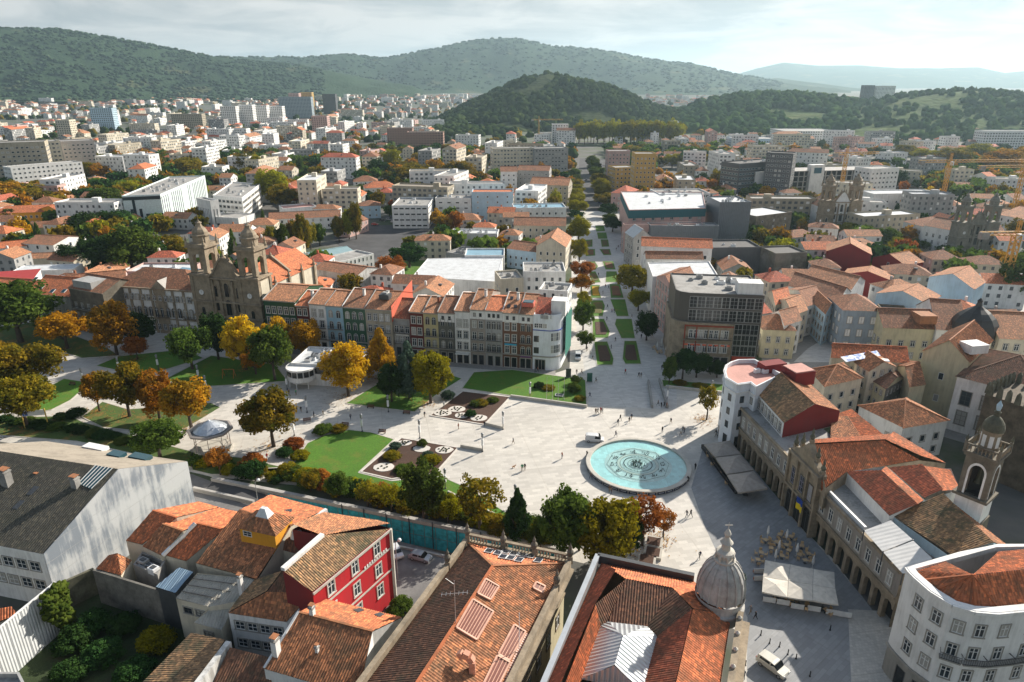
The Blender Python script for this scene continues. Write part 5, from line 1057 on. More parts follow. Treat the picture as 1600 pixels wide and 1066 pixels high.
    for sx in (0,1):                            # towers
        x=tw/2 if sx==0 else w-tw/2; c=(x,tw/2-.7); m=MB(); m.box((x,c[1],(hz+2)/2),(tw,tw,hz+2),front); 
        to=add('tower',m)
        for dx in (-1,1):
            for dy in (-1,1): m=MB(); m.box((x+dx*(tw/2-.3),c[1]+dy*(tw/2-.3),(hz+2)/2),(1.1,1.1,hz+2.0),front); add('tower_pilaster',m,to)
        for z in (7.8,hz-7.2,hz+1.6): m=MB(); m.box((x,c[1],z),(tw+1.2,tw+1.2,.6),front); add('tower_cornice',m,to)
        m=MB(); 
        if panel is None: m.box((x+ (tw/2+.02 if sx else 0),c[1],hz-2.8),(.1 if sx else tw*.3,tw*.62,6.5),body); add('rendered_panel',m,to)
        bt=MB(); z0=hz+2.2; bh=8.2; s=tw-.7
        for dx in (-1,1):
            for dy in (-1,1): bt.box((x+dx*(s/2-.75),c[1]+dy*(s/2-.75),z0+bh/2),(1.5,1.5,bh),front)
        ar=s-3.0; n=8
        for ax in range(4):                     # arches between the piers
            ca,sa=math.cos(ax*math.pi/2),math.sin(ax*math.pi/2); pts=[(-ar/2*math.cos(math.pi*i/n),z0+bh*.55+ar/2*math.sin(math.pi*i/n)) for i in range(n+1)]
            for y in (-s/2+.1,-s/2+1.3):
                for (ax0,az0),(ax1,az1) in zip(pts,pts[1:]):
                    bt.poly([(x+px*ca-y*sa,c[1]+px*sa+y*ca,pz) for px,pz in ((ax0,az0),(ax1,az1),(ax1,z0+bh),(ax0,z0+bh))],front)
            for (ax0,az0),(ax1,az1) in zip(pts,pts[1:]): bt.poly([(x+px*ca-y*sa,c[1]+px*sa+y*ca,pz) for px,pz,y in ((ax0,az0,-s/2+.1),(ax1,az1,-s/2+.1),(ax1,az1,-s/2+1.3),(ax0,az0,-s/2+1.3))],front)
        bf=add('belfry',bt,to); m=MB(); m.lathe([(.0,z0+bh*.62),(.3,z0+bh*.6),(.5,z0+bh*.3),(.8,z0+bh*.15)],M('bell_bronze',flat,(.05,.05,.03),.4,.5),12,(x,c[1],0)); add('bell',m,to)
        z1=z0+bh; m=MB(); m.box((x,c[1],z1+.3),(s+1.2,s+1.2,.6),front); m.box((x,c[1],z1+.95),(s+.5,s+.5,.7),front); add('belfry_cornice',m,to)
        m=MB(); q=math.sqrt(2)/2
        m.lathe([(r_*1.2,z1+z) for r_,z in ((2.2,1.3),(2.2,3.5),(2.6,3.6),(2.6,3.95),(2.15,4.1),(2.1,4.8),(1.75,5.6),(1.1,6.3),(.8,6.9),(.72,7.4),(.95,7.6),(.4,8.0),(.0,8.8))],front,8,(x,c[1],0),False,math.pi/8,math.pi/8+2*math.pi); m.tube((x,c[1],z1+8.2),(x,c[1],z1+10.5),.1,.06,front,6); add('spire_cap',m,to)
        for dx in (-1,1):
            for dy in (-1,1): m=MB(); m.lathe([(.45,0),(.55,.7),(.25,1.5),(.35,1.9),(0,3.4)],front,8,(x+dx*(s/2+.1),c[1]+dy*(s/2+.1),z1+.6)); add('pinnacle',m,to)
        m=MB(); m.tube((x,-.9,hz-4.2),(x,-1.05,hz-4.2),.85,.85,FRAMEW,20); 
        m.bar((x,-1.08,hz-4.2),(x,-1.08,hz-3.6),.07,.03,IRON); m.bar((x,-1.08,hz-4.2),(x+.4,-1.08,hz-4.3),.07,.03,IRON); add('clock',m,to)
    return root
church((-105,217,0),math.atan2(-6.5,25),'dark granite church with twin bell towers above the park trees')
# convent wing left of the church
cl,cr=Vector((-137,223.4,0)),Vector((-105,216.6,0)); dv=(cr-cl).normalized(); cn=Vector((-dv.y,dv.x,0))
cv=bld('convent','long convent wing with granite pilasters and a pedimented centre','building',[cl,cr,cr+cn*17,cl+cn*17],16,'hip',WHITE,F_BR,4.6,'x',0.7)
for k in range(9): cv.band(0,0,15.6,0.35,GRAN,'pilaster',k/8-.012 if k else 0,k/8+.012 if k<8 else 1)
m=MB(); p0=cl+dv*.2-cn*.15; p1=cl+dv*5-cn*.15; m.wallq(p0,p1,0,15.6,DGRAN); m.build('granite_bay',cv.root)
p0,p1=cl+(cr-cl)*.53-cn*.3,cl+(cr-cl)*.67-cn*.3; m=MB(); m.wallq(p0,p1,0,16,GRAN); m.build('centre_bay',cv.root); m=MB(); c=(p0+p1)/2; m.poly([(p0.x-.4,p0.y,16),(p1.x+.4,p1.y,16),(c.x,c.y,18.6)],GRAN); e=c+cn*5; m.poly([(p0.x-.4,p0.y,16),(c.x,c.y,18.6),(e.x,e.y,18.6)],LCONC); m.poly([(p1.x+.4,p1.y,16),(c.x,c.y,18.6),(e.x,e.y,18.6)],LCONC); m.build('pediment',cv.root)
cv.win(0,[1.2],14,'sash',1.3,2.2,1.0,su=GRAN,off=.32).win(0,[6.0],14,'arch',1.3,3.2,1.0,su=GRAN,off=.32).win(0,[11.6],14,'sash',1.2,1.9,1.0,su=GRAN,off=.32).band(0,15.4,.5,.6,GRAN).band(0,5.1,.3,.42,GRAN,'string_course')
for a in (.17,.53,.84): cv.balcony(0,5.8,a,a+.14,.9,GRAN)
# houses further left
def rowL(x0,y0,x1,y1,h,dep,wall,rm,lab,nw,rise=3.5,roof='gable',zs=(1.2,5,8.6),typ='sash',ridge='x'):
    cs=rect((x0,y0),(x1,y1),h,dep); bb=bld('town_house',lab,'house',cs,h,roof,wall,rm,rise,ridge,.3); 
    for z in zs:
        if z+2<h: bb.win(0,[z],nw,typ,1.1,2.0,.5)
    bb.band(0,h-.4,.3,.25,SURR); return bb
a=rowL(44,458,108,463,11.5,17,GREYP,F_OR,'low grey house with skylights in its orange roof',5,4.2)
for px in ((56,436),(68,437),(65,449),(82,455),(100,455)): a.skylight(px,13.2+ (455-px[1])*.07,1.5,1.8,26,0)
b=rowL(107,449,160,458,15.5,15,DGRAN,F_BR,'dark ornate house with iron balconies and red shop signs',5,3); b.balcony(0,4.9,.04,.96,.8).balcony(0,8.5,.04,.96,.8); c=(b.cs[0]+b.cs[1])/2; b.box('attic',(c.x,c.y+5,16.6),(9,8,3),GREYP,math.atan2(b.cs[1].y-b.cs[0].y,b.cs[1].x-b.cs[0].x)); b.win(0,[0.2],3,'plain',1.5,3,1,gl=GLASSD,fr=M('red_frame',flat,(.4,.02,.02),.6),name='shop_window')
rowL(161,470,171,472,11,16,PINK,F_BR,'narrow pink house beside the convent',1,2.5)
rowL(-60,455,42,462,10,16,WHITE,F_OR,'white house behind the big green tree at the left edge',6,3.5)
# ================================================================ arcade side of the square
A0_,A1_=Vector((52.5,141,0)),Vector((59.2,84.5,0)); AD=(A1_-A0_).normalized(); AN=Vector((-AD.y,AD.x,0))
if AN.x<0: AN=-AN          # to the right, into the building
def ap(t,d=0.): p=A0_+(A1_-A0_)*t+AN*d; return p
AL=(A1_-A0_).length; AH=10.6
arc=thing('arcade_building',A0_,'long granite arcade with arched portico and white windows','building'); ab=B(arc,[A0_,A1_,ap(1,13),ap(0,13)],AH)
# edge 0 must face left: walk from far to near with the outside on the right hand
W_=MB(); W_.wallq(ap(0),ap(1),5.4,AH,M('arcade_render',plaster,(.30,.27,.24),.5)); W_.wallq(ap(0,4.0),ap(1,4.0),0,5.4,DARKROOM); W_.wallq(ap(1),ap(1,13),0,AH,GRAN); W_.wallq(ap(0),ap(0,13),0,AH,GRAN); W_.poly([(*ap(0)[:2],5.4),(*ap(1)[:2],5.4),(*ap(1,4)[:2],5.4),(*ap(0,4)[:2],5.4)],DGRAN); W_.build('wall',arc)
na=22; pm=MB(); pw=AL/na
for k in range(na):                 # pier and arch, one bay each
    m=MB(); t0=k/na; c=ap(t0+.5/na); rz=math.atan2(AD.y,AD.x); pr_=.38; rad=pw/2-pr_; n=8
    p=ap(t0); m.box((p.x+AN.x*.35,p.y+AN.y*.35,2.0),(pr_*2,.8,4.0),GRAN,rz)
    arcp=[(-rad*math.cos(math.pi*i/n),3.3+rad*math.sin(math.pi*i/n)*.95) for i in range(n+1)]; arcp=[(-pw/2,3.3)]+arcp+[(pw/2,3.3)]
    for (x0,z0),(x1,z1) in zip(arcp,arcp[1:]):
        for dd in (0,.7): P=[c+AD*x+AN*dd for x in (x0,x1)]; m.poly([(*P[0][:2],z0),(*P[1][:2],z1),(*P[1][:2],5.42),(*P[0][:2],5.42)],GRAN)
        P=[c+AD*x for x in (x0,x1)]; m.poly([(*P[0][:2],z0),(*P[1][:2],z1),(*(P[1]+AN*.7)[:2],z1),(*(P[0]+AN*.7)[:2],z0)],GRAN)
    m.build('arch_bay',arc)
ab.win(0,[6.5],20,'sash',1.2,2.4,.8,su=LSTONE); ab.band(0,5.4,.35,.3,GRAN,'string_course').band(0,AH-.3,.5,.5,GRAN,'cornice')
r=MB(); r.poly([(*ap(0,.2)[:2],AH-.05),(*ap(1,.2)[:2],AH-.05),(*ap(1,13)[:2],AH-.05),(*ap(0,13)[:2],AH-.05)],GROOF); r.build('terrace',arc)
m=MB(); a_,b2=ap(.60,.5),ap(.82,.5); m.bar((a_.x,a_.y,AH+.35),(b2.x,b2.y,AH+.35),.4,.8,WMET); m.build('white_parapet',arc)
# set-back attic house with the red gable
V=dict(a=W(1179,610,14),b=W(1225,661,14),r0=W(1220,582,17.6),r1=W(1273,631,17.6)); V['c']=W(1312,642,14); V['d']=V['a']+(V['c']-V['b'])
sb=custom('attic_house','brown roofed attic storey with a dark red gable end','house',V,[(('a','b','r1','r0'),T_MO),(('r0','r1','c','d'),T_BR)],['a','b','c','d'],WHITE,base=AH-.06)
d,o=(V['c']-V['b']).normalized(),None; m=MB(); od=(V['b']-V['a']); od.z=0; od=od.normalized()*.06; m.poly([V['b']+od,V['c']+od,V['r1']+od],DRED); m.wallq(V['b']+od,V['c']+od,AH,14,DRED); m.build('red_gable',sb.root)
m=MB(); m.poly([V['a']-od,V['d']-od,V['r0']-od],DRED); m.build('far_gable',sb.root)
for i in range(4):
    dd,oo=sb.out(i)
    if oo.x<-.7: sb.win(i,[11.2],8,'sash',1.0,2.1,.6)
m=MB(); m.bar(V['r0']+Vector((0,0,.08)),V['r1']+Vector((0,0,.08)),.3,.2,T_BR); m.build('ridge_tiles',sb.root)
sb.skylight((1244,632),15.6,1.2,1.3,28,0) if False else None
# white rounded block with the pink terrace
cs=ccw([W(x,y,16.8) for x,y in [(1135,590),(1132,578),(1135,570),(1143,565),(1154,561.5),(1179,561),(1222,584),(1182,604),(1173,597),(1152,600)]])
rb_=bld('rounded_block','white rounded block with a pink roof terrace','building',cs,16.8,'flat',M('cool_white_plaster',plaster,(0.76,0.79,0.82),0.3),PINKR,par=1.0)
for i in range(len(rb_.cs)):
    dd,oo=rb_.out(i); L=(rb_.cs[(i+1)%len(rb_.cs)]-rb_.cs[i]).length
    if oo.x<.3 or oo.y>.3:
        if L>1.6: rb_.win(i,[5.0,8.4,11.8],max(1,int(L/3.2)),'plain',1.1,1.7,.3,fr=FRAMED,su=None).win(i,[.2],max(1,int(L/3.2)),'plain',1.4,3.0,.3,fr=FRAMED,su=None,gl=GLASSD)
        rb_.band(i,14.4,.3,.3,WHITE,'cornice').band(i,16.4,.3,.25,WHITE,'coping')
c=W(1248,576,18.8); m=MB(); m.box((c.x,c.y,17.2),(5.4,5.0,3.2),DRED,.3); m.build('stair_head',rb_.root); m=MB(); m.box((c.x,c.y,18.9),(5.0,4.6,.25),PINKR,.3); m.build('stair_head_roof',rb_.root)
c=W(1200,568,17.6); m=MB(); m.box((c.x+1,c.y,16.9),(6,3,2.0),DRED,.3); m.build('roof_wall',rb_.root); rb_.box('roof_unit',(c.x-3,c.y-1.6,16.4),(1.4,.8,1.0),WMET,.3).box('roof_unit',(c.x-1.2,c.y-1.9,16.4),(1.4,.8,1.0),WMET,.3)
# chapel front rising from the arcade
ch=thing('chapel',ap(.5,-.5),'carved granite chapel front with pinnacles and a flag','chapel'); t0,t1=.41,.60; P0,P1=ap(t0,-.55),ap(t1,-.55); mid=(P0+P1)/2
m=MB(); g=[(0,0),(1,0),(1,13.2),(.86,14.2),(.7,15.0),(.5,17.2),(.3,15.0),(.14,14.2),(0,13.2)]
fr=[P0.lerp(P1,u) for u,_ in g]; m.poly([(p.x,p.y,z) for p,(_,z) in zip(fr,g)],GRAN); m.poly([(p.x+AN.x*1.2,p.y+AN.y*1.2,z) for p,(_,z) in zip(fr,g)],GRAN)
for i in range(len(g)): a_,b2=fr[i],fr[(i+1)%len(g)]; m.poly([(a_.x,a_.y,g[i][1]),(b2.x,b2.y,g[(i+1)%len(g)][1]),(b2.x+AN.x*1.2,b2.y+AN.y*1.2,g[(i+1)%len(g)][1]),(a_.x+AN.x*1.2,a_.y+AN.y*1.2,g[i][1])],GRAN)
m.build('front_wall',ch); cb_=B(ch,[P0,P1,P1+AN,P0+AN],13)
cb_.win(0,[6.6],3,'grid',1.3,3.4,.8,su=DGRAN,fr=M('lilac_frame',flat,(.35,.33,.42),.6)).win(0,[.1],3,'arch',2.2,5.0,.6,su=DGRAN,fr=FRAMED,gl=DARKROOM,name='portal').band(0,5.5,.4,.4,GRAN,'string_course').band(0,12.6,.5,.5,GRAN,'cornice')
for u in (0.02,.33,.67,.98): cb_.band(0,0,12.6,.45,GRAN,'pilaster',u-.02,u+.02)
for u,z in ((.05,13.4),(.25,14.8),(.5,17.2),(.75,14.8),(.95,13.4)):
    p=P0.lerp(P1,u)+AN*.6; m=MB(); m.box((p.x,p.y,z+.4),(.7,.7,.8),GRAN); m.lathe([(.35,.8),(.5,1.3),(.2,1.9),(.28,2.3),(.0,3.2)],MOSSY,8,(p.x,p.y,z)); m.build('pinnacle',ch)
fl=thing('flag',P0.lerp(P1,.66)-AN*.9,'blue and yellow flag hanging on the chapel front','flag'); 
for nm,zz0,zz1,mm in (('blue_band',5.0,6.3,M('flag_blue',flat,(.01,.05,.30),.8)),('yellow_band',3.7,5.0,M('flag_yellow',flat,(.75,.55,.01),.8))):
    m=MB(); a_,b2=P0.lerp(P1,.56)-AN*.9,P0.lerp(P1,.76)-AN*.9
    for k in range(6):
        u0,u1=k/6,(k+1)/6; w0,w1=.15*math.sin(u0*9),.15*math.sin(u1*9); p,q=a_.lerp(b2,u0)-AN*w0,a_.lerp(b2,u1)-AN*w1; sg=.5*abs(u0-.5); m.poly([(p.x,p.y,zz0),(q.x,q.y,zz0),(q.x,q.y,zz1),(p.x,p.y,zz1)],mm)
    m.build(nm,fl)
m=MB(); m.bar(Vector((a_.x,a_.y,6.35)),Vector((b2.x,b2.y,6.35)),.05,.05,IRON); m.build('pole',fl)
# chapel nave and the roofs behind the arcade
def RQ(name,label,V,faces,outline,wall,base=0.,cat='house',**k): return custom(name,label,cat,v3(*V),faces,outline,wall,base=base,**k)
RQ('chapel_nave','large orange tiled chapel nave behind the granite front',[('a',1271,695,16.8),('b',1383,687,16.8),('c',1436,719,13.6),('d',1322,738,13.2),('e',1290,763,12.6),('f',1283,720,14.6),('g',1392,680,14.5),('h',1270,687,15.5),('i',1478,724,12.5)],[(('a','b','c','d','e','f'),T_OR),(('b','g','i','c'),T_OR),(('h','g','b','a'),T_OR)],['a','f','e','d','c','i','g','h'],GRAN,base=8)
RQ('red_roof_wing','red tiled wing with white dormer wall above the terrace',[('a',1322,737,13.0),('b',1390,806,13.0),('r0',1377,735,15.2),('r1',1434,788,15.2),('c',1384,729,14.6),('d',1443,782,14.6)],[(('a','b','r1','r0'),T_RD),(('r0','r1','d','c'),T_OR)],['a','b','d','c'],WHITE,base=AH-.06)  # orange strip behind the ridge: sun painted into a red roof
RQ('red_roof_wing','second red tiled wing nearer the bell tower',[('a',1388,731,14.2),('b',1445,781,14.2),('r0',1442,728,16.0),('r1',1474,765,16.0),('c',1486,732,14.0),('d',1500,765,14.0)],[(('a','b','r1','r0'),T_RD),(('r0','r1','d','c'),T_OR)],['a','b','d','c'],WHITE,base=6)  # right slope takes orange tile as its sunlit side, light put in colour
RQ('long_brown_roof','long mossy brown roof below the bell tower',[('a',1394,806,12.5),('b',1487,871,12.5),('c',1553,848,15.2),('d',1474,775,15.2),('e',1590,865,13)],[(('a','b','c','d'),T_MO),(('c','d','e'),T_BR)],['a','b','e','c','d'],BLUEW,base=6)
aw=thing('terrace_awning',W(1391,850,12.6),'pair of pale retractable awnings over the roof terrace','awning')
for nm,px in (('canvas',[(1350,829),(1392,813),(1426,843),(1379,862)]),('canvas',[(1380,863),(1427,845),(1457,873),(1411,897)])):
    m=MB(); zz=[11.9,13.0,13.0,11.9]; q=[W(x,y,z) for (x,y),z in zip(px,zz)]; m.slope(q,M('awning_canvas',sheetm,(.55,.55,.54),.8,.7,0,.02),ribs=False); m.v=[tuple(Vector(x)-aw.location) for x in m.v]; obj(nm,m.data(nm),aw)
m=MB()
for x,y in ((1350,829),(1380,862),(1411,897),(1392,813),(1427,844),(1457,873)): p=W(x,y,12.6); m.bar((p.x,p.y,AH),(p.x,p.y,12.7),.14,.14,DMET)
m.build('frame',aw)
# bell tower of the chapel
bx,by=76.,96.; bt=thing('bell_tower',(bx,by,0),'granite bell tower with white panels, balustrade and domed lantern','tower',rz=R(38)); bt.rotation_euler=(0,0,R(38)); bt.scale=(.74,.74,.98)
def loc(n,mb,par=None): return obj(n,mb.data(n),par or bt)
m=MB(); m.box((0,0,6.6),(6.2,6.2,13.2),DGRAN); loc('shaft',m); m=MB(); m.box((0,0,15.2),(5.6,5.6,4.2),WHITE); loc('white_base',m); m=MB(); m.box((0,0,17.5),(6.8,6.8,.5),DGRAN); loc('cornice',m)
m=MB(); s=5.6; z0,bh=17.7,7.0
for dx in (-1,1):
    for dy in (-1,1): m.box((dx*(s/2-.7),dy*(s/2-.7),z0+bh/2),(1.4,1.4,bh),DGRAN)
ar=s-2.8; n=10
for ax in range(4):
    ca,sa=math.cos(ax*math.pi/2),math.sin(ax*math.pi/2); pts=[(-ar/2*math.cos(math.pi*i/n),z0+4.3+ar/2*math.sin(math.pi*i/n)) for i in range(n+1)]
    for (x0,a0),(x1,a1) in zip(pts,pts[1:]):
        for y in (-s/2+.06,-s/2+1.1): m.poly([(px*ca-y*sa,px*sa+y*ca,pz) for px,pz in ((x0,a0),(x1,a1),(x1,z0+bh),(x0,z0+bh))],DGRAN)
        m.poly([(px*ca-y*sa,px*sa+y*ca,pz) for px,pz,y in ((x0,a0,-s/2+.06),(x1,a1,-s/2+.06),(x1,a1,-s/2+1.1),(x0,a0,-s/2+1.1))],DGRAN)
loc('belfry',m)
m=MB(); m.lathe([(0,22.6),(.5,22.4),(.8,20.6),(1.25,19.6)],M('bell_bronze',flat,(.05,.05,.03),.4,.5),14); loc('bell',m); m=MB(); m.box((0,0,17.9),(4.6,4.6,.3),DARKROOM); m.box((0,0,24.5),(4.2,4.2,.3),DARKROOM); m.box((0,0,21.2),(.3,3.6,6.6),DARKROOM,.78); loc('belfry_dark_core',m)  # near-black boards added to stand in for the shade inside the belfry
for ax in range(4):                 # white surround of each opening
    ca,sa=math.cos(ax*math.pi/2),math.sin(ax*math.pi/2); m=MB(); y=-s/2-.02
    o_=[(-ar/2*1.3,z0)]+[(-ar/2*1.3*math.cos(math.pi*i/n),z0+4.3+ar/2*1.3*math.sin(math.pi*i/n)) for i in range(n+1)]+[(ar/2*1.3,z0)]; i_=[(-ar/2,z0)]+[(-ar/2*math.cos(math.pi*i/n),z0+4.3+ar/2*math.sin(math.pi*i/n)) for i in range(n+1)]+[(ar/2,z0)]
    for k in range(len(o_)-1): m.poly([(px*ca-y*sa,px*sa+y*ca,pz) for px,pz in (o_[k],o_[k+1],i_[k+1],i_[k])],WHITE)
    loc('white_surround',m)
m=MB(); m.box((0,0,24.9),(6.4,6.4,.5),DGRAN); m.box((0,0,25.35),(7.0,7.0,.35),DGRAN); loc('gallery',m)
for ax in range(4):
    ca,sa=math.cos(ax*math.pi/2),math.sin(ax*math.pi/2); m=MB(); y=-3.2; m.bar((-3.2*ca-y*sa,-3.2*sa+y*ca,26.75),(3.2*ca-y*sa,3.2*sa+y*ca,26.75),.3,.25,DGRAN); loc('balustrade_rail',m)
    for k in range(9): x=-2.8+k*.7; obj('baluster',bme,bt,(x*ca-y*sa,x*sa+y*ca,25.6))
    m=MB(); x=-3.2; m.box((x*ca-y*sa,x*sa+y*ca,26.4),(.55,.55,1.6),DGRAN); m.lathe([(.2,27.2),(.35,27.6),(.0,28.4)],MOSSY,8,(x*ca-y*sa,x*sa+y*ca,0)); loc('corner_post',m)
m=MB(); m.lathe([(1.9,25.5),(1.9,29.0),(2.1,29.1),(2.1,29.4)],GRAN,8,smooth=False); lo_=loc('lantern',m)
for k in range(8):
    a=math.pi/8+k*math.pi/4; m=MB(); m.box((1.78*math.cos(a),1.78*math.sin(a),27.6),(.08,.8,2.0),WHITE,a); loc('white_panel',m,lo_)
m=MB(); m.lathe([(2.15,29.4),(2.1,29.9),(1.8,30.7),(1.2,31.4),(.6,31.8),(.5,32.2),(.7,32.5),(.4,32.8)],MOSSY,16); m.lathe([(.35,32.8),(.5,33.3),(.55,33.7),(.3,34.1),(.0,34.6)],BLUEW,12); loc('cupola',m)
# white curved corner building, bottom right
OUT=[(1417,886),(1422,893),(1431,902),(1455,923),(1489,944),(1523,954),(1558,957),(1600,953),(1680,940),(1690,850),(1560,850),(1500,862)]
cs=ccw([W(x,y,18) for x,y in OUT]); cb=thing('curved_corner_building',sum((Vector((*c[:2],0)) for c in cs),Vector())/len(cs),'white curved corner building with orange tiled roof and iron balcony','building'); cbb=B(cb,[Vector((*c[:2],0)) for c in cs],18)
m=MB()
for i in range(len(cs)): m.wallq(cs[i],cs[(i+1)%len(cs)],4.6,18,WHITE)
m.build('wall',cb); m=MB()
for i in range(len(cs)): m.wallq(cs[i],cs[(i+1)%len(cs)],0,4.6,M('ground_floor_stone',plaster,(.30,.29,.26),.5))
m.build('ground_floor',cb)
ce=sum((Vector((*c[:2],0)) for c in cs),Vector())/len(cs); ins=[c+(Vector((ce.x,ce.y,c.z))-c).normalized()*1.0 for c in cs]; m=MB()
for i in range(len(cs)): j=(i+1)%len(cs); m.poly([cs[i],cs[j],ins[j],ins[i]],WHITE); m.wallq(ins[i],ins[j],17.2,18,WHITE)
m.build('parapet',cb); apx,apy=W(1520,899,20.6),W(1700,880,20.6); 
ed=[W(x,y,17.6) for x,y in [(1432,893),(1444,907),(1462,922),(1491,939),(1524,949),(1560,951),(1600,947),(1690,932)]]
for a_,b2 in zip(ed[:6],ed[1:7]): 
    m=MB()
    if a_ is ed[5]: continue
    m.slope([a_,b2,apx],T_OR); m.build('roof_slope',cb); m=MB(); m.bar(b2+Vector((0,0,.1)),apx+Vector((0,0,.1)),.3,.2,T_OR); m.build('hip_tiles',cb)
m=MB(); m.slope([ed[5],ed[7],apy,apx],T_OR); m.build('roof_slope',cb); m=MB(); m.slope([ed[0],apx,W(1478,878,17.8)],T_OR); m.build('roof_slope',cb); m=MB(); m.slope([apx,apy,W(1700,850,18),W(1560,862,18)],T_OR); m.build('roof_slope',cb)
for i in range(len(cs)):
    dd,oo=cbb.out(i); L=(cs[(i+1)%len(cs)]-cs[i]).length
    if oo.y<.25 and oo.x<.95 and L>1.5:
        k=max(1,int(L/2.9)); cbb.win(i,[13.9,10.2,6.4],k,'sash',1.15,1.9,.25,su=SURR); cbb.win(i,[.2],k,'plain',1.6,3.2,.2,fr=FRAMED,gl=GLASSD,su=None,name='shop_window')
    if oo.y<.3: cbb.band(i,4.5,.35,.3,SURR,'string_course').band(i,17.5,.45,.3,WHITE,'cornice')
    if oo.y<-.5 and oo.x<.6 and i<8: cbb.balcony(i,10.0,-.01,1.01,1.0)
# ================================================================ the town behind, traced blocks first
def Q(name,label,px,h,roof='gable',wall=None,rm=None,rise=2.5,ridge='x',cat='house',wins=None,ov=.3,wm=None,**k):
    cs=ccw([W(x,y,h) for x,y in px]); 
    bb=bld(name,label,cat,cs,h,roof,wall,rm,rise,ridge,ov,wm=wm,**k)
    if wins:
        for i in range(len(cs)):
            dd,oo=bb.out(i); L=(bb.cs[(i+1)%len(cs)]-bb.cs[i]).length; toc=-(bb.cs[i]+bb.cs[(i+1)%len(cs)])/2
            if oo.dot(toc.normalized())>.15 and L>2.5:
                st,w,hh=wins; z=1.2
                while z+hh+.3<h: bb.win(i,[z],max(1,int(L/st)),'sash' if hh>1.6 else 'plain',w,hh,.5,sub=False,fr=FRAMEW); z+=3.3
    return bb
def K(name,label,A,B_,h,dep=None,C=None,roof='flat',wall=None,rm=None,rise=3,ridge='x',wins=(3.2,1.3,1.5),cat='building',typ='plain',fr=None,units=0,par=.7,su=None,z0=1.2,fh=3.3,sides=(0,1,3),gl=None,**k):
    cs=rect(A,B_,h,dep,C); bb=bld(name,label,cat,cs,h,roof,wall,rm or (GROOF if roof=='flat' else F_BR),rise,ridge,.3,par=par,**k)
    if wins:
        st,w,hh=wins
        for i in sides:
            dd,oo=bb.out(i); L=(bb.cs[(i+1)%4]-bb.cs[i]).length; toc=-(bb.cs[i]+bb.cs[(i+1)%4])/2
            if oo.dot(toc.normalized())>.05 and L>3:
                z=z0
                while z+hh+.4<h: bb.win(i,[z],max(1,int(L/st)),typ,w,hh,.6,sub=False,fr=fr or FRAMEW,su=su,gl=gl); z+=fh
    if units: bb.units(units,len(label),h-par)
    return bb
# corner block with dark glazed upper floors at the foot of the avenue
h=23; p0,p1=W(1060,457,h),W(1195,462,h); d=(p1-p0).normalized(); n=Vector((-d.y,d.x,0)); l0=W(1060,452,h)
cs=[p0+d*3.5,p1,p1+n*24,p0+n*24]; cs=[p0+d*3.2,p1,p1+n*22,p0+n*22-d*.5,p0+n*3.2-d*.5,p0+n*1.2+d*.6]
gb=bld('glazed_corner_block','grey stone corner block with dark glazed upper floors','building',cs,h,'flat',M('bronze_cladding',plaster,(.075,.068,.06),.3,.4),GROOF,par=.4,wm={1:WHITE})
lo=[p0+d*2.6-n*.7,p1-d*7.6-n*.7,p1-d*7.6+n*8,p0+n*20-d*1.2,p0+n*2.6-d*1.2,p0+n*.6-d*.2]; m=MB(); m.prism([(*c[:2],) for c in lo],0,14.2,GRAN); m.build('stone_storeys',gb.root)
sb2=B(gb.root,[Vector((*c[:2],0)) for c in lo],14.2); RB=M('red_brick_accent',plaster,(.30,.06,.03),.2); CORAL=M('coral_blind',flat,(.75,.16,.08),.7)
sb2.win(0,[5.0,9.4],8,'sash',1.1,2.6,1.2,su=LSTONE); 
for k in range(5): sb2.band(0,4.2,9.6,.18,RB if k in (0,1) else GRAN,'pilaster',k/4*.96+.0,k/4*.96+.025)
for z in (8.6,13.0): sb2.band(0,z,.5,.22,RB if z>12 else GRAN,'string_course')
sb2.band(0,13.8,.6,.9,GRAN,'cornice').balcony(0,9.1,.05,.97,.8,GRAN)
for k in range(8): c=lo[0]+(lo[1]-lo[0])*((k+.5)/8); m=MB(); c2=c-n*.14; m.box((c2.x,c2.y,7.35),(1.1,.06,.5),CORAL,math.atan2(d.y,d.x)); m.build('coral_blind',gb.root)
sb2.win(0,[.2],6,'plain',2.2,3.4,.8,fr=FRAMED,gl=GLASSD,name='shop_window')
L=(cs[1]-cs[0]).length
gb.win(0,[14.6,18.6],9,'grid',L/9-.15,3.4,.2,fr=STEEL,su=None,gl=GLASSD); g2=B(gb.root,[p1-d*7.4,p1-d*.4,p1,p0],h); g2.win(0,[4.0,7.4,10.8],3,'grid',2.3,3.2,.1,fr=STEEL,su=None,gl=GLASSD,off=.03)
m=MB(); c=p1-d*3.8-n*.2; m.box((c.x,c.y,2.3),(6.6,.2,3.2),M('red_shop_fascia',flat,(.45,.05,.02),.6),math.atan2(d.y,d.x)); m.build('shop_fascia',gb.root)
c=p1-d*4+n*3; gb.box('stair_tower',(c.x,c.y,24.6),(7,5,3.4),WHITE,math.atan2(d.y,d.x)); gb.units(8,3,22.6,(2,1.4,1.2))
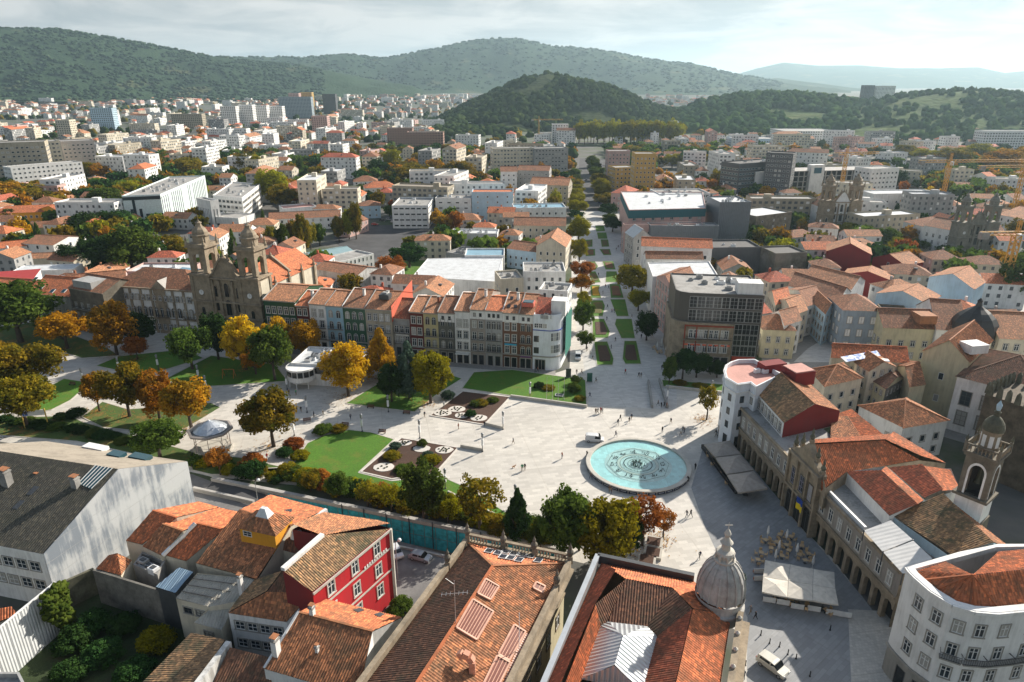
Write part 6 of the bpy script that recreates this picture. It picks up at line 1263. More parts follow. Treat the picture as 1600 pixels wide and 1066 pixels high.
# avenue, right side
Q('avenue_house','brown roofed avenue house with a tangle of roof terraces',[(1026,432),(1053,455),(1092,442),(1062,418)],17,'gable',PINK,F_BR,3,'y',wins=(3,1.1,2))
Q('avenue_house','orange roofed house behind the glazed corner block',[(1050,440),(1062,452),(1112,446),(1092,430)],16,'hip',CREAM,F_OR,2.5)
Q('avenue_block','white sheet roofed block above the avenue',[(1012,410),(1020,432),(1122,430),(1108,408)],15,'flat',WHITE,WROOF,cat='building',wins=(3,1.1,1.8),par=.4)
K('avenue_house','long orange roofed house facing the avenue beds',(1003,384),(1113,388),16,11,None,'gable',WHITE,F_OR,2.6,wins=(4,1.2,1.7),cat='house')
K('avenue_house','brown roofed white house before the long orange roof',(1010,404),(1099,405),14,7,None,'gable',WHITE,F_BR,2.2,wins=(4,1.2,1.7),cat='house')
tb_=Q('theatre_block','block with teal upper storey and broad white roof',[(983,328),(1103,325),(1098,300),(970,299)],20,'flat',PINK,WROOF,cat='building',par=.5,wins=(5,1.6,2.4))
for k in range(4): tb_.band(k,15.6,4.0,.15,M('teal_cladding',plaster,(.025,.12,.14),.2),'teal_storey')
tb_.units(9,2,19.5)

K('stone_block','pink stone block with tall windows below the teal storey',(976,351),(1099,349),14.5,5,None,'flat',PINK,GROOF,wins=(4.5,1.6,3.0),typ='sash')
K('zinc_roof_house','house with a folded zinc roof beside the avenue',(990,371),(1018,370),14,12,None,'gable',GREYP,ZINC,3.5,'y',wins=(3,1.2,2),cat='house')
K('grey_hall','long low dark grey hall',(1017,353),(1124,353),14.5,9,None,'flat',M('blue_grey_cladding',sheetm,(.16,.18,.20),.9,.5,.1),GROOF,wins=None,units=8)
gbx=rect((1125,316),(1174,315.5),24,None,(1163,299)); K('fly_tower','tall windowless blue-grey box with small round vents',(1125,316),(1174.5,315.5),24,20,None,'flat',M('blue_grey_cladding',sheetm,(.16,.18,.20),.9,.5,.1),WROOF,wins=None,units=10)
K('grey_annex','dark grey flat annex below the windowless box',(1113,387),(1190,386),12,16,None,'flat',DGREY,DROOF,wins=None,units=2)
K('raw_concrete_block','stained raw concrete block beside the grey box',(1182,338),(1238,331),15,20,None,'flat',M('stained_concrete_brown',stone,(.22,.19,.14),.9),WROOF,wins=(9,1.2,1.2))
K('stepped_hospital','white stepped block with ribbon windows behind the theatre',(1030,303),(1110,302),20,20,None,'flat',WHITE,GROOF,wins=(2.2,1.8,1.3),units=9)
K('stepped_wing','lower white terrace of the stepped block',(1012,296),(1030,312),14,26,None,'flat',WHITE,GROOF,wins=None) if False else None
K('ochre_tower','ochre tower block with rows of small windows',(993,240),(1026,240),32,16,None,'flat',OCHRE,GROOF,wins=(3,1.2,1.4))
K('ochre_wing','ochre office wing left of the tower block',(962,262),(994,261),17,16,None,'flat',OCHRE,GROOF,wins=(3,1.6,1.5))
K('red_roof_villa','red roofed villa beside the upper avenue',(955,301),(980,303),12,22,None,'hip',PINK,F_RD,4,wins=(3,1.1,1.6),cat='house')
K('pink_block','pink apartment block at the bend of the avenue',(950,236),(985,236),22,16,None,'flat',PINK,GROOF,wins=(3,1.4,1.4))
# car park of bare concrete decks
pk=rect((1181,268),(1366,264),20,20); po=thing('parking_deck',sum((Vector((*c[:2],0)) for c in pk),Vector())/4,'open concrete parking deck of five storeys','building'); FOOT.append((po.location.x,po.location.y,45))
for k in range(6):
    m=MB(); m.prism([(*c[:2],) for c in pk],k*3.8+.6-(.5 if k else .6),k*3.8+.6,LCONC,bottom=True); m.build('deck',po)
m=MB(); dd=(pk[1]-pk[0]).normalized(); nn=(pk[3]-pk[0]).normalized()
for k in range(23):
    c=pk[0].lerp(pk[1],k/22)+nn*.3
    m=MB(); m.bar((c.x,c.y,.6),(c.x,c.y,19.5),.7,.7,LCONC); m.build('column',po)
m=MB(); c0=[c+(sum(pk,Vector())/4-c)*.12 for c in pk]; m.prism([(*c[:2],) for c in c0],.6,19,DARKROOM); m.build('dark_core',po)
m=MB(); c=pk[0].lerp(pk[1],.5); m.box((c.x,c.y,12),(11,5,24),WHITE,math.atan2(dd.y,dd.x)); m.build('stair_tower',po); m=MB(); c2=c-nn*2.56; m.box((c2.x,c2.y,20),(6,.1,4),M('blue_sign',flat,(.02,.09,.13),.5),math.atan2(dd.y,dd.x)); m.build('sign',po)
m=MB(); c=pk[0]+dd*4; m.box((c.x,c.y,9.8),(8.2,1.2,19.5),WHITE,math.atan2(dd.y,dd.x)); m.build('end_wall',po)
K('slate_block','dark slate coloured stepped office block',(1156,256),(1240,250),26,18,None,'flat',DGREY,DROOF,wins=(3,2.2,1.4),gl=GLASSB,units=6); K('slate_block','slate coloured tower rising behind the parking deck',(1198,238),(1240,240),34,14,None,'flat',DGREY,DROOF,wins=(3,1.6,1.4))
K('white_long_block','long white rendered block with two rows of windows',(1366,303),(1468,301),13,16,None,'flat',WHITE,WROOF,wins=(6,1.2,1.6),fh=5.5); K('white_block','white apartment block right of the parking deck',(1362,264),(1406,262),22,16,None,'flat',WHITE,GROOF,wins=(3.4,1.6,1.4))
church(G(1279,366),.03,'distant granite and white church with two dark towers',scale=.86,panel=WHITE,body=WHITE,roofm=F_BR,nave=30)
church(G(1487,404),.09,'grey granite church with two bell towers near the cranes',scale=.80,front=M('grey_granite',stone,(.24,.225,.18),.6),roofm=F_OR,nave=36)
K('white_town_house','white town house with many windows left of the granite church',(1412,346),(1444,354),12,20,None,'hip',WHITE,F_BR,3.5,wins=(3,1.2,1.8),cat='house',typ='sash'); K('white_town_house','white shuttered town house touching the granite church',(1444,352),(1489,360),13,18,None,'gable',WHITE,F_BR,3.5,wins=(3,1.2,2.0),cat='house',typ='sash')
K('long_roof_hall','pale brown roofed hall behind the granite church',(1560,335),(1640,350),11,30,None,'gable',WHITE,F_LT,4,wins=(4,1.2,1.6))
# old town roofs on the right
Q('hip_roof_house','cream house with brown hipped roof and a balcony',[(1265,577),(1289,603),(1347,590),(1318,567)],12,'hip',CREAM,T_BR,2.4,ribs=True,wins=(3.4,1.2,1.5))
tp=Q('tarp_roof_house','house with a blue and white tarpaulin across its roof',[(1336,566),(1358,580),(1400,573),(1374,555)],13,'gable',CREAM,T_BR,2,ribs=True,wins=(2.2,.9,1.5))
sl=[W(1313,558,14.2),W(1322,566,13.6),W(1376,556,14.4),W(1370,548,14.6)]; t=NT('blue_tarpaulin'); t.col(t.mix(t.mr(t.noise(.9,4,t.pos()),.45,.55,0,1,True),(.02,.13,.45),(.6,.66,.72))); slab(tp,'tarpaulin',sl,t.set(Roughness=.5),.05); tp.box('roof_window',W(1380,563,14.6),(2.6,1.6,.3),WMET,-.2)
Q('orange_roof_house','wide orange brown roof behind the tarpaulin',[(1300,558),(1420,566),(1406,545),(1300,541)],12,'gable',CREAM,T_OR,2.4,ribs=True,wins=(3,1.1,1.8))
Q('brown_roof_house','steep brown roof beside the yellow gable',[(1404,572),(1422,604),(1446,600),(1420,564)],11,'gable',YELLOW,T_BR,2.6,'y',ribs=True)
Q('small_brown_roof','small brown roofed outhouse with a blackened wall',[(1366,596),(1384,608),(1414,590),(1396,575)],10,'gable',YELLOW,T_DK,1.8,ribs=True,wins=(2,.7,1.2),wm={1:DCONC})
Q('large_hip_house','low white house with a broad brown hipped roof',[(1343,634),(1411,668),(1481,656),(1415,622)],9,'hip',WHITE,T_BR,3.0,ribs=True,wins=(4,1.3,1.6))
Q('strip_roof_house','narrow strip roof between two pale walls',[(1306,648),(1352,692),(1378,684),(1330,640)],10.5,'shed',DIRTYW,T_OR,.6,'y',ribs=True); Q('strip_roof_house','low orange strip roof beside the red gable',[(1300,690),(1352,694),(1322,655),(1300,655)],11,'shed',DRED,T_BR,.6,ribs=True)
cg=K('cream_gable_house','tall cream gable house with a white roof lantern',(1443,548),(1514,565),16,22,None,'gable',YELLOW,T_BR,4.2,'y',wins=(9,1.2,1.9),z0=3.5,fh=6,cat='house',ribs=True); c=W(1522,540,19); cg.box('roof_lantern',(c.x,c.y,18.6),(5,4,2.2),WHITE,.2)
K('dark_roof_hall','white hall with a wide dark roof and tall windows',(1496,588),(1640,625),14,26,None,'hip',WHITE,T_DK,4.5,wins=(4.2,2.2,3.6),z0=2.0,fh=5.2,typ='grid',fr=FRAMED,su=SURR,ribs=True)
# crenellated stone keep at the right edge
kp=[W(1541,610,19),W(1660,650,19)]; d=(kp[1]-kp[0]).normalized(); n=Vector((-d.y,d.x,0)); kp=[kp[0],kp[1],kp[1]+n*14,kp[0]+n*12]; kt=thing('stone_keep',sum((Vector((*c[:2],0)) for c in kp),Vector())/4,'dark weathered stone keep with merlons at the right edge','tower'); m=MB(); MK=M('streaked_stone',stone,(.12,.095,.065),1.0); m.prism([(*c[:2],) for c in kp],0,18.2,MK,MK); m.build('shaft',kt)
for i in range(4):
    p,q=kp[i],kp[(i+1)%4]; L=(q-p).length; k=int(L/1.7)
    for j in range(k): c=p.lerp(q,(j+.5)/k); m=MB(); m.box((c.x,c.y,19.2),(1.0,.8,2.0),MOSSY,math.atan2(q.y-p.y,q.x-p.x),(.75,.75)); m.box((c.x,c.y,20.5),(.75,.6,.6),MOSSY,math.atan2(q.y-p.y,q.x-p.x),(.2,.2)); m.build('merlon',kt)
FOOT.append((kt.location.x,kt.location.y,14))
K('blue_grey_corner_house','grey blue corner house with white shuttered windows',(1318,484),(1380,486),14,15,None,'hip',M('grey_blue_facade',plaster,(.30,.36,.42),.4),F_BR,3.2,wins=(3.6,1.4,2.2),typ='shut',su=SURR,fh=4.2,cat='house')
yh=K('yellow_town_house','pale yellow town house with a brick dormer',(1381,511),(1463,514),11,13,None,'gable',YELLOW,F_BR,4,wins=(3.1,1.3,1.9),typ='sash',su=SURR,fh=3.8,cat='house'); c=W(1445,492,14.5); yh.box('dormer',(c.x,c.y,13.6),(5,5,2.6),F_LT,.0)
K('brown_roof_hall','white house with a tall brown roof and grey rooflight',(1464,514),(1512,518),11.5,24,None,'gable',WHITE,F_BR,6,wins=(3.2,1.3,2),typ='sash',su=SURR,cat='house'); K('brown_roof_hall','cream house with pale brown roof at the right edge',(1562,528),(1640,532),11.5,20,None,'gable',CREAM,F_LT,5,wins=(3.2,1.3,2),typ='sash',su=SURR,cat='house')
c=W(1531,534,9); dc=thing('bell_roof_chapel',(c.x,c.y+4,0),'chapel with a black bell-shaped roof','chapel'); m=MB(); m.lathe([(6.2,0),(6.2,10)],GREYP,10,(c.x,c.y+4,0),False); m.build('wall',dc); m=MB(); m.lathe([(6.6,9.8),(6.6,11.6),(6.0,13.8),(4.9,15.6),(3.4,17.0),(1.9,18.0),(.9,18.8),(.6,19.8),(.8,20.3),(.0,21.2)],M('black_lead',flat,(.028,.026,.024),.5),10,(c.x,c.y+4,0),False); m.build('bell_roof',dc); FOOT.append((c.x,c.y+4,7))
K('ruined_house','roofless stone house with gaping windows',(1381,487),(1424,490),9,9,None,'flat',M('stained_concrete_brown',stone,(.22,.19,.14),.9),DROOF,wins=(3.2,1.2,2.4),gl=DARKROOM,cat='house')
Q('pale_blue_house','pale blue house with stepped gable roofs',[(1370,458),(1448,474),(1470,462),(1395,446)],11,'gable',BLUEW,F_LT,2.6,'y'); Q('blue_white_gable','blue white gable house with brown grey roof',[(1452,432),(1522,452),(1540,440),(1486,418)],12,'gable',BLUEW,F_LT,3.4,'y')
K('oxblood_house','large oxblood painted gable house',(1292,392),(1362,398),13,14,None,'gable',DRED,F_LT,4,'y',wins=None,cat='house'); K('oxblood_house','smaller oxblood house with a white edged gable',(1364,402),(1414,414),10,12,None,'gable',DRED,F_LT,3,'y',wins=(8,1,1.6),cat='house')
K('oxblood_house','low oxblood house behind the brown street roofs',(1318,428),(1392,438),9,10,None,'gable',DRED,F_LT,2.4,'y',wins=None,cat='house')
K('ivy_ruin','ivy covered grey ruin below the raw concrete block',(1212,396),(1262,394),12,14,None,'flat',M('ivy_wall',woodm,(.02,.03,.012),(.2,.19,.17),.3),DROOF,wins=None)
K('yellow_corner_house','yellow corner house with a pyramid roof at the street mouth',(1192,514),(1244,516),9.5,11,None,'hip',YELLOW,F_BR,3.4,wins=(3.2,1.1,1.9),typ='sash',su=SURR,fh=4.0,cat='house')
for i,(px,lab) in enumerate([([(1206,488),(1226,508),(1252,500),(1232,482)],'first brown gable up the narrow street'),([(1214,468),(1240,492),(1262,484),(1236,460)],'second brown gable with an orange side wall in the narrow street'),([(1232,452),(1262,478),(1288,470),(1258,446)],'third brown gable up the narrow street'),([(1268,470),(1290,490),(1304,482),(1284,462)],'small blue white house on the narrow street'),([(1200,456),(1212,476),(1236,470),(1222,450)],'low orange roof behind the glazed corner block')]):
    Q('street_house',lab,px,11,'gable',[WHITE,CREAM,WHITE,BLUEW,CREAM][i],[F_BR,F_LT,F_BR,F_LT,F_OR][i],2.6,'y' if i!=3 else 'x',wins=(2.6,1.0,1.6))
Q('long_roof_row','long brown roof with white chimneys above the narrow street',[(1232,446),(1310,470),(1330,456),(1250,430)],11,'gable',WHITE,F_BR,3.2); Q('long_roof_row','second long brown roof towards the oxblood houses',[(1256,432),(1330,452),(1352,438),(1280,420)],11,'gable',WHITE,F_LT,3.2)
# avenue, left side and the blocks behind the row
K('white_office_block','white stepped office block with ribbon windows beside the car lot',(612,321),(669,321),13.5,None,(679,308),'flat',WHITE,GROOF,wins=(3.4,2.6,1.0),units=4,gl=GLASSD); K('white_office_block','white block with broken ribbon windows in the middle of the car lot edge',(680,309),(736,309.5),14.5,16,None,'flat',WHITE,GROOF,wins=(4.5,2.2,.9),units=5,gl=GLASSD)
K('blue_white_block','blue white apartment block with stair strips',(737,300),(802,300),18,14,None,'flat',BLUEW,F_OR,wins=(6,1,1.2)); K('terrace_block','white block with a broad blue grey roof terrace',(803,325),(885,324),12,16,None,'flat',WHITE,BROOF,wins=(3.6,1.2,1.4),units=6)
K('avenue_house','brown roofed avenue house above the white stepped block',(803,352),(884,353),11,14,None,'gable',CREAM,F_BR,3,wins=(3,1,1.6),cat='house'); K('avenue_house','large pale brown roof on the avenue corner',(838,384),(884,386),12,22,None,'gable',CREAM,F_LT,4,'y',wins=(3,1,1.6),cat='house'); K('courtyard_house','low brown roof behind the avenue',(792,388),(838,394),9,14,None,'gable',BLUEW,F_BR,2.5,wins=(3,1,1.4),cat='house')
K('stepped_white_block','white stepped block with roof terraces on the avenue',(818,424),(884,424),15,14,None,'flat',WHITE,GROOF,wins=(3,1.2,1.6),units=10); K('stepped_white_block','lower white block joining the row of houses',(782,436),(818,434),13,12,None,'flat',CREAM,GROOF,wins=(3.4,1.1,1.6),units=3)
K('avenue_house','brown roofed house just behind the rounded corner house',(842,452),(887,455),14,10,None,'flat',WHITE,GROOF,wins=(3,1.1,1.8),units=5,cat='house')
K('white_hall','white industrial hall with sawtooth rooflights',(703,364),(777,365),8.5,11,None,'flat',WHITE,WROOF,wins=None,units=6); K('blue_roof_hall','low hall with a flat blue roof',(726,399),(788,399),9,14,None,'flat',WHITE,BROOF,wins=None); K('plant_yard','low block crowded with white ventilation plant',(697,394),(726,398),7,14,None,'flat',GREYP,GROOF,wins=None,units=16)
Q('white_roof_hall','hall under one huge plain white roof',[(644,432),(776,440),(786,401),(668,404)],8,'flat',WHITE,WROOF,par=.15,cat='building')
sheet('car_park',[(556,420),(600,398),(690,352),(560,352),(520,372),(545,405)],.01,ROADM,label='dark wet tarmac car lot behind the row'); sheet('grass_plot',[(585,442),(640,440),(690,404),(640,398),(590,414)],.014,LAWN,label='strip of grass beside the huge white roof')
K('hip_annex','white plastered annex with a brown roof beside the church nave',(490,420),(558,430),9,None,(585,417),'gable',DIRTYW,F_BR,1.8,wins=None); K('long_white_annex','long white annex with a row of narrow windows',(530,409),(584,396),7,12,None,'flat',WHITE,GROOF,wins=(2.2,.9,1.8)); K('teal_shed','low white and teal roofed sheds',(492,403),(552,392),6,12,None,'gable',WHITE,M('teal_sheet',sheetm,(.30,.44,.46),.5,.4,.1),1.2,wins=None)
# hotel and left blocks
HOT=M('hotel_white_panel',flat,(.66,.74,.74),.35); hb=Q('hotel','white and dark panelled hotel with vertical window slots',[(190,306),(250,303.5),(320,274),(264,276)],19,'flat',HOT,GROOF,cat='building'); hb.units(22,5,18.3)
HS=M('hotel_dark_strip',flat,(.02,.035,.045),.3); r_=random.Random(5)
for i,n_ in ((0,13),(1,26)):
    dd,oo=hb.out(i); p,q=hb.edge(i); L=(q-p).length
    for k in range(n_):
        if r_.random()<.28: continue
        c=p+dd*(L*(k+.5)/n_)+oo*.03; z0=r_.choice([0,0,3,6]) if i==0 else 0; z1=(r_.choice([5,8,11,18]) if i==0 else 17.4); m=MB(); m.box((c.x,c.y,(z0+z1)/2),(1.5 if i==0 else .9,.1,z1-z0),HS,math.atan2(dd.y,dd.x)); m.build('window_strip',hb.root)
hb.band(0,16.2,1.9,.12,HS,'top_band').band(0,0,2.6,.14,HS,'plinth')
Q('white_hotel','white modern hotel with stacked balconies and round roof tanks',[(332,305),(378,309),(407,287),(363,284)],15,'flat',WHITE,GROOF,cat='building',wins=(3.2,2.2,1.5)).units(8,4,14.3); K('white_slab','narrow white slab tower with tall slots',(306,309),(328,314),16,5,None,'flat',WHITE,GROOF,wins=(2.2,.7,9),z0=2,fh=20,su=None)
K('hotel_terrace','low white hotel wing with red shop signs',(322,338),(372,341),6.5,16,None,'flat',WHITE,GROOF,wins=(3,2.2,1.6)); K('yellow_school','bright yellow school with orange roofs',(97,333),(152,325),9,26,None,'gable',ORANGE,F_OR,3,wins=(2.4,1.4,1.6)); K('yellow_school_wing','yellow school wing with a long orange roof',(-20,334),(96,330),8,16,None,'hip',ORANGE,F_OR,3,wins=(3,1.4,1.6)); K('low_tiled_range','low cream range with brown tiled roof before the school',(8,358),(116,353),5.5,12,None,'hip',YELLOW,F_BR,2.4,wins=(4,1.2,1.4))
K('white_workshop','white workshop with a brown roof and blank gable',(32,380),(83,383),7,None,(137,370),'gable',WHITE,F_BR,2.2,wins=(5,1.5,1.8)); K('low_roof_shed','long low brown shed roof by the wall',(14,405),(78,403),4.5,9,None,'gable',CREAM,F_LT,1.5,wins=None); K('white_house','white house with an orange roof at the left edge',(-40,392),(42,384),6,11,None,'gable',WHITE,F_OR,2,wins=(4,1.3,1.5),cat='house'); K('red_sheet_hall','hall with a red sheet roof behind the left houses',(-30,446),(48,440),9,14,None,'shed',WHITE,M('red_sheet',sheetm,(.42,.03,.025),.5,.5,0),1.5,wins=None); K('white_roof_hall','long flat white roof behind the left houses',(18,424),(112,421),8,10,None,'flat',WHITE,WROOF,wins=None,par=.2)
K('white_roof_hall','pinkish white flat roof behind the convent',(196,424),(290,424),11,14,None,'flat',PINK,WROOF,wins=None,units=4); K('blue_roof_wing','pale blue roof wing touching the left church tower',(262,432),(305,436),12,8,None,'shed',WHITE,BROOF,1.5,wins=None); K('brown_roof_range','brown roofed range left of the convent',(118,446),(196,438),13,12,None,'gable',PINK,F_BR,2.6,wins=None)
K('school_range','long white school range with brown roof behind the poplars',(420,343),(532,338),7,15,None,'gable',WHITE,F_BR,2.6,wins=(4,1.2,1.6)); K('pink_roof_hall','hall with a pink flat roof',(442,326),(494,322),8,14,None,'flat',WHITE,PINKR,wins=None); K('big_hip_house','large brown hipped house behind the dark trees',(468,303),(552,297),9,24,None,'hip',CREAM,F_BR,4.5,wins=(4,1.2,1.5),cat='house'); K('orange_hip_house','house with patched bright orange and brown roof',(446,292),(500,290),8,16,None,'hip',WHITE,F_OR,3.5,wins=(4,1.2,1.5),cat='house')
K('villa','white villa with orange hipped roof and blue balconies',(570,294),(620,292),10.5,14,None,'hip',WHITE,F_OR,3.5,wins=(3.4,1.4,1.5),cat='house'); K('villa','twin white villa with brown hipped roof',(552,284),(590,283),10,14,None,'hip',WHITE,F_BR,3.5,wins=(3.4,1.4,1.5),cat='house'); K('mural_house','small house with a painted gable beside the office block',(560,322),(594,321),8,12,None,'hip',BLUEW,F_BR,2.5,wins=(4,1.2,1.4),cat='house')
K('pink_house','long pink house beside the car lot',(543,352),(575,342),7,9,None,'gable',PINK,F_BR,2,wins=(3,1,1.5),cat='house')
# big apartment blocks further out on the left
K('apartment_block','beige apartment block with brown balconies at the left edge',(-30,224),(69,221),36,22,None,'flat',BEIGE,GROOF,wins=(3.4,2.0,1.4)); K('apartment_block','cream apartment tower beside the beige block',(70,221),(93,220),34,24,None,'flat',CREAM,GROOF,wins=(3.4,2.0,1.4)); K('apartment_block','grey and pink apartment tower with balcony stack',(94,221),(146,219),32,24,None,'flat',M('greyish_pink',plaster,(.42,.38,.36),.3),GROOF,wins=(3.4,2.0,1.4)); K('long_apartment_block','long white apartment block with terraces',(16,262),(128,253),20,16,None,'flat',WHITE,GROOF,wins=(3.2,1.6,1.4))
def pxblk(lab,x0,x1,ytop,D,h,dep,wall,rm=None,roof='flat',wins=(3.4,1.8,1.4),name='apartment_block'):
    a,b=ray(x0,ytop),ray(x1,ytop); A=Vector((a[0]/a[1]*D,D,0)); Bv=Vector((b[0]/b[1]*D,D,0)); n=Vector((0,1,0)); g=gz(A.x,D)
    bb=bld(name,lab,'building',[A,Bv,Bv+n*dep,A+n*dep],g+h,roof,wall,rm or GROOF,3,base=g-2)
    for i in (0,1,3):
        L=(bb.cs[(i+1)%4]-bb.cs[i]).length; dd,oo=bb.out(i)
        if oo.dot((-(bb.cs[i]+bb.cs[(i+1)%4])/2).normalized())>.02:
            m=MB(); p=bb.cs[i]; nc=max(1,int(L/wins[0])); z=g+1.4
            while z+wins[2]+.5<g+h:
                for k in range(nc):
                    c=p+dd*(L*(k+.5)/nc)+oo*.04; m.poly([(*(c-dd*wins[1]/2)[:2],z),(*(c+dd*wins[1]/2)[:2],z),(*(c+dd*wins[1]/2)[:2],z+wins[2]),(*(c-dd*wins[1]/2)[:2],z+wins[2])],GLASSD)
                z+=3.1
            if m.f: m.build('window_rows',bb.root,kind='stuff')
    return bb
for lab,x0,x1,D,h,dep,wl in [('white slab block, first of the pale quartet on the far left plain',348,372,1350,38,18,WHITE),('white slab block, second of the pale quartet on the far left plain',376,398,1380,40,18,WHITE),('white slab block, third of the pale quartet on the far left plain',400,420,1420,38,18,WHITE),('white slab block, last of the pale quartet on the far left plain',424,444,1450,36,18,WHITE),('wide blue grey tower block below the left ridge',440,490,1700,48,20,M('blue_grey_plaster',plaster,(.30,.36,.40),.2)),('orange topped tower block below the left ridge',474,492,1850,55,20,OCHRE),('rose coloured tower block below the left ridge',456,472,1800,54,20,PINK),('dark tower block below the left ridge',508,528,1900,50,20,DGREY),('pink tower block on the far left plain',488,512,1150,30,18,PINK),('ochre and white slab on the left plain',88,110,1050,30,16,CREAM),('pale blue and ochre towers on the left plain',145,180,1250,38,16,BLUEW),('long ochre terraces on the left plain',270,318,1300,26,16,BEIGE),('white slab at the top of the avenue',863,888,1000,26,18,WHITE),('brick banded slab below the wooded hill',635,692,900,22,16,M('brick_banded',plaster,(.36,.22,.17),.3)),('brick banded slab left of the wooded hill',604,644,980,22,16,M('brick_banded',plaster,(.36,.22,.17),.3)),('white stadium like hall below the park hill',1228,1310,1000,16,60,WHITE),('pale blue hall below the park hill',1150,1225,960,9,40,BLUEW),('grey glass office on the park hill crest',1340,1356,1780,72,18,DGREY),('white glass office on the park hill crest',1358,1388,1790,70,18,WHITE),('cream apartment row on the park hill slope',1448,1530,1350,34,16,CREAM),('white apartment row on the park hill slope',1530,1600,1300,38,16,WHITE),('terraced white blocks at the right edge',1540,1640,900,24,20,WHITE)]: pxblk(lab,x0,x1,200,D,h,dep,wl)
K('avenue_slab','pale banded slab block facing the upper avenue',(770,232),(834,231),24,16,None,'flat',CREAM,GROOF,wins=(3,2,1.4)); K('avenue_slab','grey banded slab block facing the upper avenue',(835,232),(888,231),24,16,None,'flat',GREYP,GROOF,wins=(3,2,1.4)); K('avenue_house','tan gabled block on the upper avenue',(828,288),(888,290),14,18,None,'gable',BEIGE,F_LT,4,wins=(3.2,1.2,1.5)); K('avenue_house','orange hipped block behind the tan gable',(742,290),(780,290),12,18,None,'hip',BLUEW,F_OR,4,wins=(3.2,1.2,1.5)); K('white_flats','white flats with small square windows behind the car lot',(782,268),(808,268),18,14,None,'gable',WHITE,F_BR,3,wins=(3.2,1.2,1.3)); K('grey_flats','grey weathered flats beside the white ones',(809,266),(858,267),18,16,None,'gable',GREYP,F_BR,3,wins=(3,1.2,1.3)); K('orange_roof_flats','flats with orange roof behind the blue white block',(690,298),(742,297),12,16,None,'hip',CREAM,F_OR,3,wins=(3.2,1.2,1.3))
# ================================================================ filler: the rest of the town, each house its own
AVD=Vector((0.0925,.9957,0)); AVN=Vector((.9957,-.0925,0)); AVO=Vector((33.5,190,0))
def blocked(x,y,r):
    v=Vector((x,y,0))-AVO; t=v.dot(AVD); s=v.dot(AVN)
    if -60<t<960 and abs(s)<20+r: return True
    if y<232 and x<30: return True
    if y<165: return True
    for fx,fy,fr in FOOT:
        if (x-fx)**2+(y-fy)**2<(r*.8+fr*.78)**2: return True
    return False
LOT=[G(556,420),G(600,398),G(690,352),G(560,352),G(520,372),G(545,405)]
lx=[p.x for p in LOT]; ly=[p.y for p in LOT]; FOOT.append((sum(lx)/6,sum(ly)/6,40))
for q_,r_2 in ((G(612,425),30),(G(560,400),28),(G(600,372),30),(G(650,430),22),(G(530,400),20),(G(720,420),20),(G(235,390),26),(G(290,372),22),(G(350,365),18)): FOOT.append((q_.x,q_.y,r_2))
WCOL=[(WHITE,'white'),(WHITE,'white'),(CREAM,'cream'),(WHITE,'white'),(GREYP,'grey'),(WHITE,'white'),(CREAM,'cream'),(WHITE,'white'),(BEIGE,'beige'),(PINK,'pink')]
RCOL=[(F_OR,'orange'),(F_BR,'brown'),(F_LT,'light brown'),(F_RD,'red'),(F_BR,'brown'),(F_LT,'light brown')]
FARWIN=M('far_window',flat,(.09,.10,.11),.3); rf=random.Random(21); TREES_FAR=[]
def place_name(px,D):
    a='below left ridge' if px<330 else 'left of wooded hill' if px<680 else 'near upper avenue' if px<960 else 'below park hill' if px<1300 else 'towards right edge'
    b='in old town' if D<330 else 'mid-distance' if D<560 else 'further out' if D<900 else 'far out'
    return b+' '+a
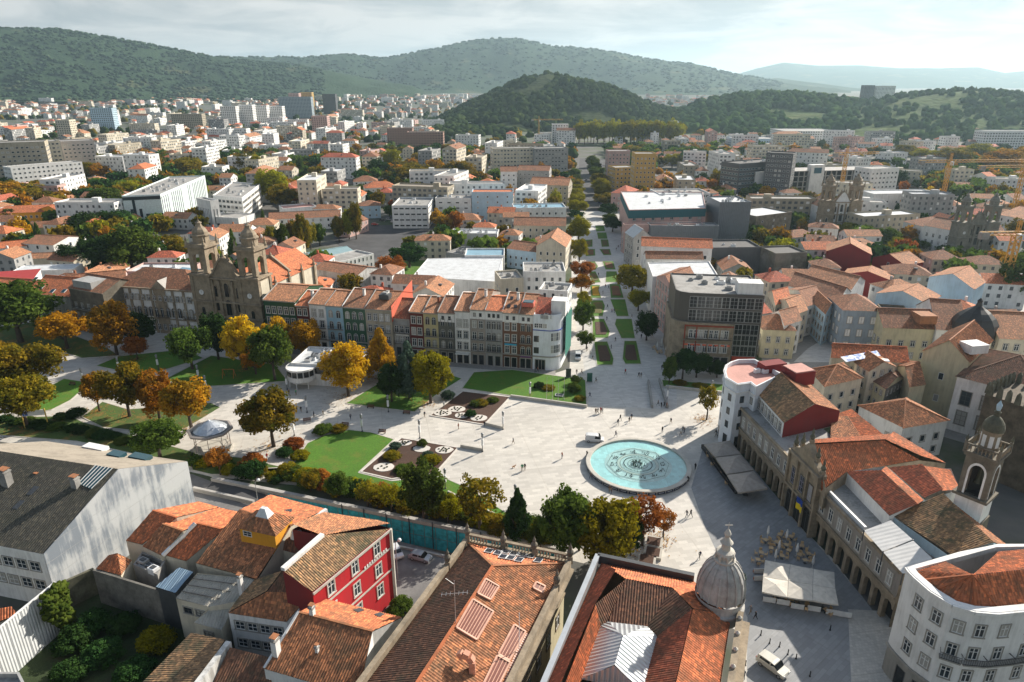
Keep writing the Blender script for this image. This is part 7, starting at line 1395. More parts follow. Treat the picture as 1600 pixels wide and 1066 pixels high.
def far_house(x,y,apart,ang,rr,big=1.0,indiv=True,mb=None):
    D=math.hypot(x,y); g=gz(x,y); wl,wn=rr.choice(WCOL if apart else WCOL[:7]+[(WHITE,'white')]); rm,rn=rr.choice(RCOL)
    if apart: w,d,fl=rr.uniform(16,38)*big,rr.uniform(11,15),rr.randint(4,7) if D<700 else rr.randint(3,6)
    else: w,d,fl=rr.uniform(9,18)*big,rr.uniform(8,12),rr.randint(2,3)
    h=fl*3.05+.6; ca,sa=math.cos(ang),math.sin(ang); ux,uy=Vector((ca,sa,0)),Vector((-sa,ca,0)); c=Vector((x,y,0)); cs=[c-ux*w/2-uy*d/2,c+ux*w/2-uy*d/2,c+ux*w/2+uy*d/2,c-ux*w/2+uy*d/2]; z=g+h
    wm_=MB() if mb is None else mb; rmb=MB() if mb is None else mb; wi=MB() if mb is None else mb
    for i in range(4): wm_.wallq(cs[i],cs[(i+1)%4],g-3,z-(.0 if apart else .05),wl)
    flatr=apart and rr.random()<.85
    if flatr:
        rmat=rr.choice([GROOF,WROOF,GROOF,TANR]); rmb.cap(cs,z-.3,rmat); bx=c+ux*rr.uniform(-w*.3,w*.3); rmb.box((bx.x,bx.y,z+1),(4,3,2.6),wl,ang)
        for i in range(4): wm_.wallq(cs[i],cs[(i+1)%4],z-.05,z+.6,wl)
    else:
        rise=d*.24; e=.4; dz=rise/(d/2)*e; A,Bq,C,Dq=[Vector((*q[:2],z)) for q in (cs[0]-(ux+uy)*e,cs[1]+(ux-uy)*e,cs[2]+(ux+uy)*e,cs[3]+(uy-ux)*e)]
        for q in (A,Bq,C,Dq): q.z-=dz
        t=rr.choice([0.0,d/2*.95]); m0=c-ux*(w/2-t+(e if t==0 else 0))+Vector((0,0,z+rise)); m1=c+ux*(w/2-t+(e if t==0 else 0))+Vector((0,0,z+rise))
        rmb.slope([A,Bq,m1,m0],rm,ribs=False); rmb.slope([C,Dq,m0,m1],rm,ribs=False)
        cq=c+ux*rr.uniform(-w*.25,w*.25)+uy*d*.15; rmb.box((cq.x,cq.y,z+rise*.9),(.7,.7,2.0),rr.choice([WHITE,GREYP,rm]),ang)
        if rr.random()<.4: cq=c+ux*rr.uniform(-w*.2,w*.2)-uy*d*.25; rmb.box((cq.x,cq.y,z+rise*.62),(1.2,1.2,.5),FARWIN,ang)
        if t>0: rmb.slope([Bq,C,m1],rm,ribs=False); rmb.slope([Dq,A,m0],rm,ribs=False)
        else:
            for p,q,mm in ((cs[0],cs[3],m0),(cs[1],cs[2],m1)): wm_.poly([(*p[:2],z-.05),(*q[:2],z-.05),(c.x+(mm.x-c.x)*(w/2)/(w/2+e),c.y+(mm.y-c.y)*(w/2)/(w/2+e),mm.z-.08)],wl)
    for i in range(4):
        p,q=cs[i],cs[(i+1)%4]; dd=(q-p).normalized(); oo=Vector((dd.y,-dd.x,0)); L=(q-p).length
        if oo.dot((c*-1).normalized())<-.1: continue
        nc=max(1,int(L/(3.3 if apart else 3.0))); ww=1.9 if apart and rr.random()<.5 else 1.2
        for k in range(nc):
            b=p+dd*(L*(k+.5)/nc)+oo*.05
            for f in range(fl):
                z0=g+1.1+f*3.05; wi.poly([(*(b-dd*ww/2)[:2],z0),(*(b+dd*ww/2)[:2],z0),(*(b+dd*ww/2)[:2],z0+1.45),(*(b-dd*ww/2)[:2],z0+1.45)],FARWIN if (k*7+f*3+int(x))%5 else WHITE)
    if mb is not None: return
    px=PROJ((x,y,g+h))[0]; kind='apartment block' if apart else 'house'
    lab=f'{wn} {kind}, '+('flat roof' if flatr else f'{rn} tiled roof')+', '+place_name(px,D)
    root=thing('apartment_building' if apart else 'distant_house',(x,y,g),lab,'building' if apart else 'house','houses of the surrounding town')
    wm_.build('wall',root); rmb.build('roof',root); wi.build('window_rows',root,kind='stuff')
cnt=0
def inview(x,y,m=60):
    px,py=PROJ((x,y,8)); return -m<px<1600+m and py<1100
def fill(n,D0,D1,papart,ptree,indiv=True,mb=None,sep=.0,xr=(-60,1660),cl=None):
    global cnt; k=0; tries=0
    while k<n and tries<n*14:
        tries+=1; D=math.sqrt(rf.uniform(D0*D0,D1*D1)); px=rf.uniform(*xr); a=ray(px,130); x=a[0]/math.hypot(a[0],a[1])*D; y=a[1]/math.hypot(a[0],a[1])*D
        if cl is not None and mnoise.noise(Vector((x/cl,y/cl,8.)))<-.05+ (0 if rf.random()<.8 else -.4): continue
        on_h=(1050<D<1950 and 690<px<1010) or (1130<D<2350 and px>1060)
        if on_h and rf.random()<.93: continue
        ap=rf.random()<papart; r=13 if ap else 8.5
        if D>900: r*=.8
        if blocked(x,y,r+sep): continue
        ang=math.atan2(AVN.y,AVN.x)+rf.choice([0,math.pi/2])+rf.uniform(-.18,.18) if px<1200 else rf.uniform(-.5,.5)
        if D<430 and px<885: ap=False
        if rf.random()<ptree and D<1400: TREES_FAR.append((x,y)); FOOT.append((x,y,5)); k+=1; continue
        FOOT.append((x,y,r)); far_house(x,y,ap,ang,rf,1.0 if D<900 else 1.15,indiv,mb); k+=1; cnt+=1
fill(70,225,330,.05,.12,xr=(960,1660)); fill(40,235,330,.05,.35,xr=(-60,700)); fill(230,330,560,.40,.50); fill(190,560,820,.52,.46)
FOOT2=list(FOOT)
def blocked2(x,y,r):
    v=Vector((x,y,0))-AVO; t=v.dot(AVD); s=v.dot(AVN)
    if -60<t<960 and abs(s)<16+r: return True
    if y<232 and x<30: return True
    for fx,fy,fr in FOOT2:
        if (x-fx)**2+(y-fy)**2<(r*.7+fr*.72)**2: return True
    return False
FARMB=MB(); FOOT=[f for f in FOOT if f[1]>700]; fill(480,820,1500,.34,.25,mb=FARMB,cl=260)
FOOT=[f for f in FOOT if f[1]>1400]; fill(1100,1500,3400,.22,0,mb=FARMB,cl=420,xr=(-60,1400))
FARMB.build('distant_town',kind='stuff',label='hazy mass of white and orange houses spreading to the hills')
# ================================================================ trees
PT='trees in the park'
for a in [(33,535,440,112,'green','round','beside the left houses'),(106,545,488,66,'yellow','spread','before the grey house'),(183,555,477,68,'orange','round','before the dark ornate house'),(223,542,492,44,'dark','round','before the convent'),(215,562,525,34,'rust','round','on the shaded grass'),(52,622,535,92,'olive','round','on the left park edge'),(2,602,533,48,'orange','round','cut by the left edge'),(42,668,588,86,'olive','spread','above the hedge strip'),(156,643,582,40,'orange','round','beside the small sunlit lawn'),(203,651,571,64,'olive','round','in the autumn row'),(250,657,585,58,'orange','round','in the autumn row'),(300,671,594,72,'orange','spread','in the autumn row beside the bandstand'),(250,714,656,72,'green','round','above the tan roof'),(301,577,509,60,'green','round','before the church door'),(342,562,492,48,'dark','round','under the church tower'),(385,578,500,58,'yellow','round','left of the cafe pavilion'),(430,594,510,60,'green','round','touching the cafe pavilion'),(438,562,497,40,'yellow','round','behind the cafe pavilion'),(483,562,505,50,'yellow','round','behind the cafe roof'),(545,619,541,68,'yellow','round','right of the cafe pavilion'),(597,592,511,56,'yellow','cone','before the beige house'),(640,622,530,50,'blue','cone','on the shaded lawn'),(673,630,553,64,'yg','round','at the corner of the shaded lawn'),(612,628,572,44,'dark','round','under the golden trees'),(428,698,611,78,'olive','round','standing alone on the paving'),(400,585,545,40,'orange','round','near the playground'),
 (575,792,752,40,'olive','sparse','above the teal wall'),(530,778,742,36,'green','round','above the teal wall'),(612,800,756,44,'yg','sparse','above the teal wall'),(486,768,738,34,'olive','round','above the teal wall'),(345,742,700,40,'rust','sparse','beside the bandstand'),(400,752,722,34,'dark','round','below the bandstand'),(845,862,812,40,'green','round','above the ramp wall'),(700,818,772,36,'yg','round','above the ramp wall'),
 (663,813,728,68,'green','round','beside the disc flower bed'),(750,830,745,82,'olive','sparse','above the ramp wall'),(808,843,762,48,'dark','cone','above the ramp wall'),(880,880,768,78,'green','round','behind the balustraded mansion'),(945,893,788,96,'yg','round','behind the balustraded mansion'),(985,868,810,40,'dark','round','beside the stone planters'),(905,860,775,50,'green','round','behind the balustraded mansion'),(1003,852,776,64,'rust','sparse','on the square'),(1036,842,795,36,'rust','sparse','in a planter on the square'),(1104,656,600,34,'olive','sparse','before the rounded block'),(1066,592,545,38,'dark','round','before the glazed corner block'),(1088,590,552,36,'dark','round','before the glazed corner block'),(1045,600,560,22,'green','round','at the ramp walls'),(1120,590,566,30,'dark','round','before the glazed corner block'),
 (900,600,588,18,'green','round','on the corner lawn')]:
    tree(a[0],a[1],a[2],a[3],a[4],a[5],a[6],group=PT)
AV='trees along the avenue'
for a in [(916,545,518,24,'green'),(911,516,472,30,'green'),(912,482,457,20,'yg'),(908,457,429,31,'orange'),(908,438,409,30,'rust'),(905,409,375,24,'yg'),(904,380,340,32,'yg'),(900,345,328,22,'dark'),(903,338,312,26,'yg'),(901,326,304,26,'yg'),(900,316,296,24,'yg'),(900,306,288,22,'yg'),(899,298,280,21,'olive'),(898,288,274,20,'green'),(897,278,264,18,'green'),(987,462,412,46,'yg'),(997,486,452,28,'yg'),(1010,532,489,34,'dark'),(957,362,340,24,'dark'),(950,340,318,26,'dark'),(945,325,302,28,'olive'),(941,314,290,26,'yg'),(938,303,280,25,'yg'),(935,293,270,24,'olive'),(931,282,260,22,'green'),(928,272,252,21,'green'),(925,262,244,18,'green'),(953,352,334,20,'green')]:
    tree(a[0],a[1],a[2],a[3]*1.12,a[4],'round','on the avenue',name='avenue_tree',group=AV)
MG='trees behind the row'
for a in [(132,422,378,56,'dark'),(172,432,372,64,'dark'),(210,430,357,80,'green'),(238,420,372,56,'dark'),(150,372,330,66,'dark'),(186,366,330,60,'dark'),(280,415,375,44,'olive'),(262,392,368,50,'olive'),(640,418,382,54,'dark'),(613,442,404,50,'rust'),(690,388,357,34,'dark'),(560,322,296,46,'dark'),(525,326,296,52,'dark'),(425,318,266,52,'yg'),(442,328,290,44,'olive'),(464,320,302,28,'rust'),(650,288,256,62,'olive'),(682,284,250,32,'orange'),(716,290,254,66,'olive'),(736,298,276,28,'orange'),(706,300,270,34,'dark'),(612,268,234,30,'yg'),(590,280,250,34,'dark'),(15,325,283,64,'orange'),(50,322,288,64,'olive'),(85,312,285,46,'orange'),(20,352,328,36,'dark'),(165,330,292,48,'green'),(202,308,282,40,'yg'),(135,282,254,34,'yg'),(156,282,257,28,'orange'),(96,284,258,32,'dark'),(300,275,246,46,'olive'),(385,272,240,30,'olive'),(402,276,244,26,'yg'),(1320,374,347,28,'yg'),(1342,380,351,34,'green'),(1366,384,358,30,'green'),(1386,388,358,34,'green'),(1404,398,371,30,'yg'),(1432,394,374,32,'green'),(1120,304,266,28,'olive'),(1096,300,272,26,'dark'),(1145,300,270,26,'dark'),(1050,262,240,26,'yg'),(1580,476,398,64,'green'),(1596,440,392,40,'dark'),(1415,250,226,40,'olive'),(1445,256,232,40,'yg'),(1490,262,232,56,'olive'),(1530,252,226,50,'yg'),(1560,272,234,56,'orange'),(1590,266,230,56,'orange'),(1400,296,268,30,'dark'),(1505,290,272,26,'dark'),(1340,262,250,26,'dark'),(1372,260,248,26,'dark')]:
    tree(*a[:5],'round','among the houses',group=MG)
for x,y,t,w,s in [(425,398,352,26,'olive'),(444,402,348,28,'green'),(460,398,342,28,'olive'),(476,404,332,32,'olive'),(500,384,348,24,'green'),(486,390,344,26,'olive'),(530,378,336,24,'olive'),(546,374,326,26,'yg'),(557,374,314,26,'olive'),(470,276,244,14,'green'),(400,270,236,16,'olive')]: tree(x,y,t,w,s,'column','behind the church',name='poplar_tree',group=MG)
for x,y,t,w in [(45,374,338,26),(1380,296,270,12),(1505,296,272,18),(1130,300,272,10)]: tree(x,y,t,w,'dark','cone','among the roofs',group=MG)
# plane tree grove at the head of the avenue
rr=random.Random(4)
for k in range(34):
    px=908+ (k%17)*10+rr.uniform(-3,3); row=k//17; D=985+row*34; a=ray(px,150); x=a[0]/a[1]*D; tree_at(Vector((x,D,gz(x,D)-.5)),rr.uniform(16,20),rr.uniform(29,34),'yg','round',None,'in the grove at the end of the avenue',group='plane tree grove',far=True)
for i,(x,y) in enumerate(TREES_FAR[:140]):
    s=rr.choice(['green','dark','olive','olive','yg','orange','yellow','dark','green','rust']); sh=rr.choice(['round','round','round','column','cone']) if s in('dark','green') else 'round'
    px=PROJ((x,y,5))[0]; h=rr.uniform(8,15); tree_at(Vector((x,y,gz(x,y)-.3)),h*rr.uniform(.6,.95) if sh=='round' else h*.4,h,s,sh,None,place_name(px,math.hypot(x,y)),group='trees of the surrounding town',far=True)
def leaf_mass(name,pts,m,label,seed):
    src=CROWNF['round'][seed%3]; n=len(src.vertices); co=np.empty(n*3,np.float32); src.vertices.foreach_get('co',co); co=co.reshape(-1,4,3)[::5]; g=np.random.default_rng(seed); out=[]
    for x,y,z,w,h in pts:
        a=g.uniform(0,6.28); c,s_=math.cos(a),math.sin(a); q=co.copy(); q[:,:,0]=(co[:,:,0]*c-co[:,:,1]*s_)*w*.6; q[:,:,1]=(co[:,:,0]*s_+co[:,:,1]*c)*w*.6; q[:,:,2]*=h/2.2; cen=q.mean(axis=1,keepdims=True); q=cen+(q-cen)*2.0; q+=np.array([x,y,z-.12*h],np.float32); out.append(q)
    V=np.concatenate(out); nq=len(V); me=bpy.data.meshes.new(name); me.vertices.add(nq*4); me.vertices.foreach_set('co',V.reshape(-1).astype(np.float32)); me.loops.add(nq*4); me.loops.foreach_set('vertex_index',np.arange(nq*4,dtype=np.int32)); me.polygons.add(nq); me.polygons.foreach_set('loop_start',np.arange(0,nq*4,4,dtype=np.int32)); me.polygons.foreach_set('loop_total',np.full(nq,4,np.int32))
    tv=np.repeat(g.uniform(0,1,len(pts)),len(co)); at=me.attributes.new('leaf','FLOAT','POINT'); at.data.foreach_set('value',np.repeat(np.clip(tv*.6+g.uniform(0,.4,nq),0,1),4).astype(np.float32)); me.materials.append(m); me.update(); obj(name,me,kind='stuff',label=label)
MP={'green':[], 'olive':[], 'orange':[], 'dark':[]}
for x,y in TREES_FAR[140:]: h=rr.uniform(8,14); MP[rr.choice(['green','olive','orange','dark'])].append((x,y,gz(x,y),h*.8,h))
tr_=0
while sum(len(v) for v in MP.values())<1500 and tr_<60000:
    tr_+=1; D=math.sqrt(rr.uniform(300**2,900**2)); px=rr.uniform(-40,1640); a=ray(px,130); q=math.hypot(a[0],a[1]); x,y=a[0]/q*D,a[1]/q*D
    if mnoise.noise(Vector((x/90,y/90,1.4)))<-.15 or blocked2(x,y,3): continue
    FOOT2.append((x,y,2.2)); h=rr.uniform(7,15); MP[rr.choice(['green','olive','olive','orange','dark','green'])].append((x,y,gz(x,y),h*rr.uniform(.6,.9),h))
for i,(k,mm) in enumerate((('green',L_GREEN),('olive',L_OLV),('orange',L_ORG),('dark',L_DARK))): leaf_mass('garden_trees',MP[k],mm,f'scattered {k} garden trees filling the gaps between distant houses',i+3)
# woods and tree belts beyond: one mass
pts=[];rad=[]
for k in range(5200):
    D=math.sqrt(rr.uniform(800**2,3200**2)); px=rr.uniform(-40,1640); a=ray(px,130); q=math.hypot(a[0],a[1]); x,y=a[0]/q*D,a[1]/q*D
    if mnoise.noise(Vector((x/150,y/150,4.4)))<.05: continue
    if blocked(x,y,2): continue
    r=rr.uniform(3.5,7); pts.append((x,y,gz(x,y)+r*.5)); rad.append(r)
h_=len(pts)//3
clumps('tree_belt',pts[:h_],rad[:h_],L_OLV,'olive tree belts between the distant houses'); clumps('dark_tree_belt',pts[h_:],rad[h_:],L_FAR,'dark tree belts between the distant houses')
# shrubs
SG='shrubs of the lower park'
r5=random.Random(9)
for k in range(44):
    t=k/43; x=308+ (862-308)*t+r5.uniform(-6,6); y=727+ (846-727)*t**1.25+r5.uniform(-6,8); s=r5.choice(['olive','green','dark','olive','yg','rust']); p=G(x,y); w=r5.uniform(4.0,7.5); tree_at(p,w,w*r5.uniform(.55,.8),s,'bush',None,'above the ramp wall',group=SG)
for k in range(16):
    x=-10+k*17+r5.uniform(-5,5); y=657+k*2.7+r5.uniform(-3,3); tree_at(G(x,y),r5.uniform(4,6),r5.uniform(1.8,3),'dark' if k%3 else 'green','bush',None,'in the hedge strip',group='shrubs of the hedge strip')
for x,y,w,h,s,wh in [(700,622,4.5,3.2,'blue','in the ribbon flower bed'),(743,634,4,2,'green','in the ribbon flower bed'),(752,632,5,1.8,'olive','in the ribbon flower bed'),(735,650,3.5,2.4,'dark','in the ribbon flower bed'),(770,628,4,1.8,'green','in the ribbon flower bed'),(618,700,3.5,2,'blue','in the disc flower bed'),(612,716,5,2.2,'olive','in the disc flower bed'),(660,697,3,2.5,'green','in the disc flower bed'),(668,714,3.4,2,'blue','in the disc flower bed'),(676,722,5,2.4,'yg','in the disc flower bed'),(630,736,4.5,2,'green','in the disc flower bed'),(505,676,6,3,'green','at the lawn corner'),(530,674,5,2.4,'olive','at the lawn corner'),(460,700,6,3.6,'rust','beside the lone tree'),(445,712,5,2.8,'dark','beside the lone tree'),(470,716,5,2.6,'yg','beside the lone tree'),(842,606,4,2.4,'dark','on the corner lawn'),(856,608,5,1.5,'olive','on the corner lawn'),(897,612,4.5,4,'green','on the corner lawn'),(906,625,4,1.6,'olive','on the corner lawn'),(120,650,6,3,'dark','by the park path'),(95,655,4,2.5,'green','by the park path'),(245,1012,6.5,4.5,'yg','in the dark garden'),(120,1010,7,4.5,'dark','in the dark garden'),(160,1030,7,4,'dark','in the dark garden'),(195,985,6,4,'dark','in the dark garden'),(110,1060,6,4,'dark','in the dark garden'),(210,1060,7,3.5,'dark','in the dark garden'),(150,985,6,5,'dark','in the dark garden'),(627,952,4.5,3.2,'green','below the red house'),(618,962,3.5,2.4,'green','below the red house'),(1095,606,6,1.6,'yg','on the narrow lawn'),(1062,600,5,1.4,'olive','on the narrow lawn')]:
    tree_at(G(x,y),w,h,s,'bush',None,wh,group='garden shrubs')
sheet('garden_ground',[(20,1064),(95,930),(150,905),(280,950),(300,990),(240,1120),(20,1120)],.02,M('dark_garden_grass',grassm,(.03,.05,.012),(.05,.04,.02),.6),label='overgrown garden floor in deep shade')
iv=[];ir=[]
p0,p1=W(92,912,8.4),W(40,955,8.4)
for k in range(420):
    t=abs(r5.gauss(0,.22)); z=8.6*(1-r5.random()**1.3*(1-t)); q=p0.lerp(p1,min(1,t)); iv.append((q.x+.35+r5.uniform(-.2,.6),q.y-.3+r5.uniform(-.5,.3),max(.3,z))); ir.append(r5.uniform(.25,.6))
o=clumps('ivy',iv,ir,L_GREEN,'thick green ivy climbing the corner of the metal annex',kind=None,cat='ivy',spiky=.6)
# fallen leaves under the autumn trees
lv=MB(); LM=[M('fallen_leaf_gold',flat,(.36,.20,.03),.9),M('fallen_leaf_rust',flat,(.22,.085,.02),.9)]
for (bx,by,rw) in [(106,545,7),(183,555,7),(215,562,4),(52,622,8),(42,668,7),(156,643,5),(203,651,6),(250,657,6),(300,671,7),(385,578,6),(438,562,4),(483,562,5),(545,619,8),(597,592,6),(673,630,5),(428,698,6),(1003,852,5),(1036,842,4),(1104,656,4),(33,535,7)]:
    c=G(bx,by)
    for k in range(170):
        a=r5.uniform(0,6.28); d=abs(r5.gauss(0,.55))*rw; x,y=c.x+math.cos(a)*d-.6*rw*.3,c.y+math.sin(a)*d; s_=r5.uniform(.08,.2); t=r5.uniform(0,3); u,v=s_*math.cos(t),s_*math.sin(t); lv.poly([(x-u,y-v,.135),(x+v,y-u,.14),(x+u,y+v,.135),(x-v,y+u,.145)],LM[k%2])
lv.build('fallen_leaves',kind='stuff',label='fallen leaves scattered under the autumn trees')
# ================================================================ people
def person_mesh(seed,pose):
    st={'walk':.30,'walk2':-.28,'stand':.04,'sit':0}[pose]; V=[];E_=[];Rr=[]
    def v(p,r): V.append(p); Rr.append(r); return len(V)-1
    def e(a,b): E_.append((a,b)); return b
    dz=-.42 if pose=='sit' else 0
    pel=v((0,0,.94+dz),.145); wa=e(pel,v((0,-.01,1.08+dz),.135)); chst=e(wa,v((0,-.02,1.30+dz),.165)); nk=e(chst,v((0,-.02,1.47+dz),.062)); hd=e(nk,v((0,-.035,1.56+dz),.085)); ht=e(hd,v((0,-.025,1.67+dz),.088))
    for s in (-1,1):
        hp=e(pel,v((s*.10,0,.88+dz),.105)); f=st*s
        if pose=='sit': kn=e(hp,v((s*.12,-.42,.50),.07)); an=e(kn,v((s*.12,-.45,.10),.045)); e(an,v((s*.12,-.60,.04),.04))
        else: kn=e(hp,v((s*.105,-f*.55-.02,.48),.075)); an=e(kn,v((s*.10,-f*1.0+ (.10 if f<0 else 0),.09),.05)); e(an,v((s*.11,-f*1.0-.14+(.10 if f<0 else 0),.045),.04))
        sh=e(chst,v((s*.19,-.02,1.39+dz),.075)); el=e(sh,v((s*.25,f*.35+.02,1.11+dz),.052)); wr=e(el,v((s*.25,f*.75-.12,.88+dz),.036)); e(wr,v((s*.25,f*.8-.15,.81+dz),.042))
    me=bpy.data.meshes.new('person_cage'); me.from_pydata(V,E_,[]); me.update(); o=bpy.data.objects.new('person_cage',me); COL.objects.link(o)
    o.modifiers.new('Skin','SKIN'); sv=me.skin_vertices[0].data
    for i,r in enumerate(Rr): sv[i].radius=(r,r*.82); sv[i].use_root=(i==0)
    ss=o.modifiers.new('Sub','SUBSURF'); ss.levels=1; ss.render_levels=1
    dg=bpy.context.evaluated_depsgraph_get(); bm=bmesh.new(); bm.from_object(o,dg)
    for s in (-1,1):                            # five fingers on each hand
        f=st*s; w=Vector((s*.25,f*.8-.15,.80+dz))
        for k in range(5):
            b=w+Vector((0,-.03+.018*k,-.02)) if k<4 else w+Vector((-s*.03,-.04,.02)); t=b+Vector((-s*.012*(k==4)*3,-.02,-(.075,.085,.08,.065,.05)[k])); r=.009
            ring=[[bm.verts.new(c+Vector((r*math.cos(a),r*math.sin(a),0))) for a in (0,2.1,4.2)] for c in (b,(b+t)/2+Vector((-s*.006,0,0)),t)]
            for A,B2 in zip(ring,ring[1:]):
                for j in range(3): bm.faces.new((A[j],A[(j+1)%3],B2[(j+1)%3],B2[j]))
            bm.faces.new(ring[-1])
    # nose and hair tuft
    hz=1.64+dz
    out=bpy.data.meshes.new('person'); bm.normal_update()
    for f in bm.faces:
        c=f.calc_center_median(); f.smooth=True
        if c.z>1.50+dz and abs(c.x)<.13: f.material_index=1 if (c.z>1.66+dz or (c.y>-.02 and c.z>1.55+dz)) else 0
        elif c.z<.10: f.material_index=4
        elif abs(c.x)>.2 and c.z<.87+dz and pose!='sit': f.material_index=0
        elif c.z<.97+dz and abs(c.x)<.2 or (pose=='sit' and c.z<.6): f.material_index=3
        else: f.material_index=2
    bm.to_mesh(out); bm.free(); COL.objects.unlink(o); bpy.data.objects.remove(o)
    for m in (SKIN,HAIR,TOPS[0][0],LEGS[0][0],IRON): out.materials.append(m)
    return out
SKIN=M('skin',flat,(.45,.26,.18),.6); HAIR=M('dark_hair',flat,(.03,.02,.015),.7); HAIR2=M('light_hair',flat,(.25,.16,.07),.7)
TOPS=[(M('cloth_black',flat,(.015,.015,.017),.9),'black'),(M('cloth_navy',flat,(.015,.022,.05),.9),'navy'),(M('cloth_grey',flat,(.14,.14,.15),.9),'grey'),(M('cloth_rust',flat,(.30,.07,.02),.9),'rust coloured'),(M('cloth_red',flat,(.35,.02,.02),.9),'red'),(M('cloth_white',flat,(.6,.6,.58),.9),'white'),(M('cloth_green',flat,(.02,.22,.10),.9),'green'),(M('cloth_brown',flat,(.10,.06,.035),.9),'brown')]
LEGS=[(M('trousers_black',flat,(.014,.014,.016),.9),'black'),(M('trousers_jeans',flat,(.03,.05,.10),.9),'blue'),(M('trousers_tan',flat,(.22,.16,.10),.9),'tan')]
PM={p:person_mesh(1,p) for p in ('walk','walk2','stand','sit')}
rp=random.Random(33)
def person(px,py,where,top=None,pose=None,face=None):
    p=G(px,py); t=TOPS[top] if top is not None else rp.choices(TOPS,[6,4,3,1,.5,1,.3,2])[0]; l=rp.choice(LEGS); ps=pose or rp.choice(['walk','walk2','walk','stand'])
    o=obj('person',PM[ps],None,(p.x,p.y,.01),face if face is not None else rp.uniform(0,6.28),f"person in {t[1]} top and {l[1]} trousers {'standing' if ps=='stand' else 'sitting' if ps=='sit' else 'walking'} {where}",'person','people on the square')
    for i,m in ((2,t[0]),(3,l[0]),(1,rp.choice([HAIR,HAIR,HAIR2]))): o.material_slots[i].link='OBJECT'; o.material_slots[i].material=m
    k=rp.uniform(.98,1.1); o.scale=(k,k,k); return o
for x,y,w,*t in [(802,694,'in the middle of the square'),(815.8,736,'beside a small dog'),(820,735,'beside a small dog'),(878,717,'left of the fountain',3),(716.5,671,'before the ribbon flower bed'),(663.5,652,'at the flower bed corner'),(693.6,636,'on the flower bed path',5),(757,667,'by the short stone wall'),(464,644,'near the cafe pavilion'),(470.6,644,'near the cafe pavilion'),(490.6,652,'near the cafe pavilion'),(505,648,'near the cafe pavilion',5),(548,656,'above the big lawn'),(417.6,718,'beside the lone tree',4),(463,618,'before the cafe pavilion',6),(452,618,'before the cafe pavilion'),(430,618,'before the cafe pavilion'),(435,620,'before the cafe pavilion'),(901,585,'by the corner house'),(909,585,'by the corner house'),(921.6,621,'beside the corner lawn'),(931,598,'beside the corner lawn'),(977,585,'at the foot of the avenue',4),(998,590,'at the foot of the avenue'),(1001.6,590,'at the foot of the avenue'),(930.7,647,'in the group of four'),(934,646.4,'in the group of four'),(938.5,645.7,'in the group of four'),(941,645.7,'in the group of four'),(969,657,'above the fountain'),(965.5,664,'above the fountain'),(983,660.6,'above the fountain'),(986.5,655.5,'above the fountain'),(962,682.5,'at the fountain rim'),(1034.7,676,'right of the fountain'),(1028,634,'beside the ramp walls',7),(1033,637,'beside the ramp walls'),(1037.5,637,'beside the ramp walls'),(1041.5,637.6,'beside the ramp walls'),(1063.4,680,'right of the fountain'),(1066.8,675,'right of the fountain'),(1069,677,'right of the fountain'),(1086,734.5,'beside the taupe parasols'),(1074.5,754,'beside the taupe parasols'),(1118.5,682,'by the rounded block'),(952,769,'below the fountain'),(955,773,'below the fountain'),(923,749,'at the fountain edge'),(917,715,'at the fountain edge'),(1072.7,808,'at the shadow edge'),(1079,808,'at the shadow edge'),(1093,873,'beside the dome'),(1172,959,'right of the dome'),(1180,968,'right of the dome'),(1161,1062,'near the parked off-roader'),(961.5,534,'on the avenue path'),(955,545,'on the avenue path'),(948,501,'on the avenue path'),(949,482,'on the avenue path'),(956,489,'on the avenue path'),(959.5,489,'on the avenue path'),(946,450,'on the avenue path'),(951,452,'on the avenue path'),(942,460,'on the avenue path'),(935,432,'on the avenue path'),(987,497,'along the avenue houses'),(994.5,524,'along the avenue houses'),(1002,529,'along the avenue houses'),(1019,527,'along the avenue houses'),(1034,578,'along the avenue houses'),(922,555,'by the delivery van'),(917,549,'by the delivery van'),(926,562,'by the delivery van'),(966,388,'far up the avenue'),(970,386,'far up the avenue'),(975,385,'far up the avenue'),(978,388,'far up the avenue'),(963,392,'far up the avenue'),(912,420,'on the avenue pavement'),(903,398,'on the avenue pavement'),(896,405,'on the avenue pavement'),(900,448,'on the avenue pavement'),(840,582,'before the brown houses'),(836,583,'before the brown houses')]:
    person(x,y,w,t[0] if t else None)
person(1048,662,'beside the low wall',0); person(1012,849,'on a stone planter',0,'sit')
# dog
def dog(px,py):
    p=G(px,py); F_=M('ginger_fur',flat,(.45,.17,.03),.9); o=thing('dog',(p.x,p.y,0),'small ginger dog on a walk in the square','dog',rz=.4); m=MB()
    V=[(-.3,0,.36),(-.1,0,.36),(.2,0,.38),(.36,0,.48),(.48,0,.58),(.62,0,.54)]; r=[.10,.12,.14,.09,.09,.05]
    for i in range(5): m.tube(V[i],V[i+1],r[i],r[i+1],F_,8)
    for x in (-.26,.2):
        for y in (-.08,.08):
            k=-.05 if x<0 else .02; m.tube((x,y,.36),(x+k*-1,y,.2),.055,.035,F_,6); m.tube((x-k,y,.2),(x+k*.6,y,.02),.035,.03,F_,6)
    m.tube((-.3,0,.4),(-.46,0,.58),.03,.015,F_,5)
    for y in (-.05,.05): m.tube((.46,y,.64),(.44,y*1.6,.72),.03,.01,F_,4)
    obj('body',m.data('body'),o)
dog(802.5,731)
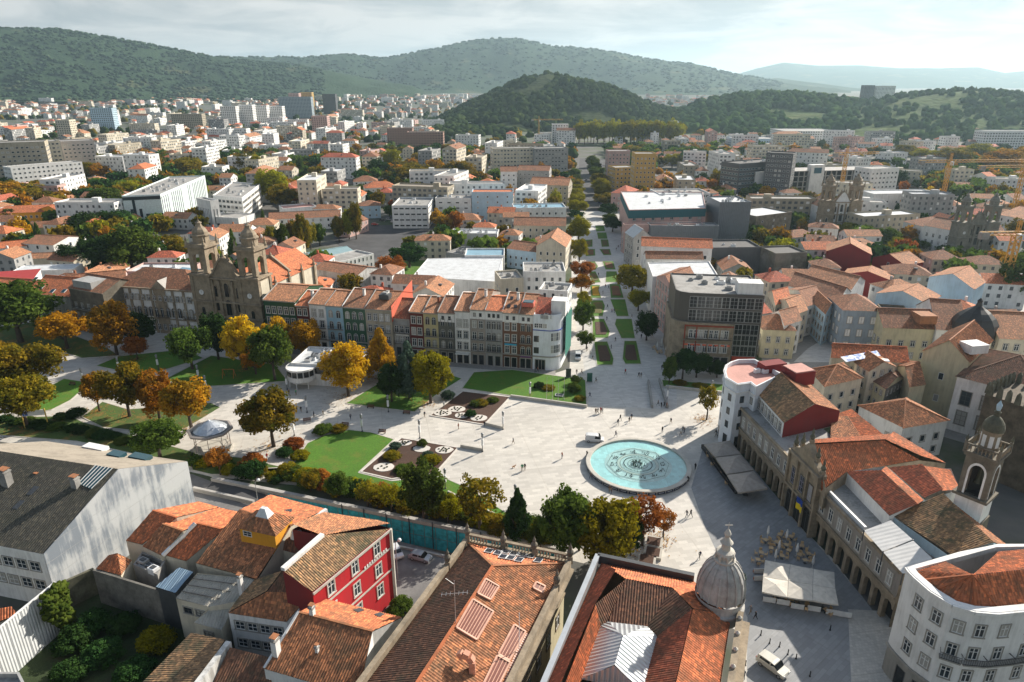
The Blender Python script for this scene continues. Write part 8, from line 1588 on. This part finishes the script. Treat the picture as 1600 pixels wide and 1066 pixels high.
# ================================================================ vehicles
def car(px,py,rz,label,kind='hatch',paint=(.6,.6,.6),name='parked_car',cat='car'):
    P=M('car_paint_%d_%d_%d'%tuple(int(c*100) for c in paint),flat,paint,.25,.2,.03); p=G(px,py); root=thing(name,(p.x,p.y,0),label,cat,'parked vehicles',rz)
    prof={'hatch':([(-2.0,.35),(-2.05,.75),(-1.95,.95),(-1.6,1.0),(-1.45,1.05),(1.0,.95),(1.85,.78),(2.0,.55),(1.98,.3)],[(-1.85,1.0),(-1.45,1.42),(.0,1.48),(.4,1.42),(1.15,.93)],1.7,1.3),'van':([(-2.2,.4),(-2.22,1.1),(-2.15,1.15),(.9,1.15),(1.25,1.05),(2.1,.9),(2.2,.6),(2.18,.35)],[(-2.18,1.1),(-2.1,1.85),(-1.7,1.95),(.3,1.92),(.8,1.8),(1.5,1.0)],1.82,1.45),'suv':([(-2.3,.5),(-2.32,1.0),(-2.25,1.1),(1.0,1.1),(2.1,1.0),(2.25,.75),(2.2,.45)],[(-2.2,1.08),(-2.05,1.75),(-1.6,1.82),(.1,1.82),(.5,1.75),(1.15,1.08)],1.86,1.5)}[kind]
    body,cabp,wd,wb=prof; m=MB(); h=wd/2
    def ext(pts,h0,h1,mat,mm):
        L=[(x,-(h0 if i in(0,len(pts)-1) else h1),z) for i,(x,z) in enumerate(pts)]; Rg=[(x,-y,z) for x,y,z in L]
        mm.poly(L,mat,smooth=False); mm.poly(Rg[::-1],mat)
        for i in range(len(pts)): j=(i+1)%len(pts); mm.poly([L[i],Rg[i],Rg[j],L[j]],mat)
    ext(body,h*.97,h,P,m); ext(cabp,h*.98,h*.84,P,m); obj('body',m.data('body'),root)
    def pane(n,pts): q=MB(); q.poly(pts,GLASSD); obj(n,q.data(n),root)
    (x0,z0),(x1,z1)=cabp[-2],cabp[-1]; f=lambda a,b,t:a+(b-a)*t
    pane('windscreen',[(f(x0,x1,t)+.03,s*h*(.80 if t<.5 else .90),f(z0,z1,t)+.03) for s,t in ((-1,.1),(1,.1),(1,.92),(-1,.92))])
    (x0,z0),(x1,z1)=cabp[1],cabp[0]; pane('rear_window',[(f(x0,x1,t)-.03,s*h*(.80 if t<.5 else .88),f(z0,z1,t)+.03) for s,t in ((-1,.12),(1,.12),(1,.8),(-1,.8))])
    zt=cabp[2][1]-.10; zb=cabp[0][1]+.06
    for s in (-1,1):
        xs=[(cabp[1][0]+.25,-.15),(-.05,cabp[-2][0]+.35)] if kind!='van' else [(.0,cabp[-2][0]+.35)]
        for a,b in xs:
            pane('side_window',[(a,s*h*.96,zb),(b+.25 if b>.2 else b,s*h*.96,zb),(b,s*h*.865,zt),(a+.12,s*h*.865,zt)])
        q=MB(); q.box((body[-2][0]-.06,s*h*.7,body[-2][1]+.1),(.12,.36,.16),FRAMEW); obj('headlight',q.data('headlight'),root)
        q=MB(); q.box((body[1][0]+.02,s*h*.82,body[1][1]+.05),(.1,.2,.24),M('tail_red',flat,(.3,.01,.01),.3)); obj('tail_light',q.data('tail_light'),root)
        for x in (-wb*.98,wb*.95):
            q=MB(); q.lathe([(.22,-.1),(.32,-.1),(.34,-.06),(.34,.06),(.32,.1),(.22,.1)],IRON,16); me=q.data('wheel'); wo=obj('wheel',me,root,(x,s*(h-.1),.34)); wo.rotation_euler=(math.pi/2,0,0)
            q=MB(); q.lathe([(.0,-.07),(.22,-.09),(.22,.09),(0,.07)],STEEL,12); obj('rim',q.data('rim'),wo)
    return root
car(929,690,R(-8),'white delivery van parked beside the fountain','van',(.7,.7,.7),'delivery_van','van'); car(903,560,R(-95),'white van at the rounded corner house','van',(.65,.65,.65),'delivery_van','van'); car(1207,1046,R(-52),'cream off-roader parked on the square','suv',(.66,.63,.55),'off_roader','car'); car(657,874,R(-20),'silver hatchback parked below the ramp wall','hatch',(.42,.45,.48)); car(619,866,R(-62),'white car beside the red house','hatch',(.68,.69,.7))
for i,(x,y,c) in enumerate([(608,344,(.5,.5,.52)),(616,348,(.7,.7,.7)),(598,346,(.1,.1,.11)),(586,352,(.4,.05,.05)),(912,320,(.1,.1,.12)),(930,300,(.6,.6,.6)),(916,282,(.3,.3,.32)),(925,268,(.7,.7,.7)),(936,318,(.05,.06,.1))]): car(x,y,R(85) if x>800 else R(-10),f"{['grey','white','black','red','black','pale','dark grey','white','navy'][i]} car {'on the upper avenue' if x>800 else 'in the tarmac car lot'}",'hatch',c)
# ================================================================ street furniture
def make_lamp():
    m=MB(); m.lathe([(.22,0),(.22,.25),(.12,.35),(.09,.6),(.075,3.6),(.11,3.7)],DMET,10); a=m.data('post'); m=MB(); m.box((0,0,2.5),(.42,.42,1.7),WMET); b=m.data('banner'); m=MB(); m.lathe([(.12,3.7),(.26,3.9),(.28,4.6),(.34,4.65),(.3,4.8),(.05,5.0),(.0,5.0)],M('lamp_grey',flat,(.22,.23,.24),.4),10); c=m.data('lantern'); return a,b,c
LP_=make_lamp()
for x,y,w in [(786,671,'at the short wall by the ribbon bed'),(754,706,'at the short wall by the disc bed'),(656,685,'above the disc flower bed'),(696,764,'below the disc flower bed'),(566,675,'above the big lawn'),(607,644,'on the shaded lawn edge'),(449,609,'before the cafe pavilion'),(480,645,'between the people by the cafe'),(460,681,'beside the lone tree'),(828,623,'on the corner lawn edge'),(131,600,'on the small sunlit lawn'),(187,582,'on the shaded grass'),(248,578,'on the shaded convent grass'),(311,595,'near the playground'),(805,790,'behind the lower park trees'),(794,572,'before the brown houses'),(1042,628,'beside the ramp walls'),(1110,620,'before the rounded block'),(323,612,'on the park walk')]:
    p=G(x,y); o=thing('lamp_post',p,f'grey lamp post with white banner {w}','lamp post','lamp posts of the square',rz=R(-12)); obj('post',LP_[0],o); obj('banner',LP_[1],o); obj('lantern',LP_[2],o)
def street_lamp(x,y,h,label,arm=1.2,rz=0):
    p=G(x,y); o=thing('street_lamp',p,label,'street lamp',rz=rz); m=MB(); m.tube((0,0,0),(0,0,h-.6),.1,.06,STEEL,8); m.tube((0,0,h-.6),(arm*.5,0,h-.05),.06,.05,STEEL,8); obj('pole',m.data('pole'),o); m=MB(); m.lathe([(0,h+.3),(.28,h+.15),(.34,h-.1),(.2,h-.3),(0,h-.35)],WMET,12,(arm*.6,0,0)); obj('lamp_head',m.data('lamp_head'),o)
street_lamp(622,908,8.5,'street lamp with round head beside the red house'); street_lamp(405,797,7,'street lamp above the ramp divider'); street_lamp(100,500,9,'curved street lamp before the grey house')
def bench(x,y,rz,w):
    p=G(x,y); o=thing('park_bench',p,f'wooden park bench {w}','bench','park benches',rz=rz); WD=M('bench_wood',flat,(.16,.07,.04),.7); m=MB()
    for k in range(4): s=MB(); s.box((0,-.2+k*.14,.45),(1.9,.11,.05),WD); obj('slat',s.data('slat'),o)
    for k in range(3): s=MB(); s.box((0,.30+k*.03,.6+k*.14),(1.9,.04,.11),WD); obj('slat',s.data('slat'),o)
    for sx in (-.8,.8): s=MB(); s.box((sx,.02,.22),(.08,.5,.44),IRON); s.bar((sx,.26,.4),(sx,.4,.98),.06,.06,IRON); obj('leg',s.data('leg'),o)
for x,y,rz,w in [(480,659,.3,'near the lone tree'),(539,666,-.2,'at the top of the big lawn'),(597,677,-.2,'beside the disc flower bed'),(579,638,-.2,'in the shade above the big lawn'),(635,647,-.2,'at the tip of the shaded lawn'),(113,602,-.2,'by the small sunlit lawn')]: bench(x,y,rz,w)
for i,(x,y) in enumerate([(1021,850),(1020,866),(1010,878),(1060,862)][:3]):
    p=G(x,y); o=thing('stone_planter',p,f'square stone tree planter near the dark tree, {ORD[i]} from the fountain','planter','stone planters',rz=-.3); m=MB(); m.box((0,0,.3),(3.2,3.2,.6),LSTONE); obj('box',m.data('box'),o); m=MB(); m.box((0,0,.62),(2.4,2.4,.06),SOIL); obj('soil',m.data('soil'),o)
# bandstand
def bandstand():
    c=G(334,703); o=thing('bandstand',c,'octagonal bandstand with a pale metal roof in the park','bandstand',rz=.2); m=MB(); m.lathe([(4.3,0),(4.3,1.2),(0,1.2)],LSTONE,8,smooth=False); obj('platform',m.data('platform'),o)
    for k in range(8): a=2*math.pi*k/8; s=MB(); s.tube((3.9*math.cos(a),3.9*math.sin(a),1.2),(3.9*math.cos(a),3.9*math.sin(a),5.2),.09,.07,M('pinkish_iron',flat,(.42,.34,.30),.6),8); obj('column',s.data('column'),o)
    m=MB(); 
    for z in (2.2,1.5): 
        for k in range(8): a,b=2*math.pi*k/8,2*math.pi*(k+1)/8; m.bar((3.9*math.cos(a),3.9*math.sin(a),z),(3.9*math.cos(b),3.9*math.sin(b),z),.06,.06,M('pinkish_iron',flat,(.42,.34,.30),.6))
    obj('railing',m.data('railing'),o); m=MB(); m.lathe([(5.0,5.1),(5.0,5.5),(4.5,5.6)],M('lattice_fascia',flat,(.25,.22,.2),.7),8,smooth=False); obj('fascia',m.data('fascia'),o)
    m=MB(); m.lathe([(3.7,5.6),(2.5,6.5),(1.2,7.2),(.3,7.6),(0,7.9)],M('bandstand_zinc',flat,(.50,.53,.56),.35,.6),16,smooth=False); m.lathe([(4.6,5.58),(3.7,5.6)],DMET,8,smooth=False); obj('roof',m.data('roof'),o)
bandstand()
# cafe pavilion
cf=K('cafe_pavilion','low white cafe pavilion with a rounded glazed bay','(452,566)' and (454,567),(556,572),6.6,13,None,'flat',WHITE,WROOF,wins=None,units=14,par=.5)
cf.win(0,[3.6],7,'plain',2.2,1.9,4.5,m1=.5,fr=FRAMED,su=None,gl=GLASSD)
c=cf.cs[0]+(cf.cs[1]-cf.cs[0])*.16; m=MB(); m.lathe([(0,5.9),(4.2,5.9),(4.2,5.4),(3.9,5.4),(3.9,3.2)],WHITE,24,(c.x,c.y,0)); m.lathe([(3.9,3.5),(4.0,3.5),(4.0,2.2),(3.6,2.0),(0,2.0)],WHITE,24,(c.x,c.y,0)); m.build('rounded_bay',cf.root)
for k in range(7): a=math.pi*1.02+k*.42; m=MB(); m.box((c.x+3.93*math.cos(a),c.y+3.93*math.sin(a),4.45),(.06,1.35,1.6),GLASSD,a); m.build('bay_window',cf.root)
for a in (3.6,4.5,5.4): m=MB(); m.tube((c.x+3.6*math.cos(a),c.y+3.6*math.sin(a),0),(c.x+3.6*math.cos(a),c.y+3.6*math.sin(a),2.1),.14,.14,WHITE,8); m.build('column',cf.root)
# cloth parasols
def parasol(corners,z,apex,m,label,group,name='square_parasol',flap=.35):
    P=[W(x,y,z) for x,y in corners]; c=sum(P,Vector())/4; top=Vector((c.x,c.y,z+apex)); o=thing(name,(c.x,c.y,0),label,'parasol',group); q=MB()
    for i in range(4):
        a,b=c+(P[i]-c)*.985,c+(P[(i+1)%4]-c)*.985; mid=(a+b)/2+Vector((0,0,-.06)); q.poly([a,mid,top],m); q.poly([mid,b,top],m); q.poly([a,mid,mid-Vector((0,0,flap)),a-Vector((0,0,flap))],m); q.poly([mid,b,b-Vector((0,0,flap)),mid-Vector((0,0,flap))],m)
    q.build('canopy',o); q=MB(); q.tube((c.x,c.y,0),(c.x,c.y,z+apex),.06,.05,DMET,8); q.build('pole',o); q=MB(); q.box((c.x,c.y,.1),(1,1,.2),DMET); q.build('base',o)
    for i in range(4): q=MB(); q.bar(c+Vector((0,0,apex*.55)),c+(P[i]-c)*.93+Vector((0,0,-.02)),.04,.04,DMET); q.build('rib',o)
TAU=M('taupe_canvas',flat,(.36,.315,.27),.85); CRM=M('cream_canvas',flat,(.56,.52,.45),.85)
for i,cn_ in enumerate([[(1100,694),(1141,688),(1158,709),(1118,714)],[(1118,715),(1158,710),(1178,734),(1136,741)],[(1136,742),(1178,736),(1200,763),(1154,770)]]): parasol(cn_,3.2,1.3,TAU,f'big square taupe parasol by the arcade, {ORD[i]} from the rounded block','taupe parasols')
gr=[[(395,510),(510,530),(615,550),(710,565)],[(385,585),(500,605),(612,622),(715,640)],[(380,655),(497,680),(612,695),(730,715)]]; gr=[off((1060,700),2.913,r_) for r_ in gr]
for i in range(2):
    for j in range(3): parasol([gr[i+1][j],gr[i+1][j+1],gr[i][j+1],gr[i][j]],3.0,.45,CRM,f"cream square parasol, {['far','near'][i]} row, {ORD[j]} from the dome",'cream parasols',flap=.25)
def closed_parasol(x,y,lab):
    p=W(x,y,1.4); o=thing('closed_parasol',(p.x,p.y,0),lab,'parasol','closed white parasols'); m=MB(); m.lathe([(.03,0),(.03,1.0),(.16,1.1),(.26,1.5),(.2,2.3),(.06,2.9),(.0,3.0)],FRAMEW,8); obj('folded_canopy',m.data('folded_canopy'),o); m=MB(); m.box((0,0,.06),(.8,.8,.12),CONC); obj('base',m.data('base'),o)
for i,(x,y) in enumerate(off((1060,700),2.913,[(408,385),(493,402),(540,465),(458,452),(613,522),(443,492)])): closed_parasol(x,y,'slim closed white parasol among the cafe tables')
for i,(x,y) in enumerate([(1027,541),(1041,546),(1034,536)]): closed_parasol(x,y,'closed white parasol at the foot of the avenue')
TANW=M('tan_rattan',flat,(.55,.38,.21),.8)
def cafe_set():
    m=MB(); m.box((0,0,.74),(.8,.8,.04),TANW); a=m.data('table_top'); m=MB(); m.tube((0,0,0),(0,0,.73),.04,.04,DMET,6); m.box((0,0,.02),(.5,.5,.04),DMET); b=m.data('pedestal')
    m=MB(); m.box((0,0,.45),(.5,.5,.06),TANW); c=m.data('seat'); m=MB(); m.box((0,.24,.72),(.5,.05,.5),TANW); d=m.data('backrest'); m=MB(); m.bar((0,0,0),(0,0,.44),.04,.04,TANW); e=m.data('leg'); return a,b,c,d,e
CS=cafe_set(); ct=off((1060,700),2.913,[(395,432),(460,407),(510,417),(445,442),(420,470),(490,455),(375,490),(360,522),(500,480),(560,460),(590,495),(548,500),(470,505),(575,525)])
tb=[(x,y,'beside the closed parasols') for x,y in ct]+[(1118,728,'under the taupe parasols'),(1128,742,'under the taupe parasols'),(1140,757,'under the taupe parasols'),(1110,714,'under the taupe parasols'),(1214,935,'before the cream parasols'),(1236,942,'before the cream parasols'),(1260,950,'before the cream parasols'),(1290,958,'before the cream parasols'),(1030,552,'at the foot of the avenue'),(1044,556,'at the foot of the avenue'),(1020,546,'at the foot of the avenue')]
for x,y,w in tb:
    p=G(x,y); rz=rp.uniform(0,1.5); o=thing('cafe_table',p,f'small square tan cafe table {w}','table','cafe tables',rz); obj('table_top',CS[0],o); obj('pedestal',CS[1],o)
    for k in range(4):
        if rp.random()<.25: continue
        a=rz+k*math.pi/2; q=p+Vector((math.sin(a)*.85,-math.cos(a)*.85,0)); ch_=thing('cafe_chair',q,f'tan cafe chair at a table {w}','chair','cafe chairs',a+math.pi); obj('seat',CS[2],ch_); obj('backrest',CS[3],ch_)
        for lx,ly in ((-.2,-.2),(.2,-.2),(.2,.2),(-.2,.2)): obj('leg',CS[4],ch_,(lx,ly,0))
for i,(x,y) in enumerate(off((1060,700),2.913,[(412,705),(475,716),(540,735),(615,745),(700,762),(755,772),(368,572),(370,606)])):
    p=G(x,y); o=thing('terrace_screen',p,'white terrace screen around the cream parasols','screen','terrace screens',rz=R(-14) if i<6 else 0.); m=MB(); m.box((0,0,.6),(2.0,.08,1.0),FRAMEW); obj('panel',m.data('panel'),o); m=MB(); m.box((0,.3,.2),(1.9,.5,.4),M('orange_planter',flat,(.3,.09,.02),.7)); obj('planter',m.data('planter'),o)
for i,(x0,y0,x1,y1) in enumerate([(1097,700,1113,722),(1113,722,1130,745),(1130,745,1150,772)]):
    p,q=G(x0,y0),G(x1,y1); m=MB(); m.bar((p.x,p.y,.5),(q.x,q.y,.5),.5,1.0,IRON); o=m.build('planter_box',label=f'dark planter edging the taupe parasol terrace, {ORD[i]} from the rounded block',cat='planter',group='dark planters')
# parking sign over the ramp at the left, notice boards, flagpoles
c=G(58,668); o=thing('parking_sign',c,'white parking sign on yellow posts at the left','sign',rz=R(12)); 
for sx in (-2.6,2.6): m=MB(); m.bar((sx,0,0),(sx,0,5),.22,.22,M('yellow_post',flat,(.55,.38,.08),.6)); obj('post',m.data('post'),o)
m=MB(); m.box((0,0,4.0),(5.0,.2,1.4),FRAMEW); bo=obj('board',m.data('board'),o); m=MB(); m.box((-1.8,-.13,4.0),(1.1,.04,1.1),M('sign_blue',flat,(.02,.10,.40),.5)); obj('blue_square',m.data('blue_square'),bo); m=MB(); m.bar((-1.95,-.17,3.65),(-1.95,-.17,4.4),.12,.02,FRAMEW); m.bar((-1.95,-.17,4.36),(-1.62,-.17,4.36),.02,.12,FRAMEW); m.bar((-1.95,-.17,4.02),(-1.62,-.17,4.02),.02,.12,FRAMEW); m.bar((-1.62,-.17,4.0),(-1.62,-.17,4.4),.12,.02,FRAMEW); obj('letter',m.data('letter'),bo)
for i,(x,y,cl_) in enumerate([(888,590,DMET),(921,597,M('green_kiosk',flat,(.02,.10,.07),.5))]): p=G(x,y); o=thing('notice_board',p,['dark upright notice board by the corner lawn','dark green upright notice board by the avenue'][i],'notice board'); m=MB(); m.box((0,0,1.5),(1.5,.3,2.6),cl_); obj('board',m.data('board'),o); m=MB(); m.box((0,0,.1),(1.7,.5,.2),CONC); obj('base',m.data('base'),o)
for i,x in enumerate((854,863,872,881)): p=G(x,626-i*.5); o=thing('flagpole',p,'thin bare flagpole on the corner lawn','flagpole','bare flagpoles'); m=MB(); m.tube((0,0,0),(0,0,7),.06,.03,STEEL,6); obj('pole',m.data('pole'),o); m=MB(); m.lathe([(.2,0),(.2,.2),(0,.25)],CONC,8); obj('foot',m.data('foot'),o)
p=G(874,619); o=thing('slanted_board',p,'dark slanted plaque on the corner lawn','plaque',rz=-.2); m=MB(); m.box((0,0,.35),(2.2,1.6,.1),FRAMEW); obj('frame',m.data('frame'),o); m=MB(); m.box((0,0,.42),(1.9,1.3,.05),SOL); obj('plate',m.data('plate'),o); m=MB(); m.box((0,0,.15),(1.2,.8,.3),CONC); obj('plinth',m.data('plinth'),o)
for i,(x,y) in enumerate(off((1060,700),2.913,[(375,852),(415,890),(460,905),(498,940),(535,960),(598,1040),(690,830),(305,990)])):
    p=G(x,y); o=thing('bollard',p,'slim dark bollard near the parked off-roader','bollard','bollards'); m=MB(); m.lathe([(.09,0),(.08,.8),(.1,.85),(.06,.98),(0,1.0)],IRON,8); obj('shaft',m.data('shaft'),o); m=MB(); m.lathe([(.16,0),(.16,.06),(.09,.08)],IRON,8); obj('foot',m.data('foot'),o)
# playground frame under the trees
p=G(358,590); o=thing('swing_frame',p,'orange swing frame in the shaded playground','swing'); OR_=M('orange_steel',flat,(.55,.16,.03),.5)
for sx in (-1.6,1.6): m=MB(); m.bar((sx,-.9,0),(sx,0,2.6),.1,.1,OR_); m.bar((sx,.9,0),(sx,0,2.6),.1,.1,OR_); obj('leg',m.data('leg'),o)
m=MB(); m.bar((-1.6,0,2.6),(1.6,0,2.6),.1,.1,OR_); obj('beam',m.data('beam'),o)
for sx in (-.6,.6): m=MB(); m.bar((sx,0,.5),(sx,0,2.6),.03,.03,IRON); m.box((sx,0,.5),(.5,.2,.05),IRON); obj('seat',m.data('seat'),o)
# ================================================================ tower cranes
YEL=M('crane_yellow',flat,(.60,.32,.05),.5)
def lattice(p,q,w,m,mat=YEL,step=2.2):
    p,q=Vector(p),Vector(q); d=(q-p); L=d.length; d.normalize(); u=Vector((0,0,1)) if abs(d.z)<.9 else Vector((0,1,0)); x=d.cross(u).normalized()*w/2; y=x.cross(d).normalized()*w/2; n=max(2,int(L/step)); C4=[x+y,x-y,-x-y,-x+y]
    for c in C4: m.bar(p+c,q+c,w*.15,w*.15,mat)
    for k in range(n):
        a,b=p+d*L*k/n,p+d*L*(k+1)/n
        for i in range(4): m.bar(a+C4[i],b+C4[(i+1)%4],w*.10,w*.10,mat)
def crane(bx,by,D,ztop,jdir,jl,cj,label,zb=None,w=1.8):
    a=ray(bx,by); x,y=a[0]/a[1]*D,D; zt=ztop; o=thing('tower_crane',(x,y,0),label,'crane','yellow tower cranes'); m=MB(); lattice((x,y,0),(x,y,zt),w,m); m.build('mast',o); jd=Vector((math.cos(jdir),math.sin(jdir),0)); P=Vector((x,y,zt+.8)); m=MB(); lattice(P,P+jd*jl,1.3,m); m.build('jib',o); m=MB(); lattice(P,P-jd*cj,1.3,m); m.build('counter_jib',o); m=MB(); lattice(P,P+Vector((0,0,5)),1.0,m); m.build('apex',o); c=P-jd*cj*.9; m=MB(); m.box((c.x,c.y,c.z-.8),(3,2,2.4),CONC,jdir); m.build('counterweight',o); m=MB(); m.box((P.x+1.2,P.y,P.z-1.4),(1.6,1.6,2.2),WMET,jdir); m.build('cab',o); m=MB(); m.bar(P+Vector((0,0,5)),P+jd*jl*.7+Vector((0,0,.6)),.1,.1,IRON); m.bar(P+Vector((0,0,5)),P-jd*cj*.9+Vector((0,0,.6)),.1,.1,IRON); m.build('tie_rod',o)
def zfor(px,py,D): a=ray(px,py); return HC+a[2]/a[1]*D
crane(1315,290,480,zfor(1318,242,480),.25,26,10,'short yellow crane above the parking deck'); crane(1468,330,430,zfor(1473,254,430),.06,48,20,'yellow crane with a long jib left of the granite church'); crane(1583,330,420,zfor(1586,262,420),.1,40,30,'yellow crane near the right edge behind the church'); crane(1562,470,250,zfor(1574,368,250),.05,26,14,'nearest yellow crane, low beside the granite church',w=2.2); crane(842,200,1000,zfor(842,188,1000),.1,34,10,'tiny crane at the foot of the wooded hill')
# ================================================================ air
def haze():
    m=bpy.data.materials.new('haze'); m.use_nodes=True; t=m.node_tree; t.nodes.clear(); o=t.nodes.new('ShaderNodeOutputMaterial'); v=t.nodes.new('ShaderNodeVolumePrincipled'); v.inputs['Color'].default_value=(.62,.86,1.0,1); v.inputs['Density'].default_value=HAZE; v.inputs['Anisotropy'].default_value=.4; t.links.new(v.outputs[0],o.inputs['Volume'])
    mb=MB(); mb.box((0,6000,310),(40000,42000,660),m); h=mb.build('haze',kind='stuff',label='thin pale haze over the town')
HAZE=0.7e-4
haze()
# ---------------------------------------------------------------- finish: labels that single things out
def finish():
    groups={}
    for o in scn.objects:
        if o.parent is None and o.get('category') and o.get('label'): groups.setdefault(o['label'],[]).append(o)
    for l,os_ in groups.items():
        if len(os_)<2: continue
        os_.sort(key=lambda o:PROJ(o.location)[0])
        for i,o in enumerate(os_):
            if i<len(ORD): o['label']=f'{l}, {ORD[i]} from left'
            o['group']=o.get('group') or l
finish()
